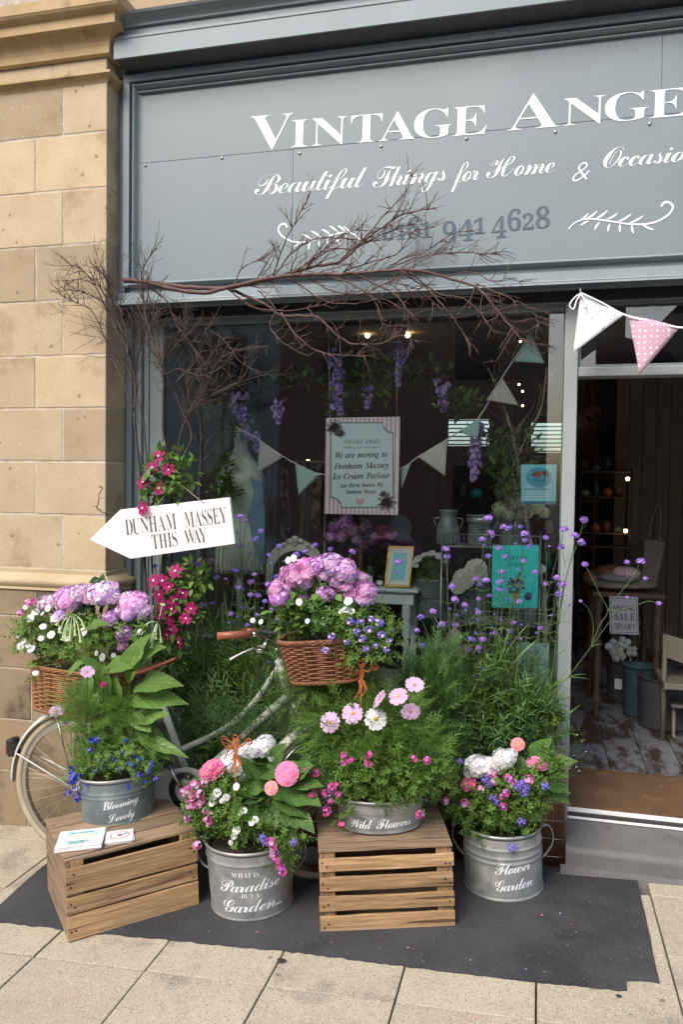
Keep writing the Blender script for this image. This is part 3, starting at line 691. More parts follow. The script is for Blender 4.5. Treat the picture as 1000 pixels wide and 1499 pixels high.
# ------------------------------------------------------------------ shop interior
fl = thing('shop_floor', None, None, (0,0,0)); fl['kind'] = 'structure'
mb = MB(); mb.box(-3.6, 3.6, .09, 7.2, .10, FZ-.022); mb.build('subfloor', M['bed'], fl)
x = -3.4; r = random.Random(9)
while x < 3.5:
    w = .19; y = .06
    for (ya, yb) in ((.06,1.9+r.uniform(-.5,.5)),(None,7.2)):
        if ya is None: ya = last
        mb = MB(); d = r.uniform(-.002,.002); mb.box(x+.002, x+w-.002, ya+.001, yb-.001, FZ-.022, FZ+d); mb.build('floorboard', M['board'], fl, bevel=.002); last = yb
    x += w
sw = thing('shop_walls', 'dim brown grey plastered walls around the shop interior', 'wall', (0,6,.3))
def wbox(name, *a, m='darkwall'): mb = MB(); mb.box(*a); return mb.build(name, M[m], sw)
wbox('side_wall', -3.7, -3.6, .1, 7.2, .1, 3.1); wbox('side_wall', 3.6, 3.7, .1, 7.2, .1, 3.1)
# back wall with two windows
YBK = 6.2
BW = [tuple(sorted((PY(655,640,YBK).x, PY(716,640,YBK).x)))+(PY(680,653,YBK).z, PY(680,613,YBK).z), (PY(778,640,YBK).x, PY(826,640,YBK).x, PY(790,705,YBK).z, PY(790,617,YBK).z)]
xs = [-3.6, BW[0][0], BW[0][1], BW[1][0], BW[1][1], 3.6]
for i in (0,2,4): wbox('back_wall', xs[i], xs[i+1], YBK, YBK+.12, .1, 3.1)
for k in (0,1):
    wbox('back_wall', xs[2*k+1], xs[2*k+2], YBK, YBK+.12, .1, BW[k][2]); wbox('back_wall', xs[2*k+1], xs[2*k+2], YBK, YBK+.12, BW[k][3], 3.1)
for k in (0,1):
    bwt = thing('back_window', ['bright small back window behind the bunting and wisteria','bright back window with white louvres behind the basket stand'][k], 'window', ((BW[k][0]+BW[k][1])/2, YBK, BW[k][2]))
    mb = MB(); mb.box(BW[k][0], BW[k][1], YBK+.05, YBK+.056, BW[k][2], BW[k][3]); mb.build('glass_pane', M['glass'], bwt)
    z = BW[k][2]+.02
    while z < BW[k][3]:
        mb = MB(); mb.obox(((BW[k][0]+BW[k][1])/2, YBK+.03, z), ((BW[k][1]-BW[k][0])/2-.01,0,0), (0,.016,.008), (0,0,.0015)); mb.build('louvre', M['paper'], bwt); z += .05
mb = MB(); mb.box(-3.7, 3.7, .1, 7.2, 3.1, 3.2); o = mb.build('shop_ceiling', M['ceil']); tag(o, kind='structure')
wbox('bulkhead', -3.6, 3.6, .085, .3, 2.66, 3.1)
# display platform
dp = thing('display_platform', 'low grey boarded display platform inside the shop window', 'platform', (-1,.5,.3))
mb = MB(); mb.box(-2.05, .09, .10, 1.25, .3, .60); mb.build('platform_box', M['cream'], dp)
mb = MB(); mb.box(-2.3, -2.06, .09, 6.2, .3, 3.1); o = wbox('partition', -2.5, -2.06, .09, 1.3, .3, 3.0)

# ------------------------------------------------------------------ houses across the street (seen only as reflections)
def house(x0, x1, h, gable, label, ridge=2.0, mm='brick_far'):
    yb = -12.5; z0 = gz((x0+x1)/2)-.4
    t = thing('terrace_house', label, 'house', ((x0+x1)/2, yb, z0), 'houses across the street')
    mb = MB(); mb.box(x0, x1, yb-7, yb, z0, h); 
    mb.build('brick_wall', M[mm], t)
    mb = MB(); xm = (x0+x1)/2
    if gable: mb.add([(x0-.1,yb+.15,h),(x1+.1,yb+.15,h),(xm,yb+.15,h+ridge),(x0-.1,yb-7,h),(x1+.1,yb-7,h),(xm,yb-7,h+ridge)], [(0,1,2),(3,5,4),(0,2,5,3),(1,4,5,2),(0,3,4,1)], False)
    else: mb.add([(x0,yb+.2,h),(x1,yb+.2,h),(x1,yb-3.5,h+ridge),(x0,yb-3.5,h+ridge),(x0,yb-7,h),(x1,yb-7,h)], [(0,1,2,3),(3,2,5,4),(0,3,4),(1,5,2),(0,4,5,1)], False)
    mb.build('roof', M['slate'], t)
    mb = MB(); mb.box(x0+.3, x0+.9, yb-3.8, yb-3.1, h, h+ridge+1.0); mb.build('chimney', M[mm], t)
    n = max(1, int((x1-x0)/2.2))
    for i in range(n):
        xc = x0+(i+.5)*(x1-x0)/n
        for zc in (z0+2.0, z0+5.0):
            if zc+.8 > h: continue
            mb = MB(); mb.box(xc-.5, xc+.5, yb+.002, yb+.05, zc-.7, zc+.7); f = mb.build('window', M['brick_far'], t)
            mb = MB(); mb.box(xc-.43, xc+.43, yb+.05, yb+.06, zc-.63, zc+.63); mb.build('pane', M['blackm'], f)
house(-22,-13,7.6,False,'red brick terrace house across the road, farthest left of the row')
house(-13,-5.5,8.2,True,'cream rendered terrace house across the road with a tall gable', 2.0, 'render_far')
house(-5.5,.12,7.9,False,'red brick terrace house across the road beside the gap')
house(.95,5.2,3.6,True,'low gabled brick building across the road right of the gap', 2.3)
house(5.2,13,7.2,False,'red brick terrace house across the road, farthest right of the row')
# ------------------------------------------------------------------ crates
def crate(name_lab, A, B, depth, H, front, top, end, posts_front, seed):
    r = random.Random(seed); ax = Vector((B[0]-A[0], B[1]-A[1], 0)); Lx = ax.length; ang = math.atan2(ax.y, ax.x)
    c = thing('wooden_crate', name_lab, 'crate', (A[0], A[1], gz(A[0])+.004), 'wooden crates', (0, 0, ang))
    sl = math.atan2(gz(B[0])-gz(A[0]), Lx); c.rotation_euler = (0, -sl, ang)
    t = .011
    def slat(n, x0, x1, y0, y1, z0, z1, m, lbl=None):
        mb = MB(); cc = Vector(((x0+x1)/2, (y0+y1)/2, (z0+z1)/2)); hx, hy, hz = (x1-x0)/2, (y1-y0)/2, (z1-z0)/2
        j = lambda s: r.uniform(-s, s)
        # long axis cut in segments so the edges wander a little; mesh built with X as the grain
        if hx >= hy: U, V_, W = Vector((1,0,0)), Vector((0,1,0)), Vector((0,0,1)); a, b, h_ = hx, hy, hz
        else: U, V_, W = Vector((0,1,0)), Vector((-1,0,0)), Vector((0,0,1)); a, b, h_ = hy, hx, hz
        if n == 'post': U, V_, W = Vector((0,0,1)), Vector((0,1,0)), Vector((-1,0,0)); a, b, h_ = hz, hy, hx
        S_ = 6; vs = []
        for i in range(S_+1):
            u = -a+2*a*i/S_; wb = [j(.0016) for _ in range(2)]
            big_h = h_ > b
            for (p, q) in ((-1,-1),(1,-1),(1,1),(-1,1)):
                pb = b*p + (0 if big_h else wb[0] if p < 0 else wb[1]); qh = h_*q + ((wb[0] if q < 0 else wb[1]) if big_h else 0)
                vs.append(Vector((u, pb, qh)))
        fs = [(i*4+k, i*4+(k+1)%4, i*4+4+(k+1)%4, i*4+4+k) for i in range(S_) for k in range(4)]+[(3,2,1,0),tuple(S_*4+k for k in range(4))]
        mb.add(vs, fs, False)
        o = mb.build(n, M[m], c, local=True, bevel=.0016)
        o.location = cc; R = Matrix((U, V_, W)).transposed(); o.rotation_euler = R.to_euler(); 
        o.rotation_euler.rotate_axis('Z', j(.004)); return o
    D = depth
    z = 0
    for (z0, z1) in front:
        slat('slat', -r.uniform(0,.004), Lx+r.uniform(0,.004), -t-r.uniform(0,.002), 0, z0, z1, 'wood')
        slat('slat', 0, Lx, D, D+t, z0, z1, 'wood_top')
    for (y0, y1) in top: slat('slat', -r.uniform(0,.003), Lx+r.uniform(0,.003), y0, y1, H-.0002-r.uniform(0,.002), H+t-r.uniform(0,.002), 'wood_top')
    for (z0, z1) in end:
        slat('end_board', .001, .015, .001, D-.001, z0, z1, 'wood_top'); slat('end_board', Lx-.015, Lx-.001, .001, D-.001, z0, z1, 'wood_top')
    w = posts_front
    for (x0, y0) in ((.016,.002),(Lx-.016-w,.002),(.016,D-.024),(Lx-.016-w,D-.024)):
        slat('post', x0, x0+w, y0, y0+.022, .0, H-.002, 'wood')
    mb = MB()
    for (y0, y1) in ((.02,D-.02),): mb.box(.02, Lx-.02, y0, y1, .012, .02)
    mb.build('bottom_board', M['wood_top'], c, local=True)
    nb = MB()
    for (z0, z1) in front:
        for xx in (.014, .03, Lx-.014, Lx-.03):
            nb.lathe([(.0,-.0009),(.0042,-.0007),(.0042,.002)], (xx+r.uniform(-.003,.003), -t-.0012, (z0+z1)/2+r.uniform(-.3,.3)*(z1-z0)), 8, axis=(0,1,0))
    nb.build('nails', M['nail'], c, local=True, kind='stuff'); return c
CH1, CH2 = .300, .306
crate('brown slatted crate turned cornerwise on the left, under the leaflets', (-1.707,-1.155), (-1.335,-.798), .42, CH1,
      [(.0,.096),(.103,.168),(.178,.279)], [(.006,.10),(.108,.20),(.209,.315),(.325,.428)], [(.0,.098),(.104,.176),(.18,.297)], .05, 21)
crate('wooden crate with four gapped front boards under the middle tin', (-.776,-.904), (-.284,-.760), .39, CH2,
      [(.0,.058),(.078,.132),(.154,.208),(.232,.280)], [(-.008,.045),(.054,.118),(.128,.19),(.2,.27),(.28,.398)], [(.0,.095),(.1,.2),(.205,.300)], .045, 5)

# ------------------------------------------------------------------ zinc tins
def on_cyl(txt, k, cx_, cy_, zc, Rr, ang0, h, width, off=0, gap=.05, taper=0.0, sx=1.0, sy=1.0, mb=None, slope=0.0, old=False):
    V, F, w = layout(txt, k, off=off, gap=gap, old=old); s = width/w; mb = mb or MB(); vs = []
    for x, y in V:
        u = (x-w/2)*s; zz = y/.7*h+slope*u; R_ = Rr+taper*zz; a = ang0+u/((sx+sy)/2*R_); 
        vs.append((cx_+(R_+.0012)*math.cos(a)*sx, cy_+(R_+.0012)*math.sin(a)*sy, zc+zz))
    mb.add(vs, F, False); return mb
def tin(label, c, r0, r1, H, m, sx=1.0, sy=1.0, ridges=(), handles='ear', rot=0.0, cat='tin tub', haz=0.0, soil=True):
    t = thing('zinc_tin', label, cat, c, 'zinc tins planted with flowers', (0, TILT, rot))
    R_ = lambda z: r0+(r1-r0)*z/H
    prof = [(0,.004),(r0-.006,.004),(r0-.002,.0),(r0+.003,.001),(r0+.004,.006),(r0+.001,.010)]
    zz = .012
    while zz < H-.012:
        b = 0
        for q in ridges: b += .004*math.exp(-((zz-q)/.0045)**2)
        prof.append((R_(zz)+b, zz)); zz += .0045
    mb = MB(); mb.lathe(prof, (0,0,0), 56, sx, sy); mb.build('tub_wall', M[m], t, local=True)
    mb = MB(); mb.lathe([(R_(H)-.001,H-.012),(R_(H)+.004,H-.010),(R_(H)+.0065,H-.004),(R_(H)+.005,H+.002),(R_(H),H+.003),(R_(H)-.003,H),(R_(H)-.004,H-.012)], (0,0,0), 56, sx, sy); mb.build('rolled_rim', M['zinc_rim'], t, local=True)
    mb = MB(); mb.lathe([(R_(H)-.004,H-.010),(R_(H*.8)-.005,H*.8)], (0,0,0), 48, sx, sy); mb.build('inner_wall', M['zinc_in'], t, local=True)
    mb = MB(); mb.disc((0,0,H-.035), R_(H)-.004, 40, sx, sy); mb.build('soil', M['soil'], t, local=True)
    for sgn in (-1, 1):
        mb = MB(); a = R_(H*.9)*sx
        if handles == 'ear':
            pts = [(sgn*(a-.002), 0, H-.014),(sgn*(a+.030), 0, H-.010),(sgn*(a+.047), 0, H-.040),(sgn*(a+.044),0,H-.085),(sgn*(a+.020),0,H-.125),(sgn*(R_(H*.4)*sx+.000),0,H-.145)]
            pts = smooth(pts, 5); vs = []
            c0, s0 = math.cos(haz), math.sin(haz)
            for (x, y, z) in pts: vs += [(x*c0-(-.011)*s0*1, x*s0+(-.011)*c0, z), (x*c0-(.011)*s0, x*s0+.011*c0, z)]
            mb.add(vs, [(2*i,2*i+1,2*i+3,2*i+2) for i in range(len(pts)-1)], True); o = mb.build('handle', M['zinc_rim'], t, local=True)
            sm = o.modifiers.new('solid', 'SOLIDIFY'); sm.thickness = .003
        elif handles == 'ring':
            pts = [(sgn*(a+.004+.016*math.sin(PI*k/10)), -.035+.07*k/10, H-.022-.02*math.sin(PI*k/10)) for k in range(11)]
            mb.tube(pts, .003, 6); mb.build('handle', M['zinc_rim'], t, local=True)
    return t
T2 = Vector((-1.117,-.737, gz(-1.117)+.004)); T4 = Vector((-.114,-.402, gz(-.114)+.004))
H2 = .275; H4 = .262
t2 = tin('tall round zinc tub with white writing about paradise, standing between the two crates', T2, .166, .183, H2, 'zinc', ridges=(.222,), handles='ear', haz=.15, rot=0)
t4 = tin('round ribbed zinc tub lettered for a flower garden, beside the entrance step', T4, .163, .160, H4, 'zinc', ridges=(.150,.172,.205), handles='ear', haz=.1)
T1 = PZ(168,1200,.0+gz(-1.72)+CH1+.012); T1 = Vector((T1.x-.005, T1.y+.045, gz(-1.707)+CH1+.0145))
T3 = PZ(561,1210, gz(-.6)+CH2+.014); T3 = Vector((T3.x-.015, T3.y+.02, gz(-.6)+CH2+.021))
print('T1', T1, 'T3', T3)
H1, H3 = .195, .13
t1 = tin('blue grey oval tin with white writing, standing on the left crate', T1, .143, .148, H1, 'zinc_blue', 1.05, .80, ridges=(.118,.135), handles='ring', rot=.62)
t3 = tin('shallow oval zinc tin lettered for wild flowers, standing on the middle crate', T3, .155, .168, H3, 'zinc', 1.05, .72, ridges=(.083,.094), handles='ring', rot=.22)
def face_ang(c, px, py):      # angle on the tin that faces the camera at a picture column
    return None
def cam_ang(T): return math.atan2(CAM.y-T.y, CAM.x-T.x)
a2 = cam_ang(T2); Rm = .174
mb = MB(); rr2 = lambda z: .166+(.017)*z/H2
def w2(txt, k, z, h, width, da=0, **kw):
    mb = on_cyl(txt, k, 0, 0, z, rr2(z), a2+da, h*1.18, width*1.45, taper=.06, **kw); mb.build('lettering', M['white'], t2, local=True)
w2('WHAT IS', 'serif', .180, .017, .075, -.12, off=-.012, gap=.10)
w2('Paradise', 'script', .122, .047, .175, -.03, off=-.002, gap=.0, slope=.05)
w2('BUT A', 'serif', .097, .015, .050, -.02, off=-.012, gap=.10)
w2('Garden...', 'script', .040, .047, .170, .03, off=-.002, gap=.0, slope=.04)
a4 = cam_ang(T4)+.28
for txt, z, w_, da in (('Flower', .118, .150, 0),('Garden', .050, .160, .03)):
    mb = on_cyl(txt, 'script', 0, 0, z, .1632, a4+da, .050, w_, off=-.002, gap=.0, slope=.10); mb.build('lettering', M['white'], t4, local=True)
def ell(txt, t, T, rot, R_, sx, sy, z, h, width, px, slope=0.0):     # flat-ish writing on an oval tin, centred on a chosen bearing
    V, F, w = layout(txt, 'brush', off=-.002, gap=.0); s = width/w; vs = []
    a0 = math.atan2(CAM.y-T.y, CAM.x-T.x)-rot + px
    # walk along the ellipse
    def pt(a): return Vector((R_*sx*math.cos(a), R_*sy*math.sin(a), 0))
    for x, y in V:
        u = (x-w/2)*s; k = 0; a = a0; n = 6
        for _ in range(n): a += (u/n)/max(1e-4, (pt(a+.001)-pt(a)).length/.001)
        p = pt(a); nrm = Vector((math.cos(a)/sx, math.sin(a)/sy, 0)).normalized(); vs.append(p+nrm*.0015+Vector((0,0,z+y/.7*h+slope*u)))
    mb = MB(); mb.add(vs, F, False); mb.build('lettering', M['white'], t, local=True)
ell('Blooming', t1, T1, .62, .1465, 1.05, .80, .082, .036, .150, .10, .10)
ell('Lovely', t1, T1, .62, .1455, 1.05, .80, .026, .038, .112, .10, .10)
ell('Wild Flowers', t3, T3, .22, .1605, 1.05, .72, .026, .042, .255, .02, .03)

# ------------------------------------------------------------------ leaflets on the left crate
def leaflets(label, c, w, d, ang, n, seed, deco):
    r = random.Random(seed); t = thing('leaflet_stack', label, 'leaflets', c, None, (0, TILT, ang))
    for i in range(n):
        mb = MB(); a = r.uniform(-.05,.05); mb.obox((r.uniform(-.004,.004), r.uniform(-.004,.004), .0012+i*.0026), (w/2*math.cos(a), w/2*math.sin(a), 0), (-d/2*math.sin(a), d/2*math.cos(a), 0), (0,0,.001))
        mb.build('leaflet', M['paper'], t, local=True)
    deco(t, .0026*n+.0008); return t
def d1(t, z):
    mb = MB(); mb.box(-.060,.062,.018,.066,z,z+.0003); mb.build('printed_panel', mat('leaflet_blue_print', (.35,.68,.78), (.72,.74,.6), sc=22, ramp=(.45,.6)), t, local=True)
    mb = MB(); 
    for (x, y, q) in ((-.022,.012,.020),(.034,.020,.017)): mb.add([(x+q*math.cos(a), y+q*.62*math.sin(a), z+.0006) for a in [2*PI*k/18 for k in range(18)]], [tuple(range(18))])
    mb.build('printed_ovals', mat('leaflet_yellow_print', (.85,.62,.3), (.8,.75,.6), sc=40), t, local=True, kind='stuff')
    mb = MB(); mb.box(-.048,.048,.040,.048,z+.0004,z+.0009)
    mb.box(-.045,.03,-.030,-.026,z,z+.0006); mb.box(-.045,.04,-.041,-.037,z,z+.0006); mb.box(-.045,.02,-.052,-.048,z,z+.0006); mb.build('printed_lines', mat('leaflet_teal_print', (.02,.32,.36)), t, local=True, kind='stuff')
def d2(t, z):
    mb = MB()
    for k in range(26):
        a = 2*PI*k/26; q = .036; mb.add([(q*math.cos(a)+.004*math.cos(b), q*math.sin(a)*.9+.004*math.sin(b), z+.0004) for b in [2*PI*i/6 for i in range(6)]], [tuple(range(6))])
    mb.build('printed_wreath', mat('leaflet_wreath_print', (.55,.16,.14), (.5,.42,.2), sc=60), t, local=True, kind='stuff')
    mb = MB(); mb.add([(-.014,.010,z+.0005),(.014,.010,z+.0005),(0,-.012,z+.0005)], [(0,2,1)]); mb.build('printed_heart', mat('leaflet_red_print', (.5,.02,.1)), t, local=True)
    mb = MB(); mb.add([(.004,.002,z+.0008),(.030,.004,z+.0008),(.022,.014,z+.0008)], [(0,1,2)]); mb.build('printed_bird', mat('leaflet_blue_bird_print', (.05,.3,.6)), t, local=True)
zt1 = gz(-1.707)+CH1+.0170
p1 = PZ(111,1234,zt1); p2 = PZ(174,1228,zt1)
leaflets('stack of pale blue and yellow printed leaflets at the left end of the left crate', (p1.x+.012, p1.y+.015, zt1), .175, .150, .80-.37, 7, 3, d1)
leaflets('small stack of square white cards with a round wreath print', (p2.x, p2.y+.008, zt1), .105, .105, .50, 5, 4, d2)

# ------------------------------------------------------------------ bicycle
BY = -.50
def bp(px, py, dy=0.0): return PY(px, py, BY+dy)
bike = thing('bicycle', 'cream step through bicycle leaning by the shop front with a tan saddle and grips', 'bicycle', (bp(118,1151).x, BY, gz(-2.07)))
WR = .325
def wheel(c, ang=0.0):
    sub_before = len(bpy.data.objects)
    mb = MB(); N_ = 64; 
    mb.smooth = True
    pts = [c+Vector((WR*math.cos(2*PI*k/N_), 0, WR*math.sin(2*PI*k/N_))) for k in range(N_+1)]
    mb.tube(pts, .019, 8, caps=False); w = mb.build('wheel', M['tyre'], bike)
    w.name = 'wheel'
    rm = MB(); prof = [(WR-.036,-.012),(WR-.022,-.015),(WR-.014,-.013),(WR-.014,.013),(WR-.022,.015),(WR-.036,.012),(WR-.036,-.012)]
    rm.lathe(prof, c, 64, axis=(0,1,0)); rm.build('rim', M['chrome'], w)
    hb = MB(); hb.lathe([(0,-.05),(.012,-.05),(.012,-.035),(.026,-.034),(.026,-.030),(.014,-.026),(.014,.026),(.026,.030),(.026,.034),(.012,.035),(.012,.05),(0,.05)], c, 16, axis=(0,1,0)); hb.build('hub', M['chrome'], w)
    for k in range(32):
        a = 2*PI*k/32; s_ = -1 if k % 2 else 1; b = a+(.75 if (k//2) % 2 else -.75)
        sp = MB(); sp.tube([c+Vector((.025*math.cos(b), s_*.03, .025*math.sin(b))), c+Vector(((WR-.034)*math.cos(a), s_*.006, (WR-.034)*math.sin(a)))], .0011, 4, caps=False)
        sp.build('spoke', M['wire'], w)
    return w
RH = bp(118,1151); RH.z = gz(RH.x)+WR+.019
FHx = bp(482,1170); FH = Vector((FHx.x, BY+.02, gz(FHx.x)+WR+.019))
wheel(RH)
TURN = math.radians(42)
fwobj = wheel(FH)
def turn(o):
    Mz = Matrix.Translation(FH-WLOC[bike.name]) @ Matrix.Rotation(TURN, 4, 'Z') @ Matrix.Translation(-(FH-WLOC[bike.name])); o.data.transform(Mz)
turn(fwobj)
for ch in fwobj.children: turn(ch)
def btube(name, pts, r, m='bikew', n=10): mb = MB(); mb.tube(pts, r, n); return mb.build(name, M[m], bike)
ST, BB = bp(230,1012), bp(281,1150); HT, HB = bp(408,965), bp(424,1022)
btube('seat_tube', [ST, BB], .0165); btube('seat_stay', [ST+Vector((0,-.022,-.01)), RH+Vector((0,-.055,0))], .0085); btube('seat_stay', [ST+Vector((0,.022,-.01)), RH+Vector((0,.055,0))], .0085)
btube('chain_stay', [BB+Vector((0,-.03,0)), RH+Vector((0,-.055,0))], .010); btube('chain_stay', [BB+Vector((0,.03,0)), RH+Vector((0,.055,0))], .010)
btube('head_tube', [HT, HB], .0195)
btube('down_tube', smooth([tuple(BB+Vector((.01,0,.03))), tuple(bp(330,1102)), tuple(bp(372,1062)), tuple(HB+Vector((0,0,.015)))], 5), .0185)
btube('down_tube', smooth([tuple(bp(262,1098)), tuple(bp(325,1068)), tuple(bp(370,1030)), tuple(HT+Vector((0,0,-.03)))], 5), .0125)
pn = Vector((-math.sin(TURN), math.cos(TURN), 0))
for s_ in (-.05, .05): btube('fork_blade', smooth([tuple(HB+pn*s_*.7+Vector((0,0,-.01))), tuple(HB.lerp(FH,.35)+pn*s_), tuple(HB.lerp(FH,.8)+pn*s_), tuple(FH+pn*s_)], 4), .011)
mb = MB(); mb.lathe([(0,-.04),(.024,-.04),(.024,.04),(0,.04)], BB, 16, axis=(0,1,0)); mb.build('bottom_bracket', M['bikew'], bike)
# chain guard: flat case from the chainring towards the hub
cg = MB(); pl = []
cr = BB+Vector((0,-.05,0))
for k in range(13): a = -PI*.5+PI*k/12; pl.append((.105*math.cos(a), .105*math.sin(a)))
pl += [(-.12,.085),(-.27,.045),(-.34,.03),(-.34,-.03),(-.27,-.04),(-.12,-.085)]
cg.prism(pl, cr+Vector((0,-.006,0)), (1,0,(RH.z-BB.z)/(BB.x-RH.x)*-1), (0,0,1), (0,.006,0)); cg.build('chain_guard', M['bikew'], bike, bevel=.002)
mb = MB(); mb.lathe([(.055,-.002),(.082,-.004),(.085,0),(.082,.004),(.055,.002)], cr+Vector((0,-.012,0)), 36, axis=(0,1,0)); mb.build('chainring', M['blackm'], bike)
ca = (bp(238,1105)-bp(272,1158)).normalized()*.165
mb = MB(); mb.tube([cr+Vector((0,-.02,0)), cr+Vector((ca.x,-.028,ca.z))], [.011,.008], 8); mb.build('crank', M['chrome'], bike)
mb = MB(); mb.obox(cr+Vector((ca.x,-.075,ca.z)), (.042,0,.006), (0,.045,0), (-.002,0,.011)); pd = mb.build('pedal', M['blackm'], bike, bevel=.004)
mb = MB(); mb.tube([cr+Vector((0,.11,0)), cr+Vector((-ca.x,.12,-ca.z))], [.011,.008], 8); mb.build('crank', M['chrome'], bike)
mb = MB(); mb.obox(cr+Vector((-ca.x,.17,-ca.z)), (.042,0,.006), (0,.045,0), (-.002,0,.011)); mb.build('pedal', M['blackm'], bike, bevel=.004)
# mudguards
def guard(c, a0, a1, name='mudguard'):
    mb = MB(); n = 30; vs = []
    for i in range(n+1):
        a = a0+(a1-a0)*i/n; 
        for (y, q) in ((-.030,-.010),(-.022,.004),(0,.011),(.022,.004),(.030,-.010)):
            R_ = WR+.034+q; vs.append(c+Vector((R_*math.cos(a), y, R_*math.sin(a))))
    mb.add(vs, [(i*5+k, i*5+k+1, i*5+6+k, i*5+5+k) for i in range(n) for k in range(4)], True)
    o = mb.build(name, M['bikew'], bike); s_ = o.modifiers.new('solid','SOLIDIFY'); s_.thickness = .0015; return o
guard(RH, math.radians(40), math.radians(184)); turn(guard(FH, math.radians(60), math.radians(200)))
btube('mudguard_stay', [RH+Vector((0,-.055,0)), RH+Vector((-(WR+.02)*math.cos(.38),-.034,(WR+.02)*math.sin(.38)))], .0035)
btube('mudguard_stay', [RH+Vector((0,.055,0)), RH+Vector((-(WR+.02)*math.cos(.38),.034,(WR+.02)*math.sin(.38)))], .0035)
btube('mudguard_stay', [RH+Vector((0,-.055,0)), RH+Vector((-(WR+.02)*math.cos(1.25),-.034,(WR+.02)*math.sin(1.25)))], .0035)
la = math.radians(158); lp = RH+Vector(((WR+.066)*math.cos(la), 0, (WR+.066)*math.sin(la)))
mb = MB(); mb.obox(lp, (.020,0,.004), (0,.03,0), (-.006,0,.042)); lt_ = mb.build('rear_light', M['blackm'], bike, bevel=.008)
mb = MB(); mb.obox(lp+Vector((-.022,0,-.012)), (.006,0,.001), (0,.024,0), (-.002,0,.024)); mb.build('lens', M['redlens'], lt_, bevel=.004)
# rack
rz = bp(118,1036).z
rk = MB()
for y in (-.055,0,.055): rk.tube([RH+Vector((-.20,y,rz-RH.z)), RH+Vector((.16,y,rz-RH.z))], .005, 6)
for x in (-.2,-.02,.16): rk.tube([RH+Vector((x,-.055,rz-RH.z)), RH+Vector((x,.055,rz-RH.z))], .005, 6)
for y in (-.06,.06): rk.tube([RH+Vector((-.1,y*.9,rz-RH.z)), RH+Vector((0,y,0))], .004, 6)
rk.tube([RH+Vector((.16,0,rz-RH.z)), ST+Vector((0,0,-.03))], .005, 6); rk.build('rear_rack', M['chrome'], bike)
# saddle and post
sp_ = bp(224,985)
btube('seat_post', [ST, sp_], .0125, 'chrome')
sd_ = MB(); sec = []; A_, B_ = bp(186,985), bp(258,963)
n = 14
vs = []
for i in range(n+1):
    t = i/n; c = A_.lerp(B_, t)+Vector((0,0,.010*math.sin(PI*t)*-1)); w = .082*(1-t)**.9*(1 if t > .06 else .75)+.017
    hh = .030*(1-t)+.014
    for k in range(12):
        a = 2*PI*k/12; z = math.sin(a); zz = z*hh*.45 if z > 0 else z*hh*1.0*(abs(math.cos(a))**.6)
        vs.append(c+Vector((0, math.cos(a)*w, zz)))
sd_.add(vs, [(i*12+k, i*12+(k+1)%12, i*12+12+(k+1)%12, i*12+12+k) for i in range(n) for k in range(12)]+[tuple(reversed(range(12))), tuple(n*12+k for k in range(12))], True)
sad = sd_.build('saddle', M['leather'], bike)
mb = MB()
for y in (-.022,.022): mb.tube([A_+Vector((.04,y*1.8,-.02)), sp_+Vector((0,y,-.012)), B_+Vector((-.03,y*.4,-.016))], .0035, 6)
mb.build('saddle_rail', M['chrome'], sad)
# handlebar, lever, grips
hb0 = HT+Vector((-.012,0,.07))
btube('stem', [HT+Vector((0,0,-.02)), hb0], .0125, 'chrome')
ga, gb_ = PY(318,931,BY-.30), PY(366,928,BY-.235)
hp = smooth([tuple(gb_+(gb_-ga)*.1), tuple(PY(380,931,BY-.18)), tuple(hb0+Vector((.02,-.06,0))), tuple(hb0+Vector((.02,.06,0))), tuple(hb0+Vector((-.05,.20,0))), tuple(hb0+Vector((-.2,.30,-.01)))], 6)
btube('handlebar', hp, .011, 'chrome')
btube('grip', [ga, gb_], .0155, 'leather', 12); btube('grip', [hb0+Vector((-.2,.30,-.01)), hb0+Vector((-.31,.33,-.02))], .0155, 'leather', 12)
btube('brake_lever', smooth([tuple(PY(385,948,BY-.2)), tuple(PY(368,950,BY-.25)), tuple(PY(350,958,BY-.28)), tuple(PY(336,966,BY-.30))], 4), .005, 'chrome')
btube('brake_lever', smooth([tuple(PY(392,938,BY-.18)), tuple(PY(385,948,BY-.2))], 2), .009, 'chrome')
btube('brake_cable', smooth([tuple(PY(388,946,BY-.19)), tuple(PY(400,975,BY-.16)), tuple(PY(402,1000,BY-.08)), tuple(HB)], 6), .0026, 'rubber', 5)
btube('brake_cable', smooth([tuple(PY(392,942,BY-.17)), tuple(PY(376,990,BY-.12)), tuple(PY(396,1040,BY-.05)), tuple(PY(420,1075,BY))], 6), .0026, 'rubber', 5)
mb = MB(); bc = PY(381,951,BY-.16); mb.blob(bc, .024, 12, 8, (1,1,.8)); mb.build('bell', M['chrome'], bike)

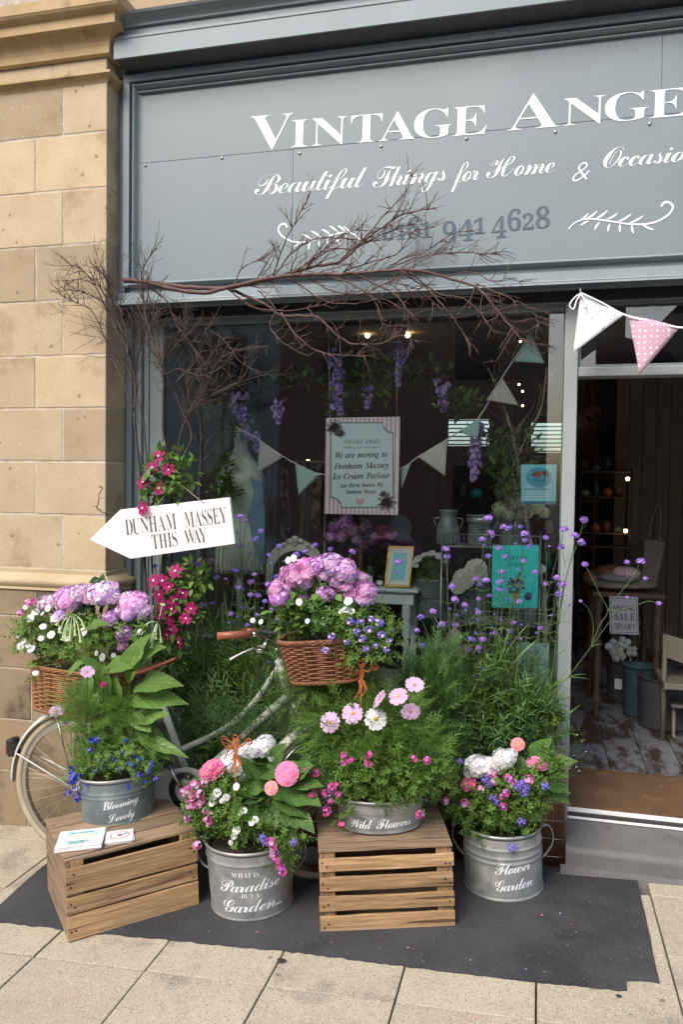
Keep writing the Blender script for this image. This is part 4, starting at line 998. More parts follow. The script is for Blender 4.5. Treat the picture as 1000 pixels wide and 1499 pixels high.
# ------------------------------------------------------------------ wicker baskets
def basket(label, c, a, b, H, taper, m, ang, rings, tiltv=(0,0), rnd_=.4):
    t = thing('wicker_basket', label, 'basket', c, 'wicker baskets on the bicycle', (tiltv[0], tiltv[1], ang))
    def P_(th, s): # superellipse
        cc, ss = math.cos(th), math.sin(th); e = 2/3.2
        return Vector((a*s*math.copysign(abs(cc)**e, cc), b*s*math.copysign(abs(ss)**e, ss), 0))
    nst = 30; sc_ = lambda z: taper+(1-taper)*z/H
    st = MB()
    for k in range(nst):
        th = 2*PI*k/nst; st.tube([P_(th, sc_(0))+Vector((0,0,0)), P_(th, sc_(H))+Vector((0,0,H))], .0026, 5)
    st.build('stakes', M[m], t, local=True, kind='stuff')
    wv = MB(); rg = random.Random(7)
    for i in range(rings):
        z = H*(i+.5)/rings; pts = []; N_ = nst*4
        for k in range(N_+1):
            th = 2*PI*k/N_; amp = .0042*math.cos(PI*(k/4.0)+PI*(i % 2)); p = P_(th, sc_(z)); nrm = Vector((p.x/a/a, p.y/b/b, 0)).normalized()
            pts.append(p+nrm*amp+Vector((0,0,z+rg.uniform(-.0006,.0006))))
        wv.tube(pts, H/rings*.42, 5, caps=False)
    wv.build('weave', M[m], t, local=True, kind='stuff')
    for z, R_ in ((H+.004,.0075),(0,.006)):
        rm = MB()
        for ph in (0, PI/2, PI, 1.5*PI):
            pts = []
            for k in range(161):
                th = 2*PI*k/160; p = P_(th, sc_(z)); nrm = Vector((p.x/a/a, p.y/b/b, 0)).normalized(); q = th*26+ph
                pts.append(p+nrm*(R_*math.cos(q))+Vector((0,0,z+R_*math.sin(q))))
            rm.tube(pts, R_*.62, 5, caps=False)
        rm.build('braided_rim', M[m], t, local=True)
    bs = MB(); n = 36; bs.add([P_(2*PI*k/n, taper) for k in range(n)], [tuple(range(n))]); bs.build('base', M[m], t, local=True)
    sl = MB(); sl.add([P_(2*PI*k/n, sc_(H*.85)*.97)+Vector((0,0,H*.85)) for k in range(n)], [tuple(range(n))]); sl.build('soil', M['soil'], t, local=True)
    return t
RB = Vector((PY(122,1032,BY-.02).x, BY-.02, rz+.012)); 
basket('pale brown wicker basket of pink hydrangeas on the rear rack of the bicycle', RB, .245, .155, .195, .93, 'wicker', -.20, 20)
FB = PY(480,990,BY-.10); 
basket('reddish wicker basket of pink geraniums at the front of the bicycle', FB, .185, .14, .165, .80, 'wicker_red', .10, 18, (0, -.10))

# ------------------------------------------------------------------ reed trough along the window
tr = thing('reed_planter', 'long dark reed covered planter box standing against the shop front', 'planter', (-.55,-.12,gz(-.5)))
X0, X1, Y0, Y1 = -1.45, .135, -.215, -.035
zf = lambda x: gz(x)
HP = .36
mb = MB(); mb.box(X0+.01, X1-.01, Y0+.01, Y1-.01, gz(X0)-.02, gz(X0)+HP-.05); mb.build('trough', M['bed'], tr)
mb = MB(); mb.box(X0+.012, X1-.012, Y0+.012, Y1-.012, gz(X0)+HP-.05, gz(X0)+HP-.045+.02); mb.build('soil', M['soil'], tr)
r = random.Random(8); rd = MB(); per = []
x = X0
while x < X1: per.append((x, Y0)); x += .0085
y = Y0
while y < Y1: per.append((X1, y)); y += .0085
for (x, y) in per:
    w = .0042; h = HP+r.uniform(-.006,.012)+.04*(x > -.1); rd.tube([(x+r.uniform(-.001,.001), y+r.uniform(-.001,.001), gz(x)), (x+r.uniform(-.003,.003), y+r.uniform(-.003,.001), gz(x)+h)], w, 5)
rd.build('reeds', M['reed'], tr, kind='stuff')
wr = MB()
for q in (.05,.13,.21,.29,.36):
    pts = [(x, y-.0045 if y == Y0 else y, gz(x)+q+r.uniform(-.0015,.0015)) if y == Y0 else (x+.0045, y, gz(x)+q) for (x, y) in per[::3]]; wr.tube(pts, .0011, 4)
wr.build('binding_wire', M['wire'], tr, kind='stuff')

# ------------------------------------------------------------------ arrow sign
SY = -.40
sg = thing('arrow_sign', 'white painted wooden arrow board pointing left, hung on string from the branches', 'sign', PY(250,770,SY))
cs = [PY(x, y, SY) for x, y in ((131,790),(176,746),(336,728),(344,796),(191,818))]
cs = [Vector((p.x, SY, p.z)) for p in cs]
mb = MB(); n = 5; mb.add(cs+[p+Vector((0,.018,0)) for p in cs], [tuple(reversed(range(5)))[::1], tuple(range(5,10))]+[(i,(i+1)%5,(i+1)%5+5,i+5) for i in range(5)], False)
sb = mb.build('board', M['signwood'], sg, bevel=.002)
def sgl(txt, a, b, h):
    A, B = PY(*a, SY-.0005), PY(*b, SY-.0005); hh = (PY(a[0], a[1]-h, SY)-A).length; mb = MB(); write(mb, txt, 'serif', A, B, hh, NF, off=-.012, gap=.08, space=.45, lift=.0012)
    mb.build('lettering', M['letter'], sg, label=None)
sgl('DUNHAM', (185,783.5), (259,774.5), 24); sgl('MASSEY', (272,773), (333,765), 24)
sgl('THIS', (224,804), (261,799), 22); sgl('WAY', (272,797.5), (304,793), 22)
kn = PY(257,706,SY-.02)
mb = MB(); mb.tube(smooth([tuple(PY(228,741,SY-.004)), tuple(PY(243,723,SY-.012)), tuple(kn), tuple(PY(276,719,SY-.012)), tuple(PY(299,737,SY-.004))], 4), .0017, 5); mb.build('string', M['string'], sg)

# ------------------------------------------------------------------ bunting over the door
bt = thing('door_bunting', 'cotton bunting with a floral flag and a pink spotted flag above the doorway', 'bunting', PY(850,432,-.2))
BYY = -.20
def flag(corners, mat_, nm, parent, Yp, seed=0, wav=.010):
    P0, P1, P2 = [PY(x, y, Yp) for x, y in corners]; n = 10; mb = MB(); vs = []; idx = {}
    for i in range(n+1):
        for j in range(n+1-i):
            a, b = i/n, j/n; p = P0*(1-a-b)+P1*a+P2*b; p = p+Vector((0, wav*math.sin(5*a+3*b+seed)*(1-b*.3), 0)); idx[(i,j)] = len(vs); vs.append(p)
    fs = []
    for i in range(n):
        for j in range(n-i):
            fs.append((idx[(i,j)], idx[(i+1,j)], idx[(i,j+1)]))
            if j < n-i-1: fs.append((idx[(i+1,j)], idx[(i+1,j+1)], idx[(i,j+1)]))
    mb.add(vs, fs, True); o = mb.build(nm, mat_, parent); s_ = o.modifiers.new('solid','SOLIDIFY'); s_.thickness = .0015; return o
def dotmat(name, base, dot, scale, size, thr=0.0, dot2=None):
    m = mat(name, base, rough=.9, trans=.15, rand=False, bump=.2, bsc=300); nt = m.node_tree; N = nt.nodes; L = nt.links; b = N['Principled BSDF']
    v = N.new('ShaderNodeTexVoronoi'); v.inputs['Scale'].default_value = scale; v.inputs['Randomness'].default_value = .9 if thr else .25
    tc = [n for n in N if n.type == 'TEX_COORD'][0]; cm = N.new('ShaderNodeMapping'); cm.inputs['Scale'].default_value = (1,0.0,1); L.new(tc.outputs['Object'], cm.inputs[0]); L.new(cm.outputs[0], v.inputs['Vector'])
    no = N.new('ShaderNodeTexNoise'); no.inputs['Scale'].default_value = scale*4; L.new(cm.outputs[0], no.inputs['Vector'])
    ad = N.new('ShaderNodeMath'); ad.operation = 'MULTIPLY_ADD'; ad.inputs[1].default_value = .55 if thr else 0.0; L.new(no.outputs[0], ad.inputs[0]); L.new(v.outputs['Distance'], ad.inputs[2])
    lt_ = N.new('ShaderNodeMath'); lt_.operation = 'LESS_THAN'; lt_.inputs[1].default_value = size; L.new(ad.outputs[0], lt_.inputs[0])
    sp = N.new('ShaderNodeSeparateColor'); L.new(v.outputs['Color'], sp.inputs[0])
    mx = N.new('ShaderNodeMix'); mx.data_type = 'RGBA'; mx.inputs[6].default_value = (*dot, 1); mx.inputs[7].default_value = (*(dot2 or dot), 1)
    g = N.new('ShaderNodeMath'); g.operation = 'GREATER_THAN'; g.inputs[1].default_value = .6; L.new(sp.outputs[1], g.inputs[0]); L.new(g.outputs[0], mx.inputs[0])
    m2 = N.new('ShaderNodeMix'); m2.data_type = 'RGBA'; m2.inputs[6].default_value = (*base, 1); L.new(mx.outputs[2], m2.inputs[7]); L.new(lt_.outputs[0], m2.inputs[0]); L.new(m2.outputs[2], b.inputs['Base Color'])
    return m
M['f_white'] = dotmat('white_floral_cotton', (.74,.76,.80), (.10,.34,.20), 38, .42, 1, (.30,.10,.18))
M['f_pink'] = dotmat('pink_spotted_cotton', (.58,.36,.47), (.78,.74,.78), 42, .24)
M['f_cream'] = dotmat('cream_floral_cotton', (.68,.65,.60), (.33,.17,.14), 60, .42, 1, (.2,.26,.2))
M['f_aqua'] = mat('aqua_cotton', (.42,.66,.64), (.46,.70,.68), sc=20, rough=.9, trans=.15)
flag([(850,430),(913,462),(839,517)], M['f_white'], 'flag', bt, BYY, 0)['label'] = 'white floral flag'
flag([(920,461),(996,479),(936,549)], M['f_pink'], 'flag', bt, BYY, 2)['label'] = 'pink spotted flag'
flag([(1004,480),(1078,474),(1046,552)], M['f_white'], 'flag', bt, BYY, 3)
mb = MB(); pts = smooth([tuple(PY(x,y,BYY-.003)) for x, y in ((850,429),(880,443),(914,461),(950,471),(998,480),(1060,477),(1150,460))], 5); vs = []
for p in pts: p = Vector(p); vs += [p+Vector((0,0,.004)), p-Vector((0,0,.004))]
mb.add(vs, [(2*i,2*i+2,2*i+3,2*i+1) for i in range(len(pts)-1)], True); o = mb.build('tape', M['ribbon'], bt); s_ = o.modifiers.new('solid','SOLIDIFY'); s_.thickness = .002
mb = MB(); mb.tube(smooth([tuple(PY(x,y,BYY-.006)) for x, y in ((852,430),(845,433),(838,440),(834,448),(840,453),(844,441),(850,432)) ], 4), .0035, 6)
mb.tube(smooth([tuple(PY(x,y,BYY-.01)) for x, y in ((850,431),(856,440),(857,452))],4), .004, 6); mb.build('knot', M['ribbon'], bt)
hk = MB(); hp_ = PY(850,428,BYY); hk.tube([(hp_.x, -.15, hp_.z+.03), (hp_.x, -.15, hp_.z+.006), (hp_.x, BYY-.008, hp_.z-.002), (hp_.x, BYY-.008, hp_.z+.01)], .002, 5); hk.build('hook', M['wire'], bt)
# ------------------------------------------------------------------ scattering of leaves
class Proto:
    def __init__(s, mb):
        s.V = np.array(mb.v, dtype=float); s.F = np.array([f for f in mb.f if len(f) == 4], dtype=int); s.M = np.array([m for f, m in zip(mb.f, mb.m) if len(f) == 4], dtype=int)
nr = np.random.RandomState(12)
class Scat:
    def __init__(s): s.V = []; s.F = []; s.Mi = []; s.n = 0
    def put(s, pr, T, D, Sc, nrm=None, jit=.5, mi=None):
        T = np.atleast_2d(np.array(T, dtype=float)); N = len(T); D = np.array(D, dtype=float).reshape(N, 3); Sc = np.broadcast_to(np.array(Sc, dtype=float), (N,))
        D = D/np.maximum(1e-9, np.linalg.norm(D, axis=1))[:,None]
        up = np.tile(np.array([0,0,1.0]), (N,1)) if nrm is None else np.array(nrm, dtype=float).reshape(N, 3)
        up = up + nr.uniform(-jit, jit, (N, 3)); x = np.cross(D, up); l = np.linalg.norm(x, axis=1); x[l < 1e-5] = [1,0,0]; x /= np.linalg.norm(x, axis=1)[:,None]
        y = np.cross(x, D)                       # y = leaf normal
        V = pr.V; W = (V[None,:,0,None]*x[:,None,:] + V[None,:,1,None]*y[:,None,:] + V[None,:,2,None]*D[:,None,:])*Sc[:,None,None] + T[:,None,:]
        k = len(V); F = pr.F[None] + (s.n + k*np.arange(N))[:,None,None]
        s.V.append(W.reshape(-1,3)); s.F.append(F.reshape(-1,4)); s.Mi.append(np.tile(pr.M if mi is None else np.full(len(pr.M), mi), N)); s.n += k*N; return s
    def build(s, name, mats, parent, kind=None, label=None):
        V = np.concatenate(s.V); F = np.concatenate(s.F); Mi = np.concatenate(s.Mi)
        off = WLOC[parent.name] if parent else Vector((0,0,0)); V = V-np.array(off)
        me = bpy.data.meshes.new(name); me.vertices.add(len(V)); me.vertices.foreach_set('co', V.ravel()); me.loops.add(F.size); me.loops.foreach_set('vertex_index', F.ravel().astype(np.int32))
        me.polygons.add(len(F)); me.polygons.foreach_set('loop_start', np.arange(0, F.size, 4, dtype=np.int32)); me.polygons.foreach_set('loop_total', np.full(len(F), 4, dtype=np.int32))
        for m in (mats if isinstance(mats, list) else [mats]): me.materials.append(m)
        me.polygons.foreach_set('material_index', Mi.astype(np.int32)); me.polygons.foreach_set('use_smooth', np.ones(len(F), dtype=bool)); me.update(calc_edges=True)
        o = bpy.data.objects.new(name, me); COL.objects.link(o); o.parent = parent; WLOC[o.name] = off
        return tag(o, label=label, kind=kind)
def leafproto(W, seg=3, droop=.35, fold=.15, prof=None):
    mb = MB(); prof = prof or {2:[.25,1,0.05],3:[.2,1,.75,.03],4:[.12,.75,1.0,.62,0.02],6:[.15,.6,.95,1,.8,.45,.02]}[seg]
    mb.leaf((0,0,0), (0,0,1), (0,1,0), 1.0, W, 0, fold, seg, prof)
    V = []                                       # bend about X towards -y
    for x, y, z in mb.v: a = droop*z; V.append((x, y-math.sin(a)*z*.6, z*math.cos(a*.7)))
    mb.v = V; return Proto(mb)
LF = {'small': leafproto(.42, 2), 'oval': leafproto(.5, 3, .4), 'lance': leafproto(.16, 3, .4), 'blade': leafproto(.055, 3, .5, .05), 'broad': leafproto(.58, 4, .5, .12), 'round': leafproto(.8, 3, .3)}
def frond(seed, n=5, w=.022, sl=.42):
    r = random.Random(seed); mb = MB(); pts = []; p = Vector((0,0,0)); d = Vector((0,0,1))
    for i in range(n+1): pts.append(p.copy()); d = (d+Vector((r.uniform(-.2,.2), r.uniform(-.28,.1), 0))).normalized(); p += d/n
    mb.blade(pts, w, Vector((0,1,0)))
    for i in range(1, n+1):
        for s_ in (-1, 1):
            if i == n and s_ == 1: continue
            L = sl*(1.1-.5*i/n)*r.uniform(.7,1.2); a = r.uniform(.5,.9); q = pts[i]; dd = Vector((s_*math.sin(a), r.uniform(-.3,.3), math.cos(a)))
            m_ = q+dd*L*.5; e = q+dd*L+Vector((0,-.05,.04)); mb.blade([q, m_, e], w*.8, Vector((0,1,0)))
            if r.random() < .8: f_ = m_+Vector((s_*.05, r.uniform(-.1,.1), .2))*L*2; mb.blade([m_, f_], w*.7, Vector((0,1,0)))
            if r.random() < .6: f_ = m_+Vector((s_*.22, r.uniform(-.1,.1), .02))*L*2; mb.blade([m_, f_], w*.7, Vector((0,1,0)))
    return Proto(mb)
FR = [frond(i) for i in range(5)]
FRC = [frond(10+i, 5, .045, .42) for i in range(3)]
def whorl():        # small sprig: stem with 8 little leaves
    mb = MB(); r = random.Random(4)
    mb.blade([(0,0,0),(0,0,.5),(0,0,1)], .03, Vector((0,1,0)))
    for i in range(9):
        z = .15+.1*i; a = i*2.4; L = .34*(1.15-.06*i); d = Vector((math.cos(a), math.sin(a), .65)); mb.leaf((0,0,z), d, (0,0,1), L, L*.42, .3, .12, 2, [.25,1,.05])
    return Proto(mb)
SPRIG = whorl()
def whorl2():
    mb = MB(); mb.blade([(0,0,0),(0,0,.5),(0,0,1)], .02, Vector((0,1,0)))
    for i in range(10):
        z = .05+.1*i; a = i*1.57+.4; L = .40*(1.1-.05*i); d = Vector((math.cos(a), math.sin(a), .8)); mb.leaf((0,0,z), d, (0,0,1), L, L*.15, .5, .1, 2, [.4,1,.05])
    return Proto(mb)
NEEDLE = whorl2()
def ell_pts(px, py, Y, rx, ry, rd, n, shell=.5):
    c = PY(px, py, Y); s = S(px, py, Y); u = nr.normal(size=(n, 3)); u /= np.linalg.norm(u, axis=1)[:,None]; q = nr.uniform(0, 1, n)**(shell)
    u2 = u*q[:,None]; P = np.array(c)+np.stack([u2[:,0]*rx*s, u2[:,1]*rd, u2[:,2]*ry*s], 1); return P, u
def dirs(u, out=.8, up=.6, rn=.5): return u*out+np.array([0,0,up])+nr.normal(size=u.shape)*rn
def fill(sc_, proto, px, py, Y, rx, ry, rd, n, L, out=.8, up=.6, rn=.5, shell=.5, mi=None, jit=.5, drop=0):
    P, u = ell_pts(px, py, Y, rx, ry, rd, n, shell); D = dirs(u, out, up, rn)
    if drop: D[:,2] -= drop
    protos = proto if isinstance(proto, list) else [proto]
    for i, pr in enumerate(protos): sc_.put(pr, P[i::len(protos)], D[i::len(protos)], L*nr.uniform(.65,1.3,len(P[i::len(protos)])), mi=mi, jit=jit)
def stems(parent, base, tips, r0=.0016, r1=.001, m='stem', arch=.25, name='stems', n=4):
    mb = MB(); rr_ = random.Random(len(tips))
    for t in tips:
        b = Vector(base)+Vector((rr_.uniform(-.04,.04), rr_.uniform(-.03,.03), 0)); t = Vector(t); mid = b.lerp(t, .5)+Vector((0,0,(t-b).length*arch*.5))+rv(rr_, .01)
        mb.tube([b*(1-k)**2+mid*2*k*(1-k)+t*k*k for k in [i/5 for i in range(6)]], [r0, r1], n, caps=False)
    return mb.build(name, M[m], parent, kind='stuff')

# ------------------------------------------------------------------ flower heads
def floret(mb, c, nrm, R_, k=5, cup=.25, m=0, wide=1.22, spin=0.0, cm=None):
    c = Vector(c); nrm = Vector(nrm).normalized(); x = nrm.orthogonal().normalized(); y = nrm.cross(x)
    for i in range(k):
        a = 2*PI*i/k+spin; d = x*math.cos(a)+y*math.sin(a); s_ = nrm.cross(d); w = R_*wide*math.sin(PI/k)*1.05
        mb.add([c, c+d*R_*.62-s_*w+nrm*R_*cup*.7, c+d*R_+nrm*R_*cup, c+d*R_*.62+s_*w+nrm*R_*cup*.7], [(0,1,2,3)], True, m)
    if cm is not None: mb.add([c+nrm*R_*.12+(x*math.cos(a)+y*math.sin(a))*R_*.16 for a in (0,PI/2,PI,1.5*PI)], [(0,1,2,3)], True, cm)
def cluster(name, R_, n, fr, mats, dome=.75, cm=None, seed=0, k=5, fz=.8, stalk=True):
    r = random.Random(seed); mb = MB()
    for i in range(n):
        z = 1-(i+.5)/n*(1+ (1-dome)*0+ .55*dome); a = i*2.39996; q = math.sqrt(max(0, 1-z*z)); d = Vector((q*math.cos(a), q*math.sin(a), z))
        p = Vector((d.x*R_, d.y*R_, d.z*R_*fz))*(r.uniform(.82,1.06) if R_ > .02 else r.uniform(.88,1.04)); floret(mb, p, (d+rv(r,.3)), fr*r.uniform(.8,1.15), k, r.uniform(.1,.35), r.randrange(len(mats)-(1 if cm else 0)), spin=r.uniform(0,2), cm=(len(mats)-1) if cm else None)
    mb.blob((0,0,-R_*.05), R_*(.66 if R_ > .02 else .3), 8, 5, (1,1,fz)); 
    for j in range(len(mb.m)-40, len(mb.m)): mb.m[j] = len(mats)
    return mb.mesh(name, [M[x] for x in mats]+[M[mats[0]]])
FL = {}
FL['verb'] = [cluster('verbena_head', .0125, 16+3*i, .0048, ['p_verb','p_verb2'] if i else ['p_verb'], .6, seed=i, fz=.8) for i in range(3)]
FL['hyd'] = [cluster('hydrangea_head', .052, 150, .0090, mats_, .75, seed=i+5, k=4, fz=.62) for i, mats_ in enumerate((['p_hyd','p_lil','p_ger'],['p_hyd','p_hyd','p_hydb','p_white'],['p_lil','p_white','p_hyd']))]
FL['ger'] = [cluster('geranium_head', .042, 85, .0092, mats_, .75, seed=i+9, fz=.75) for i, mats_ in enumerate((['p_ger','p_lil'],['p_ger','p_hyd'],['p_pur','p_pur','p_lil'],['p_hydb','p_lil','p_hyd']))]
FL['phlox'] = [cluster('phlox_head', .036, 60, .0115, ['p_white'], .8, seed=i+15, fz=.7, cm='p_lil') if False else cluster('phlox_head', .036, 60, .0115, ['p_white'], .8, seed=i+15, fz=.7) for i in range(2)]
FL['white'] = [cluster('white_flower', .010, 6, .0095, ['p_white'], .6, seed=22), cluster('white_flower', .017, 11, .0098, ['p_white'], .7, seed=23)]
FL['nempink'] = [cluster('nemesia_flower', .0125, 9, .0088, ['p_hyd','p_hyd','p_hot'], .8, seed=25), cluster('nemesia_flower', .012, 9, .0085, ['p_hot','p_pur'], .8, seed=26)]
FL['blue'] = [cluster('lobelia_flower', .010, 4, .0090, ['p_blue'], .8, seed=28), cluster('lobelia_flower', .015, 7, .0085, ['p_blue','p_blue2'], .8, seed=29)]
FL['blue2'] = [cluster('blue_flower', .014, 15, .0055, ['p_blue2','p_verb'], .9, seed=31, fz=1.3)]
FL['magenta'] = [cluster('diascia_flower', .0105, 4, .0110, ['p_hot','p_mag'], .6, seed=33), cluster('diascia_flower', .015, 12, .0075, ['p_hot','p_pur'], .9, seed=34, fz=1.2)]
FL['borage'] = [cluster('borage_head', .016, 10, .0085, ['p_blue2','p_lil','p_hydb'], .7, seed=36)]
FL['greenw'] = [cluster('viburnum_head', .055, 80, .0130, ['p_greenw','p_cream'], .8, seed=38, k=4)]
def petalflower(name, R_, k, mats, layers=1, wide=1.0, notch=True, tip=0.0, cup=.12, centre=.18, seed=0, cz=.06):
    r = random.Random(seed); mb = MB()
    for L in range(layers):
        RL = R_*(1-.8*L/max(1,layers)) if layers > 1 else R_; kk = max(5, int(k*(1-.55*L/max(1,layers)))) if layers > 1 else k
        for i in range(kk):
            a = 2*PI*(i+.5*(L % 2))/kk+r.uniform(-.06,.06); d = Vector((math.cos(a), math.sin(a), 0)); s_ = Vector((-d.y, d.x, 0)); w = RL*math.sin(PI/kk)*wide*(1 if layers == 1 else 1.25)
            ex = cup+ (L*.55/layers if layers > 1 else 0)+r.uniform(-.06,.08); vs = []; rows = [(.12,.25),(.45,.85),(.80,1.0),(1.0,.62 if not tip else .05)]
            for (q, ww) in rows:
                zz = RL*ex*(q-.35*q*q)+ L*R_*.085; sag = -.12*RL*q*q if layers == 1 else -.03*RL
                for e in (-1, 0, 1):
                    vs.append(d*(RL*q*(1 if not (notch and q == 1.0 and e == 0) else .93))+s_*(w*ww*e)+Vector((0,0,zz+sag+(.02*RL if e else 0))))
            mb.add(vs, [(j*3+e, j*3+e+1, j*3+e+4, j*3+e+3) for j in range(3) for e in (0,1)], True, r.randrange(len(mats)-1) if len(mats) > 2 else 0)
    mb.cur = len(mats)-1; mb.blob((0,0,R_*cz+(layers-1)*R_*.075), R_*centre, 10, 5, (1,1,.6)); mb.cur = 0
    return mb.mesh(name, [M[x] for x in mats])
FL['cosmos'] = [petalflower('cosmos_flower', .042, 8, ['p_cos','p_yel'], 1, .80, seed=1, centre=.17), petalflower('cosmos_flower', .040, 8, ['p_cos','p_tan'], 1, .80, cup=.4, seed=2, centre=.17)]
FL['cosmosw'] = [petalflower('cosmos_flower', .044, 8, ['p_white','p_yel'], 1, .84, seed=3, centre=.2)]
FL['white'] = [petalflower('white_flower', .0125, 5, ['p_white','p_yel'], 1, 1.0, cup=.15, seed=41, centre=.14), petalflower('white_flower', .0145, 5, ['p_white','p_yel'], 1, 1.0, cup=.3, seed=42, centre=.12)]
FL['zin'] = [petalflower('zinnia_flower', .047, 20, ['p_zin','p_hot','p_zin','p_yel'], 5, .95, notch=False, seed=4, cup=.0, centre=.12), petalflower('zinnia_flower', .046, 20, ['p_zin','p_ger','p_zin','p_sal'], 5, .95, notch=False, seed=7, cup=.0, centre=.12)]
FL['zins'] = [petalflower('zinnia_flower', .027, 18, ['p_sal','p_zin','p_sal','p_yel'], 4, .9, notch=False, seed=5, cup=.0, centre=.22)]
FL['clem'] = [petalflower('clematis_flower', .036, 6, ['p_mag','p_white'], 1, .58, notch=False, tip=1, cup=.1, seed=6, centre=.18, cz=.1), petalflower('clematis_flower', .033, 6, ['p_mag','p_white'], 1, .58, notch=False, tip=1, cup=.4, seed=8, centre=.15, cz=.1)]
FL['dark'] = [petalflower('dark_flower', .018, 10, ['p_mag','p_mag'], 2, .9, seed=9)]
fr_ = random.Random(77)
def head(kind, parent, px, py, Y, dr=(0,-.55,.75), s=1.0, name=None, v=None, jit=.35, label=None, rpx=None, base=None):
    L = FL[kind]; me = L[v if v is not None else fr_.randrange(len(L))]; p = PY(px, py, Y); d = Vector(dr)+rv(fr_, jit)
    if rpx: s = rpx*S(px, py, Y)/base
    o = inst(name or me.name.split('.')[0], me, parent, p, aim(d, fr_.uniform(0,6)), s*fr_.uniform(.94,1.06)); 
    if label: o['label'] = label
    return p
def plant(label, cat, loc, name, group=None): return thing(name, label, cat, loc, group)

# ------------------------------------------------------------------ branches
def grow(mb, p, d, L, r0, depth, rg, wander=.18, grav=0.0, dens=1.0, hb=None):
    n = max(3, int(L/.035)); pts = [Vector(p)]; rad = [r0]; d = Vector(d).normalized()
    for i in range(n):
        d = (d+rv(rg, wander)*Vector((1,.5,1)).length*.58+Vector((0,0,grav))).normalized() if False else (d+Vector((rg.uniform(-wander,wander), rg.uniform(-wander,wander)*.6, rg.uniform(-wander,wander)+grav))).normalized()
        pts.append(pts[-1]+d*(L/n)); rad.append(max(.0009, r0*(1-.75*(i+1)/n)))
    mb.tube(pts, rad, 4 if r0 < .004 else 6)
    if depth > 0:
        k = max(1, int(L*rg.uniform(14,26)))
        for _ in range(k):
            i = rg.randrange(1, n); dd = (pts[i]-pts[i-1]).normalized(); sd_ = rv(rg, 1); sd_.y *= .6; nd = (dd*.75+sd_*.75); 
            grow(mb, pts[i], nd, L*rg.uniform(.22,.5), rad[i]*.62, depth-1, rg, wander*1.15, grav, dens, hb)
    return pts
def bough(thing_, pix, Y, r0, r1, seed, m='bark_red', twig=.22, depth=2, dens=7, updir=(0,0,.2), yv=.02, tl=1.0, start=.1, split=True, wander=.2):
    rg = random.Random(seed)
    P = [PY(x+rg.uniform(-2,2), y+rg.uniform(-2,2), Y+rg.uniform(-yv, yv)) for x, y in pix]; P = [Vector(p) for p in smooth([tuple(p) for p in P], 6)]
    P = [p+rv(rg, .0028) for p in P]; L = len(P); rad = [r0+(r1-r0)*i/(L-1) for i in range(L)]
    rad = [q*(1+rg.uniform(-.06,.09)) for q in rad]
    mb = MB(); mb.tube(P, rad, 8); ln = sum((P[i+1]-P[i]).length for i in range(L-1)); o = mb.build('branch', M[m], thing_)
    tw = MB(); 
    for _ in range(int(ln*dens*(4.2 if m == 'bark_red' else 3.0))):
        i = rg.randrange(int(L*start)+1, L-1); dd = (P[i]-P[i-1]).normalized(); s_ = rv(rg, 1); s_.y *= .5
        grow(tw, P[i], dd*.8+s_*.8+Vector(updir), twig*rg.uniform(.5,1.3)*(1-.3*i/L), max(.0026 if m == 'bark_red' else .0020, rad[i]*.42), depth, rg, wander*1.25, 0, tl)
    if tw.v: tw.build('twigs', M[m], thing_, kind='stuff')
    return P
hb = thing('branch_arch', 'large bare red brown branch arching across the window head and fascia', 'branch', PY(185,410,-.26))
BYF = -.26
bough(hb, [(183,409),(215,413),(270,419),(330,421),(365,418),(400,408),(450,394),(500,380),(545,345),(590,315),(640,306)], BYF, .0125, .0025, 1, depth=2, dens=5, twig=.20, start=.35)
bough(hb, [(215,413),(290,428),(350,418),(413,404),(472,403),(518,399),(595,396),(654,406),(695,418),(713,436),(730,457),(751,485),(774,508)], BYF-.03, .0105, .0022, 2, depth=2, dens=5, twig=.20, start=.25)
bough(hb, [(330,421),(385,444),(412,460),(465,463),(490,490),(520,503),(560,502),(590,490),(615,505)], BYF+.03, .0075, .0016, 3, depth=1, dens=6, twig=.13, start=.4)
bough(hb, [(412,460),(437,495),(465,513),(500,520),(539,522)], BYF+.02, .0045, .0013, 4, depth=1, dens=6, twig=.12)
bough(hb, [(518,399),(574,429),(600,455),(612,469)], BYF-.04, .005, .0014, 5, depth=1, dens=6, twig=.12)
bough(hb, [(585,396),(626,425),(651,450),(675,485),(688,508)], BYF-.02, .0045, .0013, 6, depth=1, dens=6, twig=.12)
bough(hb, [(400,408),(420,352),(438,318),(453,288)], BYF-.02, .0042, .0011, 7, depth=1, dens=8, twig=.12)
bough(hb, [(345,418),(352,396),(372,384),(398,370),(405,352)], BYF-.01, .0035, .001, 8, depth=1, dens=8, twig=.10)
bough(hb, [(500,380),(535,348),(565,312),(590,288),(603,256)], BYF-.03, .004, .001, 9, depth=1, dens=9, twig=.12)
bough(hb, [(560,398),(600,380),(650,372),(700,372),(744,376)], BYF-.01, .0036, .001, 10, depth=1, dens=9, twig=.12)
bough(hb, [(430,400),(470,372),(500,345),(540,330)], BYF-.05, .0036, .001, 12, depth=1, dens=9, twig=.13)
bough(hb, [(205,412),(240,440),(262,480),(282,505),(300,540),(330,520)], BYF+.03, .0042, .0012, 13, depth=1, dens=9, twig=.13)
bough(hb, [(450,403),(480,425),(530,430),(570,415),(620,430),(660,470)], BYF, .0036, .001, 14, depth=1, dens=9, twig=.12)
bough(hb, [(695,418),(740,432),(775,452),(788,480)], BYF-.02, .0036, .001, 15, depth=1, dens=9, twig=.12)
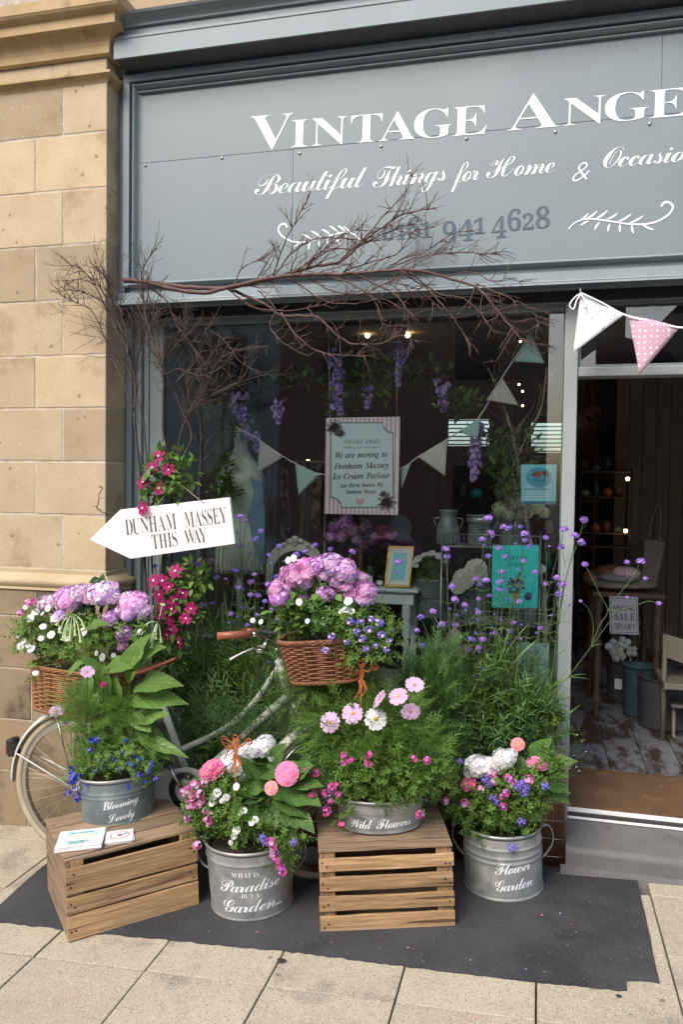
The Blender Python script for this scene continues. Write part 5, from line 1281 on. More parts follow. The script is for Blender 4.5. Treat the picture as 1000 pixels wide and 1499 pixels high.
for k_, (pix, r0) in enumerate([([(400,408),(425,372),(462,352),(500,350),(548,352),(600,340),(640,330)], .0042),([(440,398),(480,368),(520,362),(560,345),(590,330),(625,322)], .0038),([(470,403),(510,415),(548,440),(560,470),(575,480)], .0036),([(380,424),(400,450),(395,480),(420,505),(455,522)], .0034),([(560,398),(590,380),(625,368),(660,345),(690,340)], .0036),([(600,397),(640,430),(680,440),(712,470),(726,488)], .0036),([(330,420),(352,440),(380,452),(440,452),(500,440)], .0036),([(500,400),(540,385),(580,372),(600,350),(612,330)], .0038),([(415,402),(440,420),(476,440),(520,446),(560,440),(590,452)], .0034),([(655,406),(690,400),(720,412),(745,405),(765,418)], .003)]):
    bough(hb, pix, BYF+.02*math.sin(k_*2), r0, .0014, 300+k_, depth=1, dens=5, twig=.11, start=.15)
for i, (pix, r0, lab, tw_) in enumerate([
    ([(228,1040),(222,960),(214,860),(206,700),(198,620),(196,560),(188,516),(172,480),(162,440),(155,424)], .0085, 'tallest bare birch stem leaning left in front of the stone pillar', .30),
    ([(232,1040),(230,930),(240,810),(252,712),(240,640),(236,552),(222,500),(214,460),(209,404),(220,372)], .0085, 'upright bare birch stem rising to the left end of the arching branch', .24),
    ([(240,1040),(246,900),(256,760),(258,696),(264,640),(284,600),(304,580),(340,566),(366,556)], .006, 'bare birch stem curving right across the window glass', .22),
    ([(236,1040),(240,860),(262,690),(280,640),(262,592),(244,552),(238,530),(262,500),(272,470)], .0055, 'thin bare birch stem forked behind the clematis', .2),
    ([(230,1040),(222,850),(214,700),(212,620),(198,560),(206,500),(214,470),(218,400)], .005, 'slender twiggy birch stem closest to the window jamb', .2)]):
    b = thing('birch_sapling', lab, 'branch', PG(235,1180), 'bare birch stems by the pillar')
    bough(b, pix, -.34+.02*i, r0, .0022, 30+i, 'bark', tw_, 1, 5.5, (-.15 if i == 0 else 0, 0, .5), start=.5, wander=.16)
b = bpy.data.objects['birch_sapling']
for k, pix in enumerate([[(196,600),(176,552),(160,515),(136,460),(112,442),(86,431)], [(188,516),(170,480),(140,420),(118,396),(96,384)], [(180,490),(160,450),(150,425),(128,404),(104,414)], [(174,484),(150,445),(120,428),(96,416)], [(188,520),(182,480),(168,436),(160,410),(140,388)]]):
    bough(b, pix, -.36, .0042, .001, 60+k, 'bark', .15, 1, 9, (-.2,0,.2), start=.35, wander=.14)
for k, pix in enumerate([[(270,610),(300,570),(318,530),(350,512),(385,508)],[(258,560),(290,520),(300,490),(320,460)],[(284,600),(276,560),(300,530),(322,500),(344,490)],[(236,552),(262,540),(296,552),(330,530),(352,500)],[(300,480),(330,500),(350,530),(372,540)]]):
    bough(bpy.data.objects['birch_sapling.002'], pix, -.30, .0034, .001, 70+k, 'bark', .13, 1, 10, (0,0,.1), start=.1, wander=.2)
b5 = thing('bare_twig', 'short dark forked twig sticking out left of the arrow board', 'twig', PY(180,752,-.36))
bough(b5, [(184,754),(160,752),(144,746),(142,735),(147,726),(149,716),(143,716)], -.36, .0034, .0014, 80, 'bark', .03, 0, 6); bough(b5, [(176,754),(168,745),(166,728)], -.35, .0022, .001, 81, 'bark', .02, 0, 3); bough(b5, [(184,750),(178,740),(177,724)], -.35, .002, .001, 82, 'bark', .02, 0, 3)

# ------------------------------------------------------------------ clematis on the stems
cl = plant('climbing clematis with magenta flowers twined round the birch stems behind the arrow board', 'clematis', PG(240,1150), 'clematis_plant')
sc_ = Scat()
for (x, y, rx, ry, n) in ((242,695,36,42,190),(226,724,22,14,50),(262,880,32,52,260),(250,930,30,44,160),(285,848,28,26,90),(230,690,16,34,60),(240,965,30,30,90),(268,690,20,24,50)):
    fill(sc_, LF['oval'], x, y, -.37, rx, ry, .06, n, .042, .8, .1, .6)
sc_.build('foliage', M['leafmid'], cl, 'stuff')
stems(cl, PY(236,1000,-.36), [PY(x, y, -.37) for x, y in ((235,700),(250,690),(260,760),(262,840),(255,900),(280,860),(245,935),(225,690))], .002, .0012, 'stem_dark', .05)
for i, (x, y, v) in enumerate([(223,685,0),(247,688,1),(210,706,0),(233,715,0),(209,744,0),(257,836,0),(248,859,1),(233,870,1),(258,878,0),(268,868,1),(225,850,0),(238,850,0),(252,892,0),(235,900,1),(262,940,0),(232,668,0),(280,891,1),(248,906,1),(251,922,0),(245,929,1),(272,905,1),(240,885,0)]):
    head('clem', cl, x, y, -.415, (fr_.uniform(-.3,.3), -1, .15), v=v, jit=.3)

# ------------------------------------------------------------------ verbenas in the trough
VL = [(352,757),(383,778),(359,763),(352,799),(374,790),(394,813),(409,800),(434,812),(447,808),(461,798),(484,804),(516,808),(583,823),(367,852),(373,841),(393,856),(367,871),(378,872),(355,888),(376,900),(398,893),(408,907),(407,926),(350,860),(338,899),(541,889),(558,927),(575,923),(227,829),(289,826),(317,845),(297,885),(311,883),(338,898),(317,927),(308,1001),(322,793),(244,949),(405,845),(388,880),(362,915),(345,835),(420,870)]
VR = [(715,759),(737,772),(744,773),(762,771),(719,780),(768,782),(799,787),(826,775),(821,801),(769,791),(775,800),(706,790),(653,804),(655,815),(730,802),(767,821),(734,837),(715,814),(662,859),(702,856),(712,850),(696,847),(666,878),(681,886),(701,877),(716,872),(732,852),(732,864),(634,895),(815,846),(822,855),(799,855),(819,870),(616,904),(611,923),(619,945),(647,914),(667,916),(702,907),(701,897),(752,911),(707,936),(691,936),(687,951),(725,927),(760,935),(747,924),(791,919),(701,948),(731,1032),(760,880),(740,815),(783,838)]
def verb(label, xs, heads, Yc, seed, clump):
    rg = random.Random(seed); bx = PG((xs[0]+xs[1])/2, 1150); t = plant(label, 'verbena', Vector((bx.x, Yc, .4)), 'verbena_plant', 'purple verbenas in the reed planter')
    mb = MB()
    for (x, y) in heads:
        Y = Yc+rg.uniform(-.12,.02); tip = PY(x, y, Y); head('verb', t, x, y, Y, (0,-.25,.95), s=rg.uniform(.85,1.35), jit=.25)
        X0 = x+(xs[0]+(xs[1]-xs[0])*rg.random()-x)*.55; b = PY(X0, 1120, Yc); mid = b.lerp(tip, .55)+Vector((rg.uniform(-.03,.03), rg.uniform(-.02,.02), .02))
        n = 8; Q = [b*(1-k)**2+mid*2*k*(1-k)+tip*k*k for k in [i/n for i in range(n+1)]]; mb.tube(Q, [.0023,.0014], 4, caps=False)
        if rg.random() < .75:
            j = rg.randrange(5, 8); e = Q[j]+Vector((rg.uniform(-.05,.05), rg.uniform(-.02,.02), rg.uniform(.03,.09))); mb.tube([Q[j], Q[j].lerp(e,.5)+Vector((0,0,-.006)), e], .0009, 4, caps=False)
            o = inst('verbena_bud', FL['verb'][0], t, e, aim((0,-.2,1)), .5)
        for j in (3,5,6):
            if rg.random() < .6:
                for s_ in (-1, 1): mb.blade([Q[j], Q[j]+Vector((s_*.03, -.005, .012)), Q[j]+Vector((s_*.055, -.01, .004))], .006, Vector((0,-.5,1)))
    mb.build('stems', M['stem'], t, kind='stuff'); s2 = Scat()
    for (px, py, rx, ry, n) in clump: fill(s2, [NEEDLE], px, py, Yc, rx, ry, .10, n, .13, .35, 1.0, .35, mi=0); fill(s2, LF['blade'], px, py, Yc, rx, ry, .10, n*2, .15, .3, 1.0, .5, mi=1)
    for (px, py, rx, ry, n) in clump: fill(s2, LF['blade'], px, py-10, Yc-.04, rx, ry, .08, n//2, .17, .25, 1.2, .45, mi=2)
    s2.build('foliage', [M['feather_dark'], M['leafmid'], M['leaflime']], t, 'stuff'); return t
verb('tall purple verbena with thin dark stems and grassy foliage behind the bicycle frame', (290,400), VL, -.15, 1, ((330,1050,80,70,260),(290,1010,50,60,120),(375,1010,45,70,130),(330,1120,70,50,140),(340,950,60,50,50)))
verb('tall purple verbena with many stems and grassy foliage in front of the turquoise poster', (650,800), VR, -.17, 2, ((720,1062,90,48,180),(660,1055,45,65,100),(775,1060,45,50,90),(715,990,70,50,36)))
ng = plant('fine green love in a mist foliage tangled in front of the bicycle frame', 'nigella', PG(370,1240), 'nigella_plant')
s2 = Scat()
for (x, y, rx, ry, n) in ((345,1075,60,32,120),(390,1035,35,50,80),(300,1050,30,40,50),(430,1090,30,30,70)): fill(s2, FR, x, y, -.60, rx, ry, .07, n, .095, .4, .8, .4)
s2.build('foliage', M['feather_dark'], ng, 'stuff'); stems(ng, PY(370,1140,-.6), [PY(370+q*9, 1010+abs(q)*4, -.6) for q in range(-9,8)], .0016, .001, 'stem_dark')
# the wide branching stem that leans over the doorway
vd = plant('single verbena stem branching widely across the dark doorway', 'verbena', PY(800,1100,-.2), 'verbena_plant', 'purple verbenas in the reed planter')
mb = MB()
def vs_(pts, r0=.0024, r1=.0016): mb.tube([Vector(p) for p in smooth([tuple(PY(x, y, -.2)) for x, y in pts], 5)], [r0, r1], 5, caps=False)
vs_([(790,1120),(800,1060),(820,1004),(832,991),(866,946),(918,874)], .003, .0016); vs_([(866,946),(878,915),(890,894),(878,870),(868,848),(858,830)]); vs_([(890,894),(908,868),(926,845),(938,823)])
vs_([(890,894),(920,890),(948,880),(964,884)]); vs_([(926,845),(924,832),(919,824)], .0014, .001); vs_([(926,845),(938,845),(945,848)], .0014, .001); vs_([(866,946),(869,915),(862,892),(850,880)], .0018, .001)
vs_([(800,1060),(812,960),(828,850),(846,794),(855,763)], .0026, .0014); vs_([(828,850),(840,800),(843,786)], .0014, .001); vs_([(812,960),(822,880),(824,856)], .0014, .001); vs_([(828,830),(823,800),(825,777)], .0014, .001); vs_([(800,1080),(815,1000),(812,940),(826,855)], .002, .0012)
for a, b_ in (((832,991),(862,994)),((832,991),(858,986)),((866,946),(882,943)),((820,1004),(835,1010)),((815,960),(830,950)),((812,940),(800,925))):
    A, B = PY(*a, -.2), PY(*b_, -.2); mb.blade([A, A.lerp(B,.5)+Vector((0,0,.004)), B], .007, Vector((0,-.6,1)))
mb.build('stems', M['stem'], vd, kind='stuff')
for (x, y, s) in ((855,761,1.2),(825,775,1.1),(842,784,1.2),(851,794,1.4),(856,826,1.1),(822,800,1),(918,823,.9),(938,822,1.4),(945,847,.8),(965,883,.9),(850,880,.6),(918,874,.5),(824,856,1.2),(826,1087,1)): head('verb', vd, x, y, -.2, (0,-.3,.9), s=s, v=1)

# ------------------------------------------------------------------ rear basket
RBY = BY-.03
hy = plant('hydrangea with three round pink flower heads in the rear wicker basket', 'hydrangea', RB+Vector((0,0,.15)), 'hydrangea_plant')
lv = leafproto(.62, 4, .5, .1)
me = MB(); me.leaf((0,0,0),(0,0,1),(0,1,0),1,.62,.6,.12,6,[.15,.6,.95,1,.8,.45,.02]); big_leaf = me.mesh('leaf', M['leafzin']); big_leaf2 = me.mesh('leaf', M['leafbig']); dark_leaf = me.mesh('leaf', M['leafdark'])
def leafobj(parent, me_, a, b, Ya, Yb=None, w=1.0, nrm=(0,-.7,.8), name='leaf'):
    A, B = PY(a[0], a[1], Ya), PY(b[0], b[1], Yb if Yb is not None else Ya-.03); d = B-A; L = d.length*1.12; z = d.normalized(); n_ = Vector(nrm)+rv(fr_,.3); x = z.cross(n_).normalized()*-1; y = z.cross(x)
    # mesh leaf: grows along +Z with its face towards +Y and droops to -Z of the world; recomputed per leaf orientation
    R = Matrix((x, y, z)).transposed(); o = inst(name, me_, parent, A, R.to_euler(), (L*w, L, L)); return o
def mkleaf(W, bend, m, seg=6):
    mb = MB(); mb.leaf((0,0,0),(0,0,1),(0,1,0),1,W,0,.10,9,[.10,.42,.72,.93,1,.97,.84,.62,.34,.02]); V = []
    for x, y, z in mb.v: V.append((x, y-bend*(z*z)+ .035*math.sin(11*z+14*x)*min(1,abs(x)*6), z*(1-.25*bend*z)))
    mb.v = V; return mb.mesh('leaf', M[m])
LB = [mkleaf(.36, .35, 'leafbig_v'), mkleaf(.42, .65, 'leafbig_v'), mkleaf(.33, .15, 'leafbig_v')]
LZ = [mkleaf(.50, .25, 'leafzin_v'), mkleaf(.44, .45, 'leafzin_v')]
LD = [mkleaf(.62, .25, 'leafdark'), mkleaf(.58, .4, 'leafdark')]
for (x, y, r_, v) in ((101,876,19,0),(117,868,14,2),(149,867,20,1),(136,874,13,0),(164,874,12,2),(196,884,19,0),(208,894,13,1),(66,884,14,2),(82,880,12,1),(176,896,11,1),(186,878,12,2)): head('hyd', hy, x, y, RBY-.03, (0,-.5,.8), v=v, jit=.15, rpx=r_, base=.052)
for (a, b) in (((120,900),(98,905)),((150,890),(140,850)),((150,850),(136,846)),((165,900),(182,918)),((130,910),(120,935)),((90,905),(78,925)),((176,915),(196,940)),((150,915),(150,940)),((110,895),(124,880)),((200,910),(214,925)),((70,910),(50,918))): leafobj(hy, LD[fr_.randrange(2)], a, b, RBY, RBY-.06, 1.1)
s2 = Scat(); fill(s2, LF['oval'], 125, 915, RBY, 78, 22, .10, 130, .055); s2.build('foliage', M['leafdark'], hy, 'stuff')
ba = plant('trailing white flowered bacopa spilling over the left of the rear basket', 'bacopa', RB+Vector((-.15,0,.15)), 'bacopa_plant')
s2 = Scat()
for (x, y, rx, ry, n) in ((55,915,32,28,110),(45,935,22,16,50),(75,945,35,22,80),(140,935,55,26,150),(120,970,30,30,60),(200,940,28,26,70),(60,970,8,25,20)): fill(s2, SPRIG, x, y, RBY-.08, rx, ry, .07, n, .06, .7, .5, .5)
s2.build('foliage', M['leafmid'], ba, 'stuff')
for (x, y) in ((35,938),(30,946),(41,945),(52,896),(37,889),(44,905),(63,917),(75,929),(88,920),(166,959),(141,956),(52,985),(62,898),(80,905),(112,1011),(28,930),(60,934),(205,925),(70,890),(122,925),(98,935),(46,950),(150,962)): head('white', ba, x, y, RBY-.15, (0,-.7,.5), s=fr_.uniform(.8,1.5))
for (x, y) in ((30,896),(42,882),(50,880)): head('nempink', ba, x, y, RBY-.13, v=0, s=1.1)
pv = plant('pink and violet verbena clusters between the hydrangea heads in the rear basket', 'verbena', RB+Vector((.12,0,.15)), 'trailing_verbena_plant')
for (x, y, r_, v) in ((161,906,11,2),(182,928,11,2),(180,945,8,1),(85,903,10,3),(186,900,9,3)): head('ger', pv, x, y, RBY-.12, v=v, rpx=r_, base=.042)
s2 = Scat(); fill(s2, SPRIG, 170, 930, RBY-.08, 30, 24, .05, 50, .06); s2.build('foliage', M['leafmid'], pv, 'stuff')

# ------------------------------------------------------------------ blue grey oval tin: tobacco plant, lobelia, cosmos
TY1 = T1.y
nc = plant('tall tobacco plant with broad bright leaves and drooping pale tube flowers in the oval tin', 'tobacco plant', T1+Vector((0,0,.12)), 'tobacco_plant')
stp = [PY(182,1120,TY1), PY(184,1060,TY1), PY(190,1000,TY1+.01), PY(196,950,TY1+.02), PY(212,915,TY1+.03)]
mb = MB(); mb.tube(smooth([tuple(p) for p in stp], 4), [.0075,.004], 8); mb.tube(smooth([tuple(PY(172,1120,TY1)), tuple(PY(150,1040,TY1)), tuple(PY(128,960,TY1)), tuple(PY(112,905,TY1))], 4), [.006,.003], 8); mb.build('stem', M['leafbig'], nc)
for i, (a, b, w) in enumerate([((128,965),(97,978),1.1),((134,985),(114,1022),1.2),((126,955),(112,928),1),((120,925),(144,900),.9),((150,985),(172,952),1.1),((192,985),(208,930),1.25),((199,965),(222,940),1.1),((196,1010),(226,975),1.3),((165,1025),(146,978),1.2),((178,1030),(160,1000),1.3),((190,1030),(232,1000),1.1),((195,1055),(236,1040),1.2),((165,1045),(98,1108),.7),((198,1062),(240,1090),1.0),((186,1040),(214,1066),1.1),((188,1000),(186,945),1.3),((150,1010),(128,1034),1.0),((190,1075),(264,1098),.55),((152,1000),(136,960),1.2)]):
    leafobj(nc, LB[i % 3], a, b, TY1-.02, TY1-.10, w)
tb = MB()
def trumpets(c, tips, Y):
    C0 = PY(*c, Y)
    for (x, y) in tips:
        e = PY(x, y, Y-.02+fr_.uniform(-.03,.03)); k = 6; mid = C0.lerp(e, .45)+Vector(((e.x-C0.x)*.25, -.01, .022)); Q = [C0*(1-t)**2+mid*2*t*(1-t)+e*t*t for t in [i/k for i in range(k+1)]]
        tb.cur = 1; tb.tube(Q[:3], .0022, 5); tb.cur = 0; tb.tube(Q[1:], [.0022,.0020,.0024,.0028,.0036,.0062][:len(Q)-1], 6, caps=False); d = (Q[-1]-Q[-2]).normalized(); floret(tb, Q[-1], d, .012, 5, .1, 0)
trumpets((106,898), [(88,925),(95,934),(102,938),(92,936),(110,930),(124,922),(118,940),(100,920),(84,914)], TY1-.10)
trumpets((232,912), [(238,885),(228,935),(222,948),(218,955),(236,940),(214,915),(226,925)], TY1-.02)
tb.build('flowers', [M['p_greenw'], M['leaflime']], nc, kind='stuff')
lb = plant('blue lobelia with fine light green foliage spilling over the oval tin', 'lobelia', T1+Vector((0,0,.13)), 'lobelia_plant')
s2 = Scat()
for (x, y, rx, ry, n) in ((140,1100,34,30,150),(185,1098,40,26,150),(215,1110,22,24,70),(125,1125,18,22,50),(175,1118,40,12,70),(215,1140,8,18,16),(112,1135,10,16,16)): fill(s2, SPRIG, x, y, TY1-.07, rx, ry, .06, n, .042, .6, .5, .5)
s2.build('foliage', M['leafmid'], lb, 'stuff')
for (x, y) in ((134,1084),(142,1081),(183,1084),(196,1104),(195,1120),(188,1117),(203,1134),(193,1130),(176,1125),(168,1112),(211,1144),(188,1153),(106,1123),(109,1140),(112,1165),(110,1155),(114,1134),(106,1135),(140,1127),(139,1153),(228,1140),(99,1160),(115,1170),(104,1142),(152,1150),(160,1108),(150,1120),(218,1128),(178,1100),(126,1150),(118,1160),(188,1150),(222,1118),(131,1098),(205,1110)): head('blue', lb, x, y, TY1-.14+fr_.uniform(-.02,.05), (0,-.9,.3), s=fr_.uniform(.55,1.05))
c1 = plant('feathery pink cosmos behind the lobelia in the oval tin', 'cosmos', T1+Vector((-.03,0,.13)), 'cosmos_plant', 'cosmos plants')
s2 = Scat()
for (x, y, rx, ry, n) in ((145,1055,42,42,330),(120,1040,28,30,120),(180,1050,34,30,140)): fill(s2, FRC, x, y, TY1-.02, rx, ry, .07, n, .075)
s2.build('foliage', M['feather'], c1, 'stuff')
head('cosmos', c1, 84, 1041, TY1-.05, (-.2,-.25,1), v=1, s=.9); head('cosmos', c1, 128, 984, TY1-.15, (.2,-.4,1), v=1, s=.75); head('dark', c1, 151, 1002, TY1-.15, s=.8)
stems(c1, PY(140,1110,TY1), [PY(84,1046,TY1-.05), PY(128,990,TY1-.14), PY(151,1006,TY1-.14)], .0018, .0014, 'stem')

# ------------------------------------------------------------------ front basket
FBY = FB.y
ge = plant('mound of pink and lilac geraniums in the front wicker basket', 'geranium', FB+Vector((0,0,.14)), 'geranium_plant')
s2 = Scat()
for (x, y, rx, ry, n) in ((470,890,68,34,260),(430,900,35,25,110),(510,890,35,25,90)): fill(s2, LF['round'], x, y, FBY-.02, rx, ry, .12, n, .045)
s2.build('foliage', M['leafmid'], ge, 'stuff'); s2 = Scat(); fill(s2, SPRIG, 480, 900, FBY-.10, 75, 28, .06, 130, .055); s2.build('foliage', M['leafzin'], ge, 'stuff')
gh = []
for q in range(64):
    a = fr_.uniform(-PI*.06, PI*1.06); k_ = fr_.uniform(.35,1)**.6; x_, y_ = 470+70*k_*math.cos(a), 872-50*k_*math.sin(a); gh.append((x_, y_, fr_.uniform(9,14.5), [0,1,1,3,2,3,0,1][fr_.randrange(8)]))
for (x, y, r_, v) in gh+[(435,843,17,1),(486,826,18,3),(505,834,16,3),(478,868,15,2),(447,872,10,2),(420,876,11,1)]: head('ger', ge, x, y, FBY-.08+fr_.uniform(-.05,.05), (0,-.6,.75), v=v, rpx=r_, base=.042)
s2 = Scat(); fill(s2, LF['round'], 470, 858, FBY-.10, 62, 26, .05, 46, .034); s2.build('foliage', M['leafmid'], ge, 'stuff')
wb_ = plant('small white flowers poking out of the front basket among the geraniums', 'white flowers', FB+Vector((.1,0,.14)), 'bacopa_plant')
for (x, y, s) in ((438,881,1.1),(508,892,1.4),(510,880,1.2),(450,909,.9),(430,817,1),(422,820,1),(500,895,.9),(515,895,.9),(382,910,.9),(370,908,.9)): head('white', wb_, x, y, FBY-.17, (0,-.8,.4), s=s)
s2 = Scat(); fill(s2, SPRIG, 505, 905, FBY-.13, 28, 20, .04, 50, .05); s2.build('foliage', M['leafmid'], wb_, 'stuff')
bo = plant('fuzzy blue grey borage hanging over the right side of the front basket', 'borage', FB+Vector((.14,0,.1)), 'borage_plant')
s2 = Scat()
for (x, y, rx, ry, n) in ((530,940,34,40,130),(560,940,24,40,80),(505,950,22,30,50)): fill(s2, SPRIG, x, y, FBY-.10, rx, ry, .07, n, .055, .5, .7, .4)
s2.build('foliage', M['feather'], bo, 'stuff')
for (x, y) in ((513,909),(528,910),(544,906),(531,935),(559,929),(565,951),(485,932),(540,922),(550,945),(522,925),(570,938),(556,912),(508,940),(536,950),(476,952)): head('borage', bo, x, y, FBY-.17, s=fr_.uniform(.6,1.0))

# ------------------------------------------------------------------ middle crate: cosmos and diascia
TY3 = T3.y
c3 = plant('big mound of feathery cosmos with lilac flowers and one white flower above the middle crate', 'cosmos', T3+Vector((0,0,.08)), 'cosmos_plant', 'cosmos plants')
s2 = Scat()
for (x, y, Y, rx, ry, n, mi) in ((545,1095,TY3,80,46,760,0),(562,1055,TY3+.03,60,40,380,0),(500,1065,TY3+.05,55,52,380,0),(455,1015,TY3+.12,45,50,260,0),(480,995,TY3+.10,50,32,210,0),(432,965,TY3+.12,22,28,80,0),(610,1105,TY3,38,44,230,0),(520,1015,TY3+.12,40,34,180,1),(480,1105,TY3+.02,45,36,210,1)): fill(s2, FRC, x, y, Y, rx, ry, .11, n, .085, .7, .6, .5, mi=mi)
fill(s2, SPRIG, 550, 1085, TY3-.03, 72, 45, .10, 150, .05, mi=2); fill(s2, FRC, 530, 1060, TY3-.05, 75, 50, .08, 170, .08, mi=2)
s2.build('foliage', [M['feather'], M['feather_dark'], M['leaflime']], c3, 'stuff')
pts_ = []
for (x, y, k, v, dr) in ((483,1057,'cosmos',0,(-.2,-1,.5)),(516,1044,'cosmos',0,(.1,-1,.5)),(550,1052,'cosmosw',0,(.1,-1,.45)),(557,1024,'cosmos',1,(-.8,-.5,.6)),(583,1019,'cosmos',0,(-.3,-.8,.8)),(607,1003,'cosmos',1,(.2,-.7,.9)),(601,1040,'cosmos',1,(.2,-.9,-.3))):
    pts_.append(head(k, c3, x, y, TY3-.10, dr, jit=.08, v=v, s=1.0, rpx=15.5, base=.042, label='white flower' if k == 'cosmosw' else None))
for (x, y) in ((515,1032),(594,1062),(619,1018),(562,1070)): mb = MB(); mb.blob(PY(x,y,TY3-.10), .008, 8, 6); mb.build('bud', M['leaflime'], c3)
stems(c3, T3+Vector((0,0,.1)), [p+Vector((0,.006,-.004)) for p in pts_], .0018, .0014, 'stem')
c4 = plant('dark feathery cosmos foliage without flowers standing right of the front basket', 'cosmos', PY(620,1150,-.32), 'cosmos_plant', 'cosmos plants')
s2 = Scat()
for (x, y, rx, ry, n) in ((628,1035,38,65,300),(640,985,24,50,120),(600,1000,20,40,80),(640,1095,45,40,240)): fill(s2, FRC, x, y, -.33, rx, ry, .09, n, .085, .5, .9, .4)
fill(s2, FRC, 628, 1030, -.38, 36, 60, .06, 90, .085, .5, .9, .4, mi=1)
s2.build('foliage', [M['feather_dark'], M['feather']], c4, 'stuff')
di = plant('trailing diascia with magenta and pink flowers around the rim of the shallow tin', 'diascia', T3+Vector((0,-.05,.08)), 'diascia_plant')
s2 = Scat()
for (x, y, rx, ry, n) in ((560,1145,70,22,260),(600,1140,34,30,110),(510,1150,32,30,90),(470,1135,28,22,70),(500,1180,14,22,26),(520,1192,10,10,12),(640,1130,26,24,60),(610,1175,8,18,14),(570,1168,36,10,40)): fill(s2, SPRIG, x, y, TY3-.10, rx, ry, .06, n, .05, .6, .35, .5)
s2.build('foliage', M['leafmid'], di, 'stuff')
for (x, y) in ((451,1125),(461,1131),(503,1105),(512,1111),(503,1116),(540,1104),(625,1113),(487,1153),(491,1149),(478,1187),(500,1207),(615,1192),(495,1163),(476,1160),(484,1172),(448,1150),(607,1110),(540,1115),(457,1160)): head('magenta', di, x, y, TY3-.17, (0,-.9,.3), s=fr_.uniform(.75,1.15))
stems(di, T3+Vector((0,-.04,.11)), [PY(x, y, TY3-.16) for x, y in ((451,1128),(461,1131),(487,1155),(478,1185),(500,1205),(615,1190),(625,1115),(503,1112))], .0013, .001, 'stem', .3)

# ------------------------------------------------------------------ round tub between the crates
TY2 = T2.y
z2 = plant('pink zinnias with broad green leaves in the tall round tub', 'zinnia', T2+Vector((0,0,.24)), 'zinnia_plant', 'zinnias in the tins')
for i, (a, b, w) in enumerate([((388,1170),(354,1150),1),((395,1160),(440,1150),1),((392,1160),(362,1168),1.1),((398,1165),(436,1178),1.1),((395,1175),(400,1208),1.2),((385,1175),(380,1200),1.1),((410,1180),(430,1205),1.1),((430,1185),(452,1205),1.1),((400,1150),(378,1128),1.1),((380,1140),(362,1118),1.1),((385,1125),(372,1105),1.1),((395,1120),(402,1100),1.1),((430,1140),(445,1118),1.1),((425,1150),(452,1135),1),((330,1150),(306,1138),1),((345,1150),(318,1148),1.1),((350,1145),(336,1128),1.1),((375,1135),(400,1118),1.1),((415,1160),(448,1168),1),((425,1190),(428,1220),1),((370,1165),(350,1185),1),((405,1135),(432,1112),1),((440,1160),(462,1172),.9),((350,1160),(375,1140),1.1)]):
    leafobj(z2, LZ[i % 2], a, b, TY2-.04, TY2-.12, w)
pz = [head('zin', z2, 310, 1127, TY2-.10, (-.2,-.6,.75), jit=.05, v=0, rpx=18, base=.047), head('zin', z2, 420, 1132, TY2-.12, (.1,-.9,.4), jit=.05, v=1, rpx=18, base=.047), head('zins', z2, 397, 1153, TY2-.16, (0,-.9,.4), jit=.05, rpx=10.5, base=.027)]
stems(z2, T2+Vector((0,0,.25)), [p+Vector((0,.01,-.012)) for p in pz], .003, .0022, 'stem')
ph = plant('white phlox clusters behind the rusty fairy in the tall round tub', 'phlox', T2+Vector((0,.05,.24)), 'phlox_plant', 'white phlox in the tins')
for (x, y, r_) in ((341,1116,17),(352,1130,13),(362,1100,13),(388,1091,15),(374,1096,12),(402,1106,9),(358,1118,14),(356,1134,9)): head('phlox', ph, x, y, TY2-.04, (0,-.6,.75), rpx=r_, base=.036)
s2 = Scat(); fill(s2, LF['oval'], 368, 1130, TY2+.02, 50, 24, .07, 130, .05); s2.build('foliage', M['leafmid'], ph, 'stuff')
ne = plant('pink and white nemesia trailing over the left side of the tall round tub', 'nemesia', T2+Vector((-.1,-.05,.24)), 'nemesia_plant', 'nemesias in the tins')
s2 = Scat()
for (x, y, rx, ry, n) in ((312,1175,38,32,230),(345,1195,40,24,170),(290,1190,18,22,50),(330,1160,34,24,110),(350,1222,12,18,26),(295,1215,10,14,12),(370,1205,28,16,60),(412,1222,30,14,60),(422,1245,16,20,34),(404,1240,12,14,18)): fill(s2, SPRIG, x, y, TY2-.11, rx, ry, .07, n, .052, .6, .35, .5)
s2.build('foliage', M['leafmid'], ne, 'stuff')
for (x, y) in ((275,1156),(292,1162),(278,1177),(296,1172),(301,1186),(303,1199),(274,1198),(299,1146),(289,1237),(284,1150),(290,1178),(308,1192),(282,1163),(306,1203),(268,1160)): head('nempink', ne, x, y, TY2-.18, (0,-.9,.3), v=0, s=fr_.uniform(.9,1.3))
for (x, y) in ((405,1256),(411,1269),(400,1241),(408,1262),(414,1275),(402,1249),(396,1232)): head('nempink', ne, x, y, TY2-.20, (0,-.9,.2), v=1 if y > 1250 else 0, s=fr_.uniform(1,1.3))
for (x, y) in ((312,1167),(331,1167),(358,1186),(346,1151),(374,1199),(343,1223),(338,1233),(318,1160),(325,1172),(352,1190),(368,1204),(346,1215),(310,1175)): head('white', ne, x, y, TY2-.18, (0,-.9,.3), s=fr_.uniform(.7,1.2))
for (x, y) in ((384,1226),(430,1233),(388,1232)): head('blue2', ne, x, y, TY2-.2, s=.9)

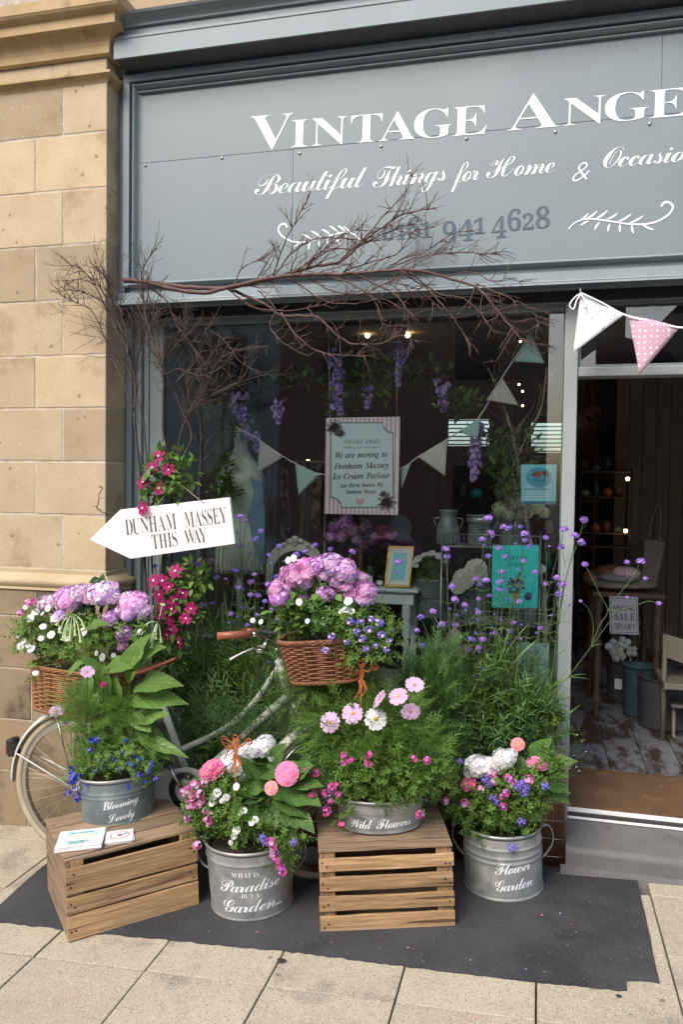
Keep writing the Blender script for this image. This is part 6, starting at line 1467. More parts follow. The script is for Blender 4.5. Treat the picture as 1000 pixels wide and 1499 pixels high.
# ------------------------------------------------------------------ ribbed round tin by the step
TY4 = T4.y
z4_ = plant('pink and salmon zinnias with broad leaves in the round tin by the step', 'zinnia', T4+Vector((0,0,.2)), 'zinnia_plant', 'zinnias in the tins')
for i, (a, b, w) in enumerate([((690,1170),(660,1200),1),((695,1175),(680,1208),1.1),((690,1165),(640,1190),.9),((760,1105),(772,1140),1),((755,1100),(746,1132),1),((785,1135),(800,1105),1),((775,1135),(830,1150),.9),((785,1140),(832,1165),1),((780,1150),(800,1185),1),((790,1120),(830,1110),1),((700,1160),(715,1190),1),((760,1110),(732,1100),1),((775,1120),(796,1085),1),((720,1175),(735,1205),1),((760,1170),(790,1195),1),((700,1150),(672,1170),1),((800,1130),(824,1130),1.1)]): leafobj(z4_, LZ[i % 2], a, b, TY4-.03, TY4-.10, w)
pz = [head('zins', z4_, 758, 1089, TY4-.05, (0,-.6,.8), rpx=11, base=.027), head('zin', z4_, 787, 1117, TY4-.08, (.1,-.4,1), v=1, rpx=17, base=.047, jit=.05), head('zin', z4_, 686, 1146, TY4-.12, (-.1,-.7,.7), v=0, rpx=13, base=.047), head('zins', z4_, 818, 1111, TY4-.06, (0,-.3,1), rpx=6, base=.027)]
stems(z4_, T4+Vector((0,0,.22)), [p+Vector((0,.01,-.012)) for p in pz], .003, .0022, 'stem')
ph = plant('white phlox clusters in the round tin by the step', 'phlox', T4+Vector((-.05,0,.2)), 'phlox_plant', 'white phlox in the tins')
for (x, y, r_) in ((700,1120,16),(716,1122,14),(737,1110,16),(728,1122,12),(688,1130,10),(747,1106,10)): head('phlox', ph, x, y, TY4-.09, (0,-.6,.75), rpx=r_, base=.036)
head('nempink', ph, 721, 1131, TY4-.14, v=0, s=1.3); head('nempink', ph, 724, 1142, TY4-.14, v=0, s=1.2)
s2 = Scat(); fill(s2, LF['oval'], 715, 1140, TY4-.03, 55, 25, .07, 140, .05); s2.build('foliage', M['leafdark'], ph, 'stuff')
ne = plant('blue and pink nemesia filling the front of the round tin by the step', 'nemesia', T4+Vector((0,-.06,.2)), 'nemesia_plant', 'nemesias in the tins')
s2 = Scat()
for (x, y, rx, ry, n) in ((730,1180,50,28,260),(690,1185,28,24,90),(770,1165,34,30,140),(655,1160,28,30,100),(765,1205,14,16,26),(700,1212,10,14,14),(735,1150,50,24,140),(640,1125,24,24,60),(650,1110,26,20,60),(800,1130,24,36,70)): fill(s2, SPRIG, x, y, TY4-.10, rx, ry, .07, n, .052, .6, .35, .5)
s2.build('foliage', M['leafmid'], ne, 'stuff')
for (x, y) in ((710,1140),(722,1168),(765,1147),(767,1160),(750,1240),(764,1203),(797,1150),(716,1148),(728,1174),(771,1153),(758,1150),(674,1115)): head('blue2', ne, x, y, TY4-.18, (0,-.8,.5), s=fr_.uniform(.8,1.2))
for (x, y) in ((741,1160),(745,1139),(774,1140),(737,1180),(680,1175),(652,1172),(752,1145),(735,1165),(704,1155)): head('nempink', ne, x, y, TY4-.18, (0,-.8,.4), v=x % 2, s=fr_.uniform(.8,1.2))
ga = plant('small gypsophila sprays of tiny white flowers at the foot of the door post', 'gypsophila', T4+Vector((.1,.1,.2)), 'gypsophila_plant')
mb = MB(); tips = []
for (x, y) in ((845,1075),(852,1085),(858,1100),(838,1112),(844,1122),(834,1118),(848,1128),(840,1105),(830,1126)): p = PY(x, y, -.24); tips.append(p); inst('white_flower', FL['white'][0], ga, p, None, .35)
stems(ga, PY(815,1165,-.26), tips, .0011, .0007, 'stem')
s2 = Scat(); fill(s2, SPRIG, 846, 1078, -.24, 9, 8, .02, 8, .03); fill(s2, SPRIG, 815, 1090, -.26, 16, 50, .05, 40, .05); s2.build('foliage', M['leaflime'], ga, 'stuff')

# ------------------------------------------------------------------ rusty fairies on stakes
def fairy(px, py, Y, h, flip, label, stake_to):
    t = thing('garden_fairy_stake', label, 'garden ornament', PY(px, py, Y), 'rusty fairy ornaments'); o = PY(px, py, Y); f = -1 if flip else 1; k = h
    def poly(nm, pts): mb = MB(); mb.prism([(f*x*k, y*k) for x, y in pts][::f], o, (1,0,0), (0,0,1), (0,.0025,0)); return mb
    body = MB()
    def add(pts, dy=0): q = [(f*x*k, y*k) for x, y in pts]; body.prism(q, o+Vector((0,dy,0)), (1,0,0), (0,0,1), (0,.0025,0))
    circ = lambda cx_, cy_, r_, n=12: [(cx_+r_*math.cos(2*PI*i/n), cy_+r_*math.sin(2*PI*i/n)) for i in range(n)]
    add(circ(0,.40,.085)); add(circ(-.02,.47,.05)); add([(-.02,.33),(.03,.33),(.07,.26),(.06,.14),(.04,.05),(.10,-.02),(.0,-.06),(-.09,-.02),(-.03,.08),(-.06,.22)], .0003)
    add([(.05,.26),(.16,.22),(.24,.30),(.22,.33),(.15,.26),(.05,.31)], .0006); add([(-.05,.26),(-.14,.17),(-.20,.22),(-.18,.25),(-.13,.21),(-.04,.30)], .0006)
    add([(.0,-.05),(.09,-.03),(.16,-.18),(.05,-.34),(-.04,-.44),(-.06,-.42),(.03,-.31),(.09,-.18)], .0009); add([(-.07,-.03),(.01,-.05),(.0,-.22),(-.10,-.38),(-.18,-.46),(-.19,-.43),(-.11,-.34),(-.05,-.20)], .0012)
    body.build('body', M['rust'], t)
    w = MB()
    def loopw(pts, wd):
        P = [o+Vector((f*x*k, .002, y*k)) for x, y in smooth(pts, 4)]; w.tube(P, wd, 4)
    loopw([(-.02,.24),(-.16,.34),(-.30,.44),(-.38,.40),(-.34,.28),(-.24,.18),(-.08,.20)], .0022); loopw([(-.05,.18),(-.22,.12),(-.28,.02),(-.18,.0),(-.05,.12)], .0018); loopw([(-.1,.24),(-.24,.36),(-.32,.36)], .0016); loopw([(-.1,.22),(-.26,.28),(-.33,.3)], .0016)
    loopw([(.24,.31),(.26,.40),(.33,.44),(.40,.38),(.36,.31),(.28,.31)], .0035); loopw([(.27,.37),(.34,.36)], .0035)
    w.build('wing', M['rust'], t)
    mb = MB(); e = Vector(stake_to); mb.tube([o+Vector((0,.002,-.05*k)), Vector((o.x, o.y+.002, e.z))], .0022, 6); mb.build('stake', M['rust'], t)
fairy(345, 1106, TY2-.14, .165, False, 'small rusty cut out fairy on a stake among white phlox in the tall tub', T2+Vector((0,0,.22)))
fairy(529, 997, TY3-.06, .165, False, 'small rusty cut out fairy on a stake above the cosmos flowers', T3+Vector((0,0,.08)))

# ------------------------------------------------------------------ small litter on the ground
fp = MB(); rg = random.Random(99)
for q in range(70):
    x = rg.uniform(-1.9,.4); y = rg.uniform(-1.5,-.28)
    p_ = Vector((x, y, gz(x)+.008)); a = rg.uniform(0,6.28); d = Vector((math.cos(a), math.sin(a), .1)); L_ = rg.uniform(.004,.012); fp.cur = rg.choice([0,0,1,2,3]); fp.leaf(p_, d, (0,0,1), L_, L_*.6, 0, .2, 2, [.4,1,.1])
o = fp.build('fallen_petals', [M['p_lil'], M['leafmid'], M['p_zin'], M['bark']]); tag(o, 'scattered fallen petals and leaf scraps on the asphalt and paving', 'petals', kind='stuff')
# ------------------------------------------------------------------ window display
def solid_poly(nm, pts, Y, th, m, parent, **kw): 
    mb = MB(); P = [PY(x, y, Y) for x, y in pts]; P = [Vector((p.x, Y, p.z)) for p in P]; n = len(P)
    mb.add(P+[p+Vector((0,th,0)) for p in P], [tuple(range(n)), tuple(reversed(range(n,2*n)))]+[(i,i+n,(i+1)%n+n,(i+1)%n) for i in range(n)], False); return mb.build(nm, m, parent, **kw)
def txt_on(parent, txt, k, a, b, h, Y, m, lift=.0012, **kw):
    A, B = PY(*a, Y), PY(*b, Y); A.y = B.y = Y; hh = (PY(a[0], a[1]-h, Y)-PY(*a, Y)).length; mb = MB(); write(mb, txt, k, A, B, hh, NF, lift=lift, **kw); return mb.build('lettering', m, parent)
# hanging card
HY = .14
hc = thing('hanging_card', 'pink and white striped card announcing a move, hung in the middle of the window', 'sign', PY(530,680,HY))
st_m = mat('pink_striped_card', (.80,.78,.80), rough=.5, rand=False)
N_ = st_m.node_tree.nodes; L_ = st_m.node_tree.links; wv_ = N_.new('ShaderNodeTexWave'); wv_.wave_type = 'BANDS'; wv_.bands_direction = 'X'; wv_.inputs['Scale'].default_value = 14
tcn = [n for n in N_ if n.type == 'TEX_COORD'][0]; L_.new(tcn.outputs['Object'], wv_.inputs['Vector']); cr_ = N_.new('ShaderNodeMath'); cr_.operation = 'GREATER_THAN'; cr_.inputs[1].default_value = .5; L_.new(wv_.outputs['Fac'], cr_.inputs[0])
mx_ = N_.new('ShaderNodeMix'); mx_.data_type = 'RGBA'; mx_.inputs[6].default_value = (.80,.78,.82,1); mx_.inputs[7].default_value = (.68,.42,.52,1); L_.new(cr_.outputs[0], mx_.inputs[0]); L_.new(mx_.outputs[2], N_['Principled BSDF'].inputs['Base Color'])
solid_poly('card', [(477,612),(586,610),(583,754),(475,752)], HY, .004, st_m, hc)
def plaque(cx_, cy_, w, h, notch):
    pts = []
    for (sx_, sy_) in ((-1,-1),(1,-1),(1,1),(-1,1)):
        c = (cx_+sx_*w, cy_+sy_*h); q = []
        for k in range(5):
            a = PI/2*k/4; q.append((c[0]-sx_*notch*math.cos(a), c[1]-sy_*notch*math.sin(a)))
        if (sx_, sy_) in ((-1,-1),(1,1)): q = q[::-1]
        pts += q
    return pts
M['plaque'] = mat('pale_aqua_print', (.62,.78,.80), rough=.6); M['plaque_line'] = mat('grey_green_print', (.18,.32,.30), rough=.6)
solid_poly('printed_border', plaque(530,681,46,63,15), HY-.0012, .0008, M['plaque_line'], hc); solid_poly('printed_plaque', plaque(530,681,44.5,61,15), HY-.002, .0008, M['plaque'], hc)
txt_on(hc, 'VINTAGE ANGEL', 'serif', (503,650), (557,649), 6.5, HY-.002, M['plaque_line'], gap=.1)
txt_on(hc, 'HOME GIFT & PARTY', 'serif', (503,657), (557,656), 3, HY-.002, M['plaque_line'], gap=.2)
for t, a, b, h in (('We are moving to',(491,671),(567,669),9),('Dunham Massey',(489,687),(569,685),9),('Ice Cream Parlour',(487,702),(571,700),9),('Ash Farm Station Rd',(497,714),(561,712),6),('Dunham Massey',(506,723),(551,722),6)):
    txt_on(hc, t, 'italic', a, b, h, HY-.002, M['letter'], gap=.03, space=.35)
solid_poly('printed_heart', [(527,741),(521,735),(521,731),(524,729),(527,732),(530,729),(533,731),(533,735)][::-1], HY-.0028, .0008, mat('pink_print', (.75,.42,.5)), hc)
def rose(px, py, r_, parent, Y):
    mb = MB(); c = PY(px, py, Y); s = S(px, py, Y)*r_; rg = random.Random(int(px))
    for i in range(14): a = i*2.4; q = s*math.sqrt(i/14); floret(mb, c+Vector((q*math.cos(a), 0, q*math.sin(a))), (0,-1,0), s*.42, 5, .0, i % 2)
    for i in range(9): a = i*.7; d = Vector((math.cos(a), 0, math.sin(a))); mb.cur = 2; mb.leaf(c+d*s*.9, d, (0,-1,0), s*.8, s*.4, 0, 0, 2, [.3,1,.1])
    o = mb.build('printed_roses', [M['p_hyd'], M['p_white'], M['plaque_line']], parent, kind='stuff')
rose(489,626,8,hc,HY-.003); rose(498,634,5,hc,HY-.003); rose(566,735,9,hc,HY-.003); rose(561,723,4,hc,HY-.003)
mb = MB(); 
for (a, b) in (((483,612),(481,480)),((580,610),(584,480))): mb.tube([PY(*a,HY+.002), PY(*b,HY+.002)], .0012, 4)
mb.build('string', M['ribbon'], hc)
# posters stuck to the inside of the glass
GY = .0415
def poster(label, pts, m, name='poster'): 
    t = thing(name, label, 'poster', PY(pts[0][0], pts[0][1], GY)); solid_poly('sheet', pts, GY+.003, .0015, m, t); return t
p = poster('small square sky blue poster high on the right of the window glass', [(763,680),(815,680),(814,738),(763,738)], M['sky_p'])
solid_poly('printed_circle', [(789+19*math.cos(a), 699+15*math.sin(a)) for a in [2*PI*k/24 for k in range(24)]], GY+.0018, .0008, mat('mid_blue_print', (.08,.38,.52)), p)
solid_poly('printed_bird', [(779,694),(784,691),(788,687),(788,691),(793,691),(796,694),(791,696),(787,700),(786,696),(781,698)][::-1], GY+.001, .0006, M['rust'], p)
solid_poly('printed_mark', [(795,690),(800,688),(804,692),(803,698),(797,698)][::-1], GY+.001, .0006, M['navy'], p)
txt_on(p, 'JUST A CARD', 'serif', (780,705), (799,705), 3.5, GY+.001, M['navy'], gap=.1)
for i in range(6): solid_poly('printed_line', [(768,712+3.6*i),(808-(i*7)%13,712+3.6*i),(808-(i*7)%13,712.9+3.6*i),(768,712.9+3.6*i)], GY+.0022, .0005, M['rust'] if i == 1 else M['paper'], p)
solid_poly('printed_band', [(763.5,734),(814,734),(813.8,737.5),(763.5,737.5)], GY+.0022, .0005, mat('deep_blue_print', (.02,.16,.3)), p)
p = poster('large turquoise poster with an ice cream cone of flowers on the window glass', [(721,798),(789,798),(787,890),(720,889)], M['teal'])
txt_on(p, 'TATTON', 'serif', (738,819), (772,819), 5.5, GY+.003, M['navy'], gap=.35, off=-.01); txt_on(p, 'PARK', 'serif', (743,829), (766,829), 4.5, GY+.003, M['navy'], gap=.35, off=-.01)
solid_poly('printed_cone', [(750,866),(760,866),(754,885)], GY+.002, .0006, mat('cone_print', (.62,.42,.14), (.5,.3,.08), sc=120), p)
mb = MB(); rg = random.Random(6)
for i in range(34):
    c = PY(755+rg.gauss(0,7), 855+rg.gauss(0,6), GY+.0015); floret(mb, (c.x, GY+.0015-i*.00002, c.z), (0,-1,0), .008, 5, 0, i % 4)
mb.build('printed_flowers', [M['p_blue2'], M['navy'], M['p_white'], M['p_pur']], p, kind='stuff')
solid_poly('printed_badge', [(773+6*math.cos(a), 873+6*math.sin(a)) for a in [2*PI*k/18 for k in range(18)]], GY+.002, .0006, mat('badge_print', (.03,.04,.2)), p)
p = poster('pale aqua poster with a faint flower picture low on the window glass', [(756,940),(804,942),(803,1005),(755,1005)], M['pale_p'])
mb = MB()
for i in range(30):
    c = PY(778+rg.gauss(0,10), 972+rg.gauss(0,9), GY+.0015); floret(mb, (c.x, GY+.0018-i*.00002, c.z), (0,-1,0), .008, 5, 0, i % 3)
mb.build('printed_flowers', [M['p_hyd'], M['leaflime'], M['p_white']], p, kind='stuff'); solid_poly('printed_line', [(771,953),(791,953),(791,955),(771,955)], GY+.0022, .0005, M['plaque_line'], p)
p = poster('pale aqua poster lettered VINTAGE POINT at the bottom of the window glass', [(749,1008),(804,1010),(803,1051),(748,1048)], M['pale_p'])
txt_on(p, 'VINTAGE', 'n', (753,1026), (781,1027), 6, GY+.003, M['navy'], gap=.06, off=.01); txt_on(p, 'POINT', 'n', (757,1035), (778,1036), 6, GY+.003, M['navy'], gap=.06, off=.01)
solid_poly('printed_picture', [(775,1032),(802,1030),(802,1049),(776,1048)], GY+.0022, .0005, mat('green_print', (.3,.5,.3), (.6,.75,.7), sc=30), p)
# dress form
DY = .45
df_ = thing('dress_form', 'pale sage draped dressmaker form on a white turned stand at the left of the window', 'mannequin', PY(345,1000,DY))
c0 = PY(352,760,DY); s = S(352,760,DY)
M['sage'] = mat('sage_print_fabric', (.66,.74,.64), (.52,.60,.52), sc=9, rough=.8, bump=.3, bsc=40, c3=(.36,.46,.42), c3amt=.36, c3sc=22)
prof = [(r_*s, (760-y)*s) for r_, y in ((0,640),(9,642),(11,648),(9,656),(10,664),(14,672),(24,684),(31,694),(34,706),(34,722),(30,740),(25,758),(25,768),(29,785),(33,805),(35,828))]
mb = MB(); mb.lathe(prof[::-1], c0, 32, 1.0, .62); mb.build('torso', M['sage'], df_)
mb = MB(); mb.lathe([(.0,0),(9.5*s,0),(9.5*s,4*s),(0,6*s)], c0+Vector((0,0,119*s)), 16); mb.build('neck_cap', M['cream'], df_)
mb = MB(); rg = random.Random(3)
for k in range(34): a = PI+PI*k/33; p_ = c0+Vector((math.cos(a)*(34.5+1.5*math.sin(k*1.9))*s, math.sin(a)*.64*35*s, -70*s)); mb.tube([p_+Vector((0,0,40*s)), p_, p_-Vector((0,0,4*s))], .004, 4)
mb.build('pleats', M['sage'], df_, kind='stuff')
mb = MB(); zb_ = -74
pr = [(0,zb_),(6,zb_),(5,zb_-12),(8,zb_-20),(5,zb_-28),(3.5,zb_-60),(7,zb_-75),(8,zb_-90),(4,zb_-105),(5,zb_-140),(8,zb_-150),(5,zb_-160),(4,zb_-210)]
mb.lathe([(a*s, b*s) for a, b in pr][::-1], c0, 16); mb.build('turned_pole', M['aqua'], df_)
mb = MB()
for k in range(3): a = 2*PI*k/3-.6; mb.tube(smooth([tuple(c0+Vector((0,0,(zb_-195)*s))), tuple(c0+Vector((math.cos(a)*.08, math.sin(a)*.08, (zb_-190)*s))), tuple(c0+Vector((math.cos(a)*.2, math.sin(a)*.2, (zb_-235)*s)))], 4), .016, 8)
mb.build('feet', M['aqua'], df_)
mb = MB()
pp = [(366,700),(372,720),(362,755),(372,800),(380,826),(386,826),(388,760),(384,705)]
solid_poly('blue_edging', pp[::-1], DY-.02-.14*.5, .02, mat('blue_satin', (.10,.22,.34), (.16,.3,.42), sc=20, rough=.35), df_)
# console table
def turned_leg(parent, x, y, z0, z1, m, R_=.022):
    H = z1-z0; pr = [(.45,0),(.6,.04),(.4,.07),(.95,.12),(1,.18),(.55,.22),(.7,.3),(.85,.45),(.55,.58),(.95,.62),(.5,.66),(1.0,.74),(1,.80),(.6,.84),(.95,.88),(.95,1)]
    mb = MB(); mb.lathe([(a*R_, b*H) for a, b in pr], (x, y, z0), 16); return mb.build('leg', m, parent)
tY = .30; tl, tr_ = PY(440,856,tY), PY(607,858,tY); tz = tl.z
tb_ = thing('console_table', 'pale aqua console table with turned legs in the window display', 'table', (tr_.x-.3, tY+.2, .6))
mb = MB(); mb.box(tl.x, tr_.x+.02, tY, tY+.36, tz-.018, tz); mb.build('tabletop', M['aqua'], tb_, bevel=.006)
mb = MB(); mb.box(tl.x+.03, tr_.x-.01, tY+.03, tY+.33, tz-.085, tz-.019); mb.build('apron', M['aqua'], tb_, bevel=.003)
for x in (tl.x+.06, tr_.x-.05):
    for y in (tY+.06, tY+.30): turned_leg(tb_, x, y, .602, tz-.0855, M['aqua'], .026)
# picture frame
fr2 = thing('picture_frame', 'thin gilt picture frame leaning on the console table', 'picture frame', (PY(583,858,tY+.05)))
fo = PY(562,856,tY+.06); fux = (PY(600,858,tY+.06)-fo); fux.y = 0; fw_ = fux.length; fh = (PY(566,796,tY+.06)-fo).length; ux = Vector((1,0,0)); uy = Vector((.06,.22,1)).normalized()
fo.z = tz+.004
def fbar(u0, u1, v0, v1, m, nm, th=.012, dy=0): mb = MB(); mb.prism([(u0,v0),(u1,v0),(u1,v1),(u0,v1)], fo+Vector((0,dy,0)), ux, uy, (0,th,0)); mb.build(nm, M[m], fr2, bevel=.0015 if th > .005 else 0)
for a in ((0,fw_,0,.010),(0,fw_,fh-.010,fh),(0,.010,.0105,fh-.0105),(fw_-.010,fw_,.0105,fh-.0105)): fbar(*a, 'gold', 'frame_side')
fbar(.0105, fw_-.0105, .0105, fh-.0105, 'paper', 'mount', .003, .004); fbar(.032, fw_-.032, .035, fh-.035, 'sky_p', 'print', .001, .002)
# bottles
for i, (x, r_, h) in enumerate(((522,.022,.075),(541,.030,.105),(557,.024,.060))):
    b_ = PY(x, 854, tY+.10); b_.z = tz+.001
    t = thing('glass_bottle', ['small squat glass bottle with a paper label, left of three on the console table','tallest glass bottle with a white label on the console table','low glass jar beside the gilt picture frame'][i], 'bottle', b_)
    mb = MB(); mb.lathe([(0,0),(r_,0),(r_,h*.62),(r_*.45,h*.75),(r_*.4,h*.9),(r_*.5,h*.92),(r_*.5,h),(0,h)], b_, 20); mb.build('glass_body', M['bottle'], t)
    mb = MB(); q = [(r_*1.02*math.cos(a), r_*1.02*math.sin(a)) for a in [-PI/2-.7+1.4*k/8 for k in range(9)]]; mb.add([(b_.x+x_, b_.y+y_, b_.z+h*z_) for z_ in (.15,.52) for x_, y_ in q], [(k,k+1,k+10,k+9) for k in range(8)], True); mb.build('label', M['paper'], t)
# gold candle
g_ = PY(528,820,tY+.2); t = thing('gold_candle', 'slim glittery gold candle standing behind the flower basket', 'candle', (g_.x, g_.y, tz)); mb = MB(); mb.lathe([(0,0),(.03,0),(.03,.008),(.011,.014),(.011,PY(528,757,tY+.2).z-tz),(0,PY(528,757,tY+.2).z-tz)], (g_.x, g_.y, tz+.001), 14); mb.build('candle', mat('gold_glitter', (.75,.52,.2), (.3,.2,.05), sc=220, rough=.3, metal=.8), t)
# flowers on the table
vz = thing('vase_bouquet', 'bouquet of pink and purple flowers in a dark vase on the console table', 'bouquet', PY(512,850,tY+.24))
mb = MB(); mb.lathe([(0,0),(.04,0),(.05,.06),(.035,.12),(.04,.14)], Vector((PY(512,850,tY+.24).x, tY+.24, tz+.001)), 18); mb.build('vase', M['blackm'], vz)
for (x, y, k, v, r_) in ((492,770,'ger',2,11),(505,765,'ger',2,12),(500,785,'ger',0,9),(515,775,'ger',1,10),(485,785,'ger',2,8),(523,790,'ger',3,8),(535,770,'ger',3,9),(540,782,'blue2',0,9),(560,778,'zin',0,9),(573,781,'ger',1,9)): head(k, vz, x, y, tY+.2, (0,-.9,.3), v=v, rpx=r_, base=.042 if k in('ger','zin') else .014)
s2 = Scat(); fill(s2, LF['oval'], 515, 795, tY+.24, 45, 22, .06, 90, .05); s2.build('foliage', M['leafdark'], vz, 'stuff')
fan = thing('gauze_rosette', 'grey blue gauze rosette behind the picture frame', 'decoration', PY(585,775,tY+.3)); mb = MB(); c = PY(586,774,tY+.3); s = S(586,774,.6)
vs = [c]+[c+Vector((16*s*math.cos(a), .006*(k % 2), 19*s*math.sin(a))) for k, a in enumerate([2*PI*k/40 for k in range(40)])]; mb.add(vs+[Vector(v)+Vector((0,.003,0)) for v in vs], [(0,k+1,(k+1)%40+1) for k in range(40)]+[(41,(k+1)%40+42,k+42) for k in range(40)], False); mb.build('gauze', mat('grey_blue_gauze', (.22,.30,.36), rough=.8, trans=.3), fan)
# carved arch (mirror / chair back)
ar = thing('carved_mirror', 'pale carved arched mirror frame behind the front flower basket', 'mirror', PY(432,870,tY+.1))
out_ = [(390,870),(389,835),(393,815),(402,802),(415,794),(424,790),(433,788),(442,790),(452,795),(463,803),(470,815),(474,835),(474,870)]
inn_ = [(466,870),(465,838),(459,822),(449,811),(432,806),(415,811),(404,822),(399,838),(398,870)]
mb = MB(); P = [PY(x, y, tY+.10) for x, y in smooth(out_, 3)]; Q = [PY(x, y, tY+.10) for x, y in smooth(inn_, 3)][::-1]
n = 30; rs = lambda A: [A[int(round(i*(len(A)-1)/n))] for i in range(n+1)]
A_, B__ = rs(P), rs(Q); vs = A_+B__+[p+Vector((0,.02,0)) for p in A_]+[p+Vector((0,.02,0)) for p in B__]; k = n+1
mb.add(vs, [(i,i+1,k+i+1,k+i) for i in range(n)]+[(2*k+i,3*k+i,3*k+i+1,2*k+i+1) for i in range(n)]+[(i,2*k+i,2*k+i+1,i+1) for i in range(n)]+[(k+i,k+i+1,3*k+i+1,3*k+i) for i in range(n)], False); mb.build('frame', M['cream'], ar)
mb = MB()
for (x, y, r_) in ((432,789,5),(424,792,4),(440,792,4),(415,797,3.4),(450,798,3.4),(432,797,3),(407,802,2.6),(458,803,2.6)): mb.blob(PY(x, y, tY+.095), r_*S(x, y, tY), 8, 6, (1.3,.6,1))
mb.build('carving', M['cream'], ar, kind='stuff')
mb = MB(); mb.add([p+Vector((0,.012,0)) for p in B__], [tuple(range(n+1))], False); mb.build('mirror_glass', M['blackm'], ar)
# birch trunks inside
for lab, pix, r0 in (('pale silver birch branch leaning up the right side of the window display', [(797,1000),(797,900),(790,840),(772,780),(764,720),(755,670),(748,630),(735,590),(715,540)], .016), ('slim silver birch branch behind the glass at the left of the dress form', [(286,1000),(289,800),(292,700),(294,640),(290,590),(300,540)], .011), ('thin curved branch reaching up from the zinc pots on the stand', [(735,860),(745,800),(760,740),(752,690),(768,650),(790,600),(800,540)], .006)):
    b = thing('silver_birch', lab, 'branch', PY(pix[0][0], pix[0][1], .25), 'birch branches inside the window'); bough(b, pix, .25, r0, .003, int(pix[0][0]), 'bark_birch', .2, 1, 5, (0,0,.4), start=.45, wander=.16)
# wisteria
ws = thing('wisteria_garland', 'garland of green leaves and hanging lilac wisteria across the top of the window display', 'wisteria', PY(530,560,.3))
s2 = Scat()
for (x, y, rx, ry, n) in ((545,565,36,28,90),(500,590,26,24,50),(440,560,45,16,50),(625,545,40,16,50),(670,590,34,20,60),(690,600,20,14,30),(350,620,28,22,60),(325,690,16,40,60),(330,720,20,14,40),(720,640,30,14,30),(735,680,26,40,80),(770,660,20,30,50),(745,720,20,18,40),(300,580,30,30,40),(560,540,40,12,40)): fill(s2, LF['oval'], x, y, .28, rx, ry, .08, n, .055)
s2.build('foliage', M['leafmid'], ws, 'stuff')
mb = MB(); mb.tube(smooth([tuple(PY(x, y, .30)) for x, y in ((290,640),(340,600),(410,570),(480,555),(560,548),(640,550),(700,590),(760,640),(790,700))], 5), .004, 6); mb.build('vine', M['bark'], ws)
s2 = Scat(); flp = MB(); floret(flp, (0,0,0), (0,0,1), 1, 5, .3); flp = Proto(flp)
rg = random.Random(8)
for (x, y, w, h) in ((490,555,11,40),(497,575,9,30),(585,510,8,36),(583,540,8,24),(538,585,6,20),(650,578,11,22),(407,602,9,16),(352,600,12,22),(362,625,9,18),(375,645,6,14),(697,650,13,30),(694,682,10,22),(345,590,9,14)):
    n = int(h*2.0); q = nr.uniform(-1, 1, n); ww = 1.15*w*np.clip(1-(q*.5+.5)*.8, .1, 1)*(1+.3*np.sin(q*9+x))*np.sqrt(nr.uniform(0,1,n)); a = nr.uniform(0, 2*PI, n); c = np.array(PY(x, y, .24)); ss = S(x, y, .24)
    P = c+np.stack([ww*np.cos(a)*ss, ww*np.sin(a)*ss, -q*h*ss], 1); D = np.stack([np.cos(a), np.sin(a)-.4, np.full(n,-.1)], 1); s2.put(flp, P, D, nr.uniform(.010,.019,n), mi=0); s2.Mi[-1] = nr.randint(0, 3, len(s2.Mi[-1]))
s2.build('racemes', [M['p_hydb'], M['p_blue2'], M['p_lil']], ws, 'stuff')
# bunting inside
bi = thing('window_bunting', 'bunting of cream floral and aqua flags strung inside the shop window', 'bunting', PY(530,690,.2))
mb = MB(); mb.tube(smooth([tuple(PY(x, y, .19)) for x, y in ((345,625),(378,643),(414,668),(440,682),(470,694),(530,700),(588,685),(612,669),(655,643),(675,630),(702,610),(735,553),(757,520),(777,487),(800,450))], 4), .003, 5); mb.build('cord', M['ribbon'], bi)
for cs_, m_ in (([(380,645),(415,669),(377,692)],'f_cream'),([(432,679),(469,694),(437,725)],'f_aqua'),([(586,686),(602,677),(588,716)],'f_aqua'),([(612,669),(655,644),(652,697)],'f_cream'),([(672,632),(703,611),(700,643)],'f_aqua'),([(735,553),(712,586),(760,594)],'f_cream'),([(778,488),(753,530),(797,532)],'f_aqua')): flag(cs_, M[m_], 'flag', bi, .19, 1, .004)
# plant stand with zinc pots
PYs = .34
ps = thing('wire_plant_stand', 'two tier grey wire plant stand on the right of the window display', 'plant stand', PY(715,1000,PYs))
x0, x1 = PY(646,850,PYs).x, PY(790,850,PYs).x; zs_ = [PY(715,800,PYs).z, PY(715,912,PYs).z]
mb = MB()
for x in (x0, x1):
    for y in (PYs, PYs+.26): mb.tube([(x, y, .602), (x, y, zs_[0]+.07)], .006, 6)
mb.build('post', M['wire'], ps, kind='stuff')
for z in zs_:
    mb = MB(); mb.box(x0, x1, PYs, PYs+.26, z-.008, z); mb.build('shelf', M['zinc'], ps); mb = MB()
    for y in (PYs-.002,): mb.tube([(x0,y,z+.06),(x1,y,z+.06)], .003, 5); [mb.tube([(x0+(x1-x0)*k/22,y,z),(x0+(x1-x0)*k/22,y,z+.06)], .0015, 4) for k in range(23)]
    mb.build('wire_rail', M['wire'], ps, kind='stuff')
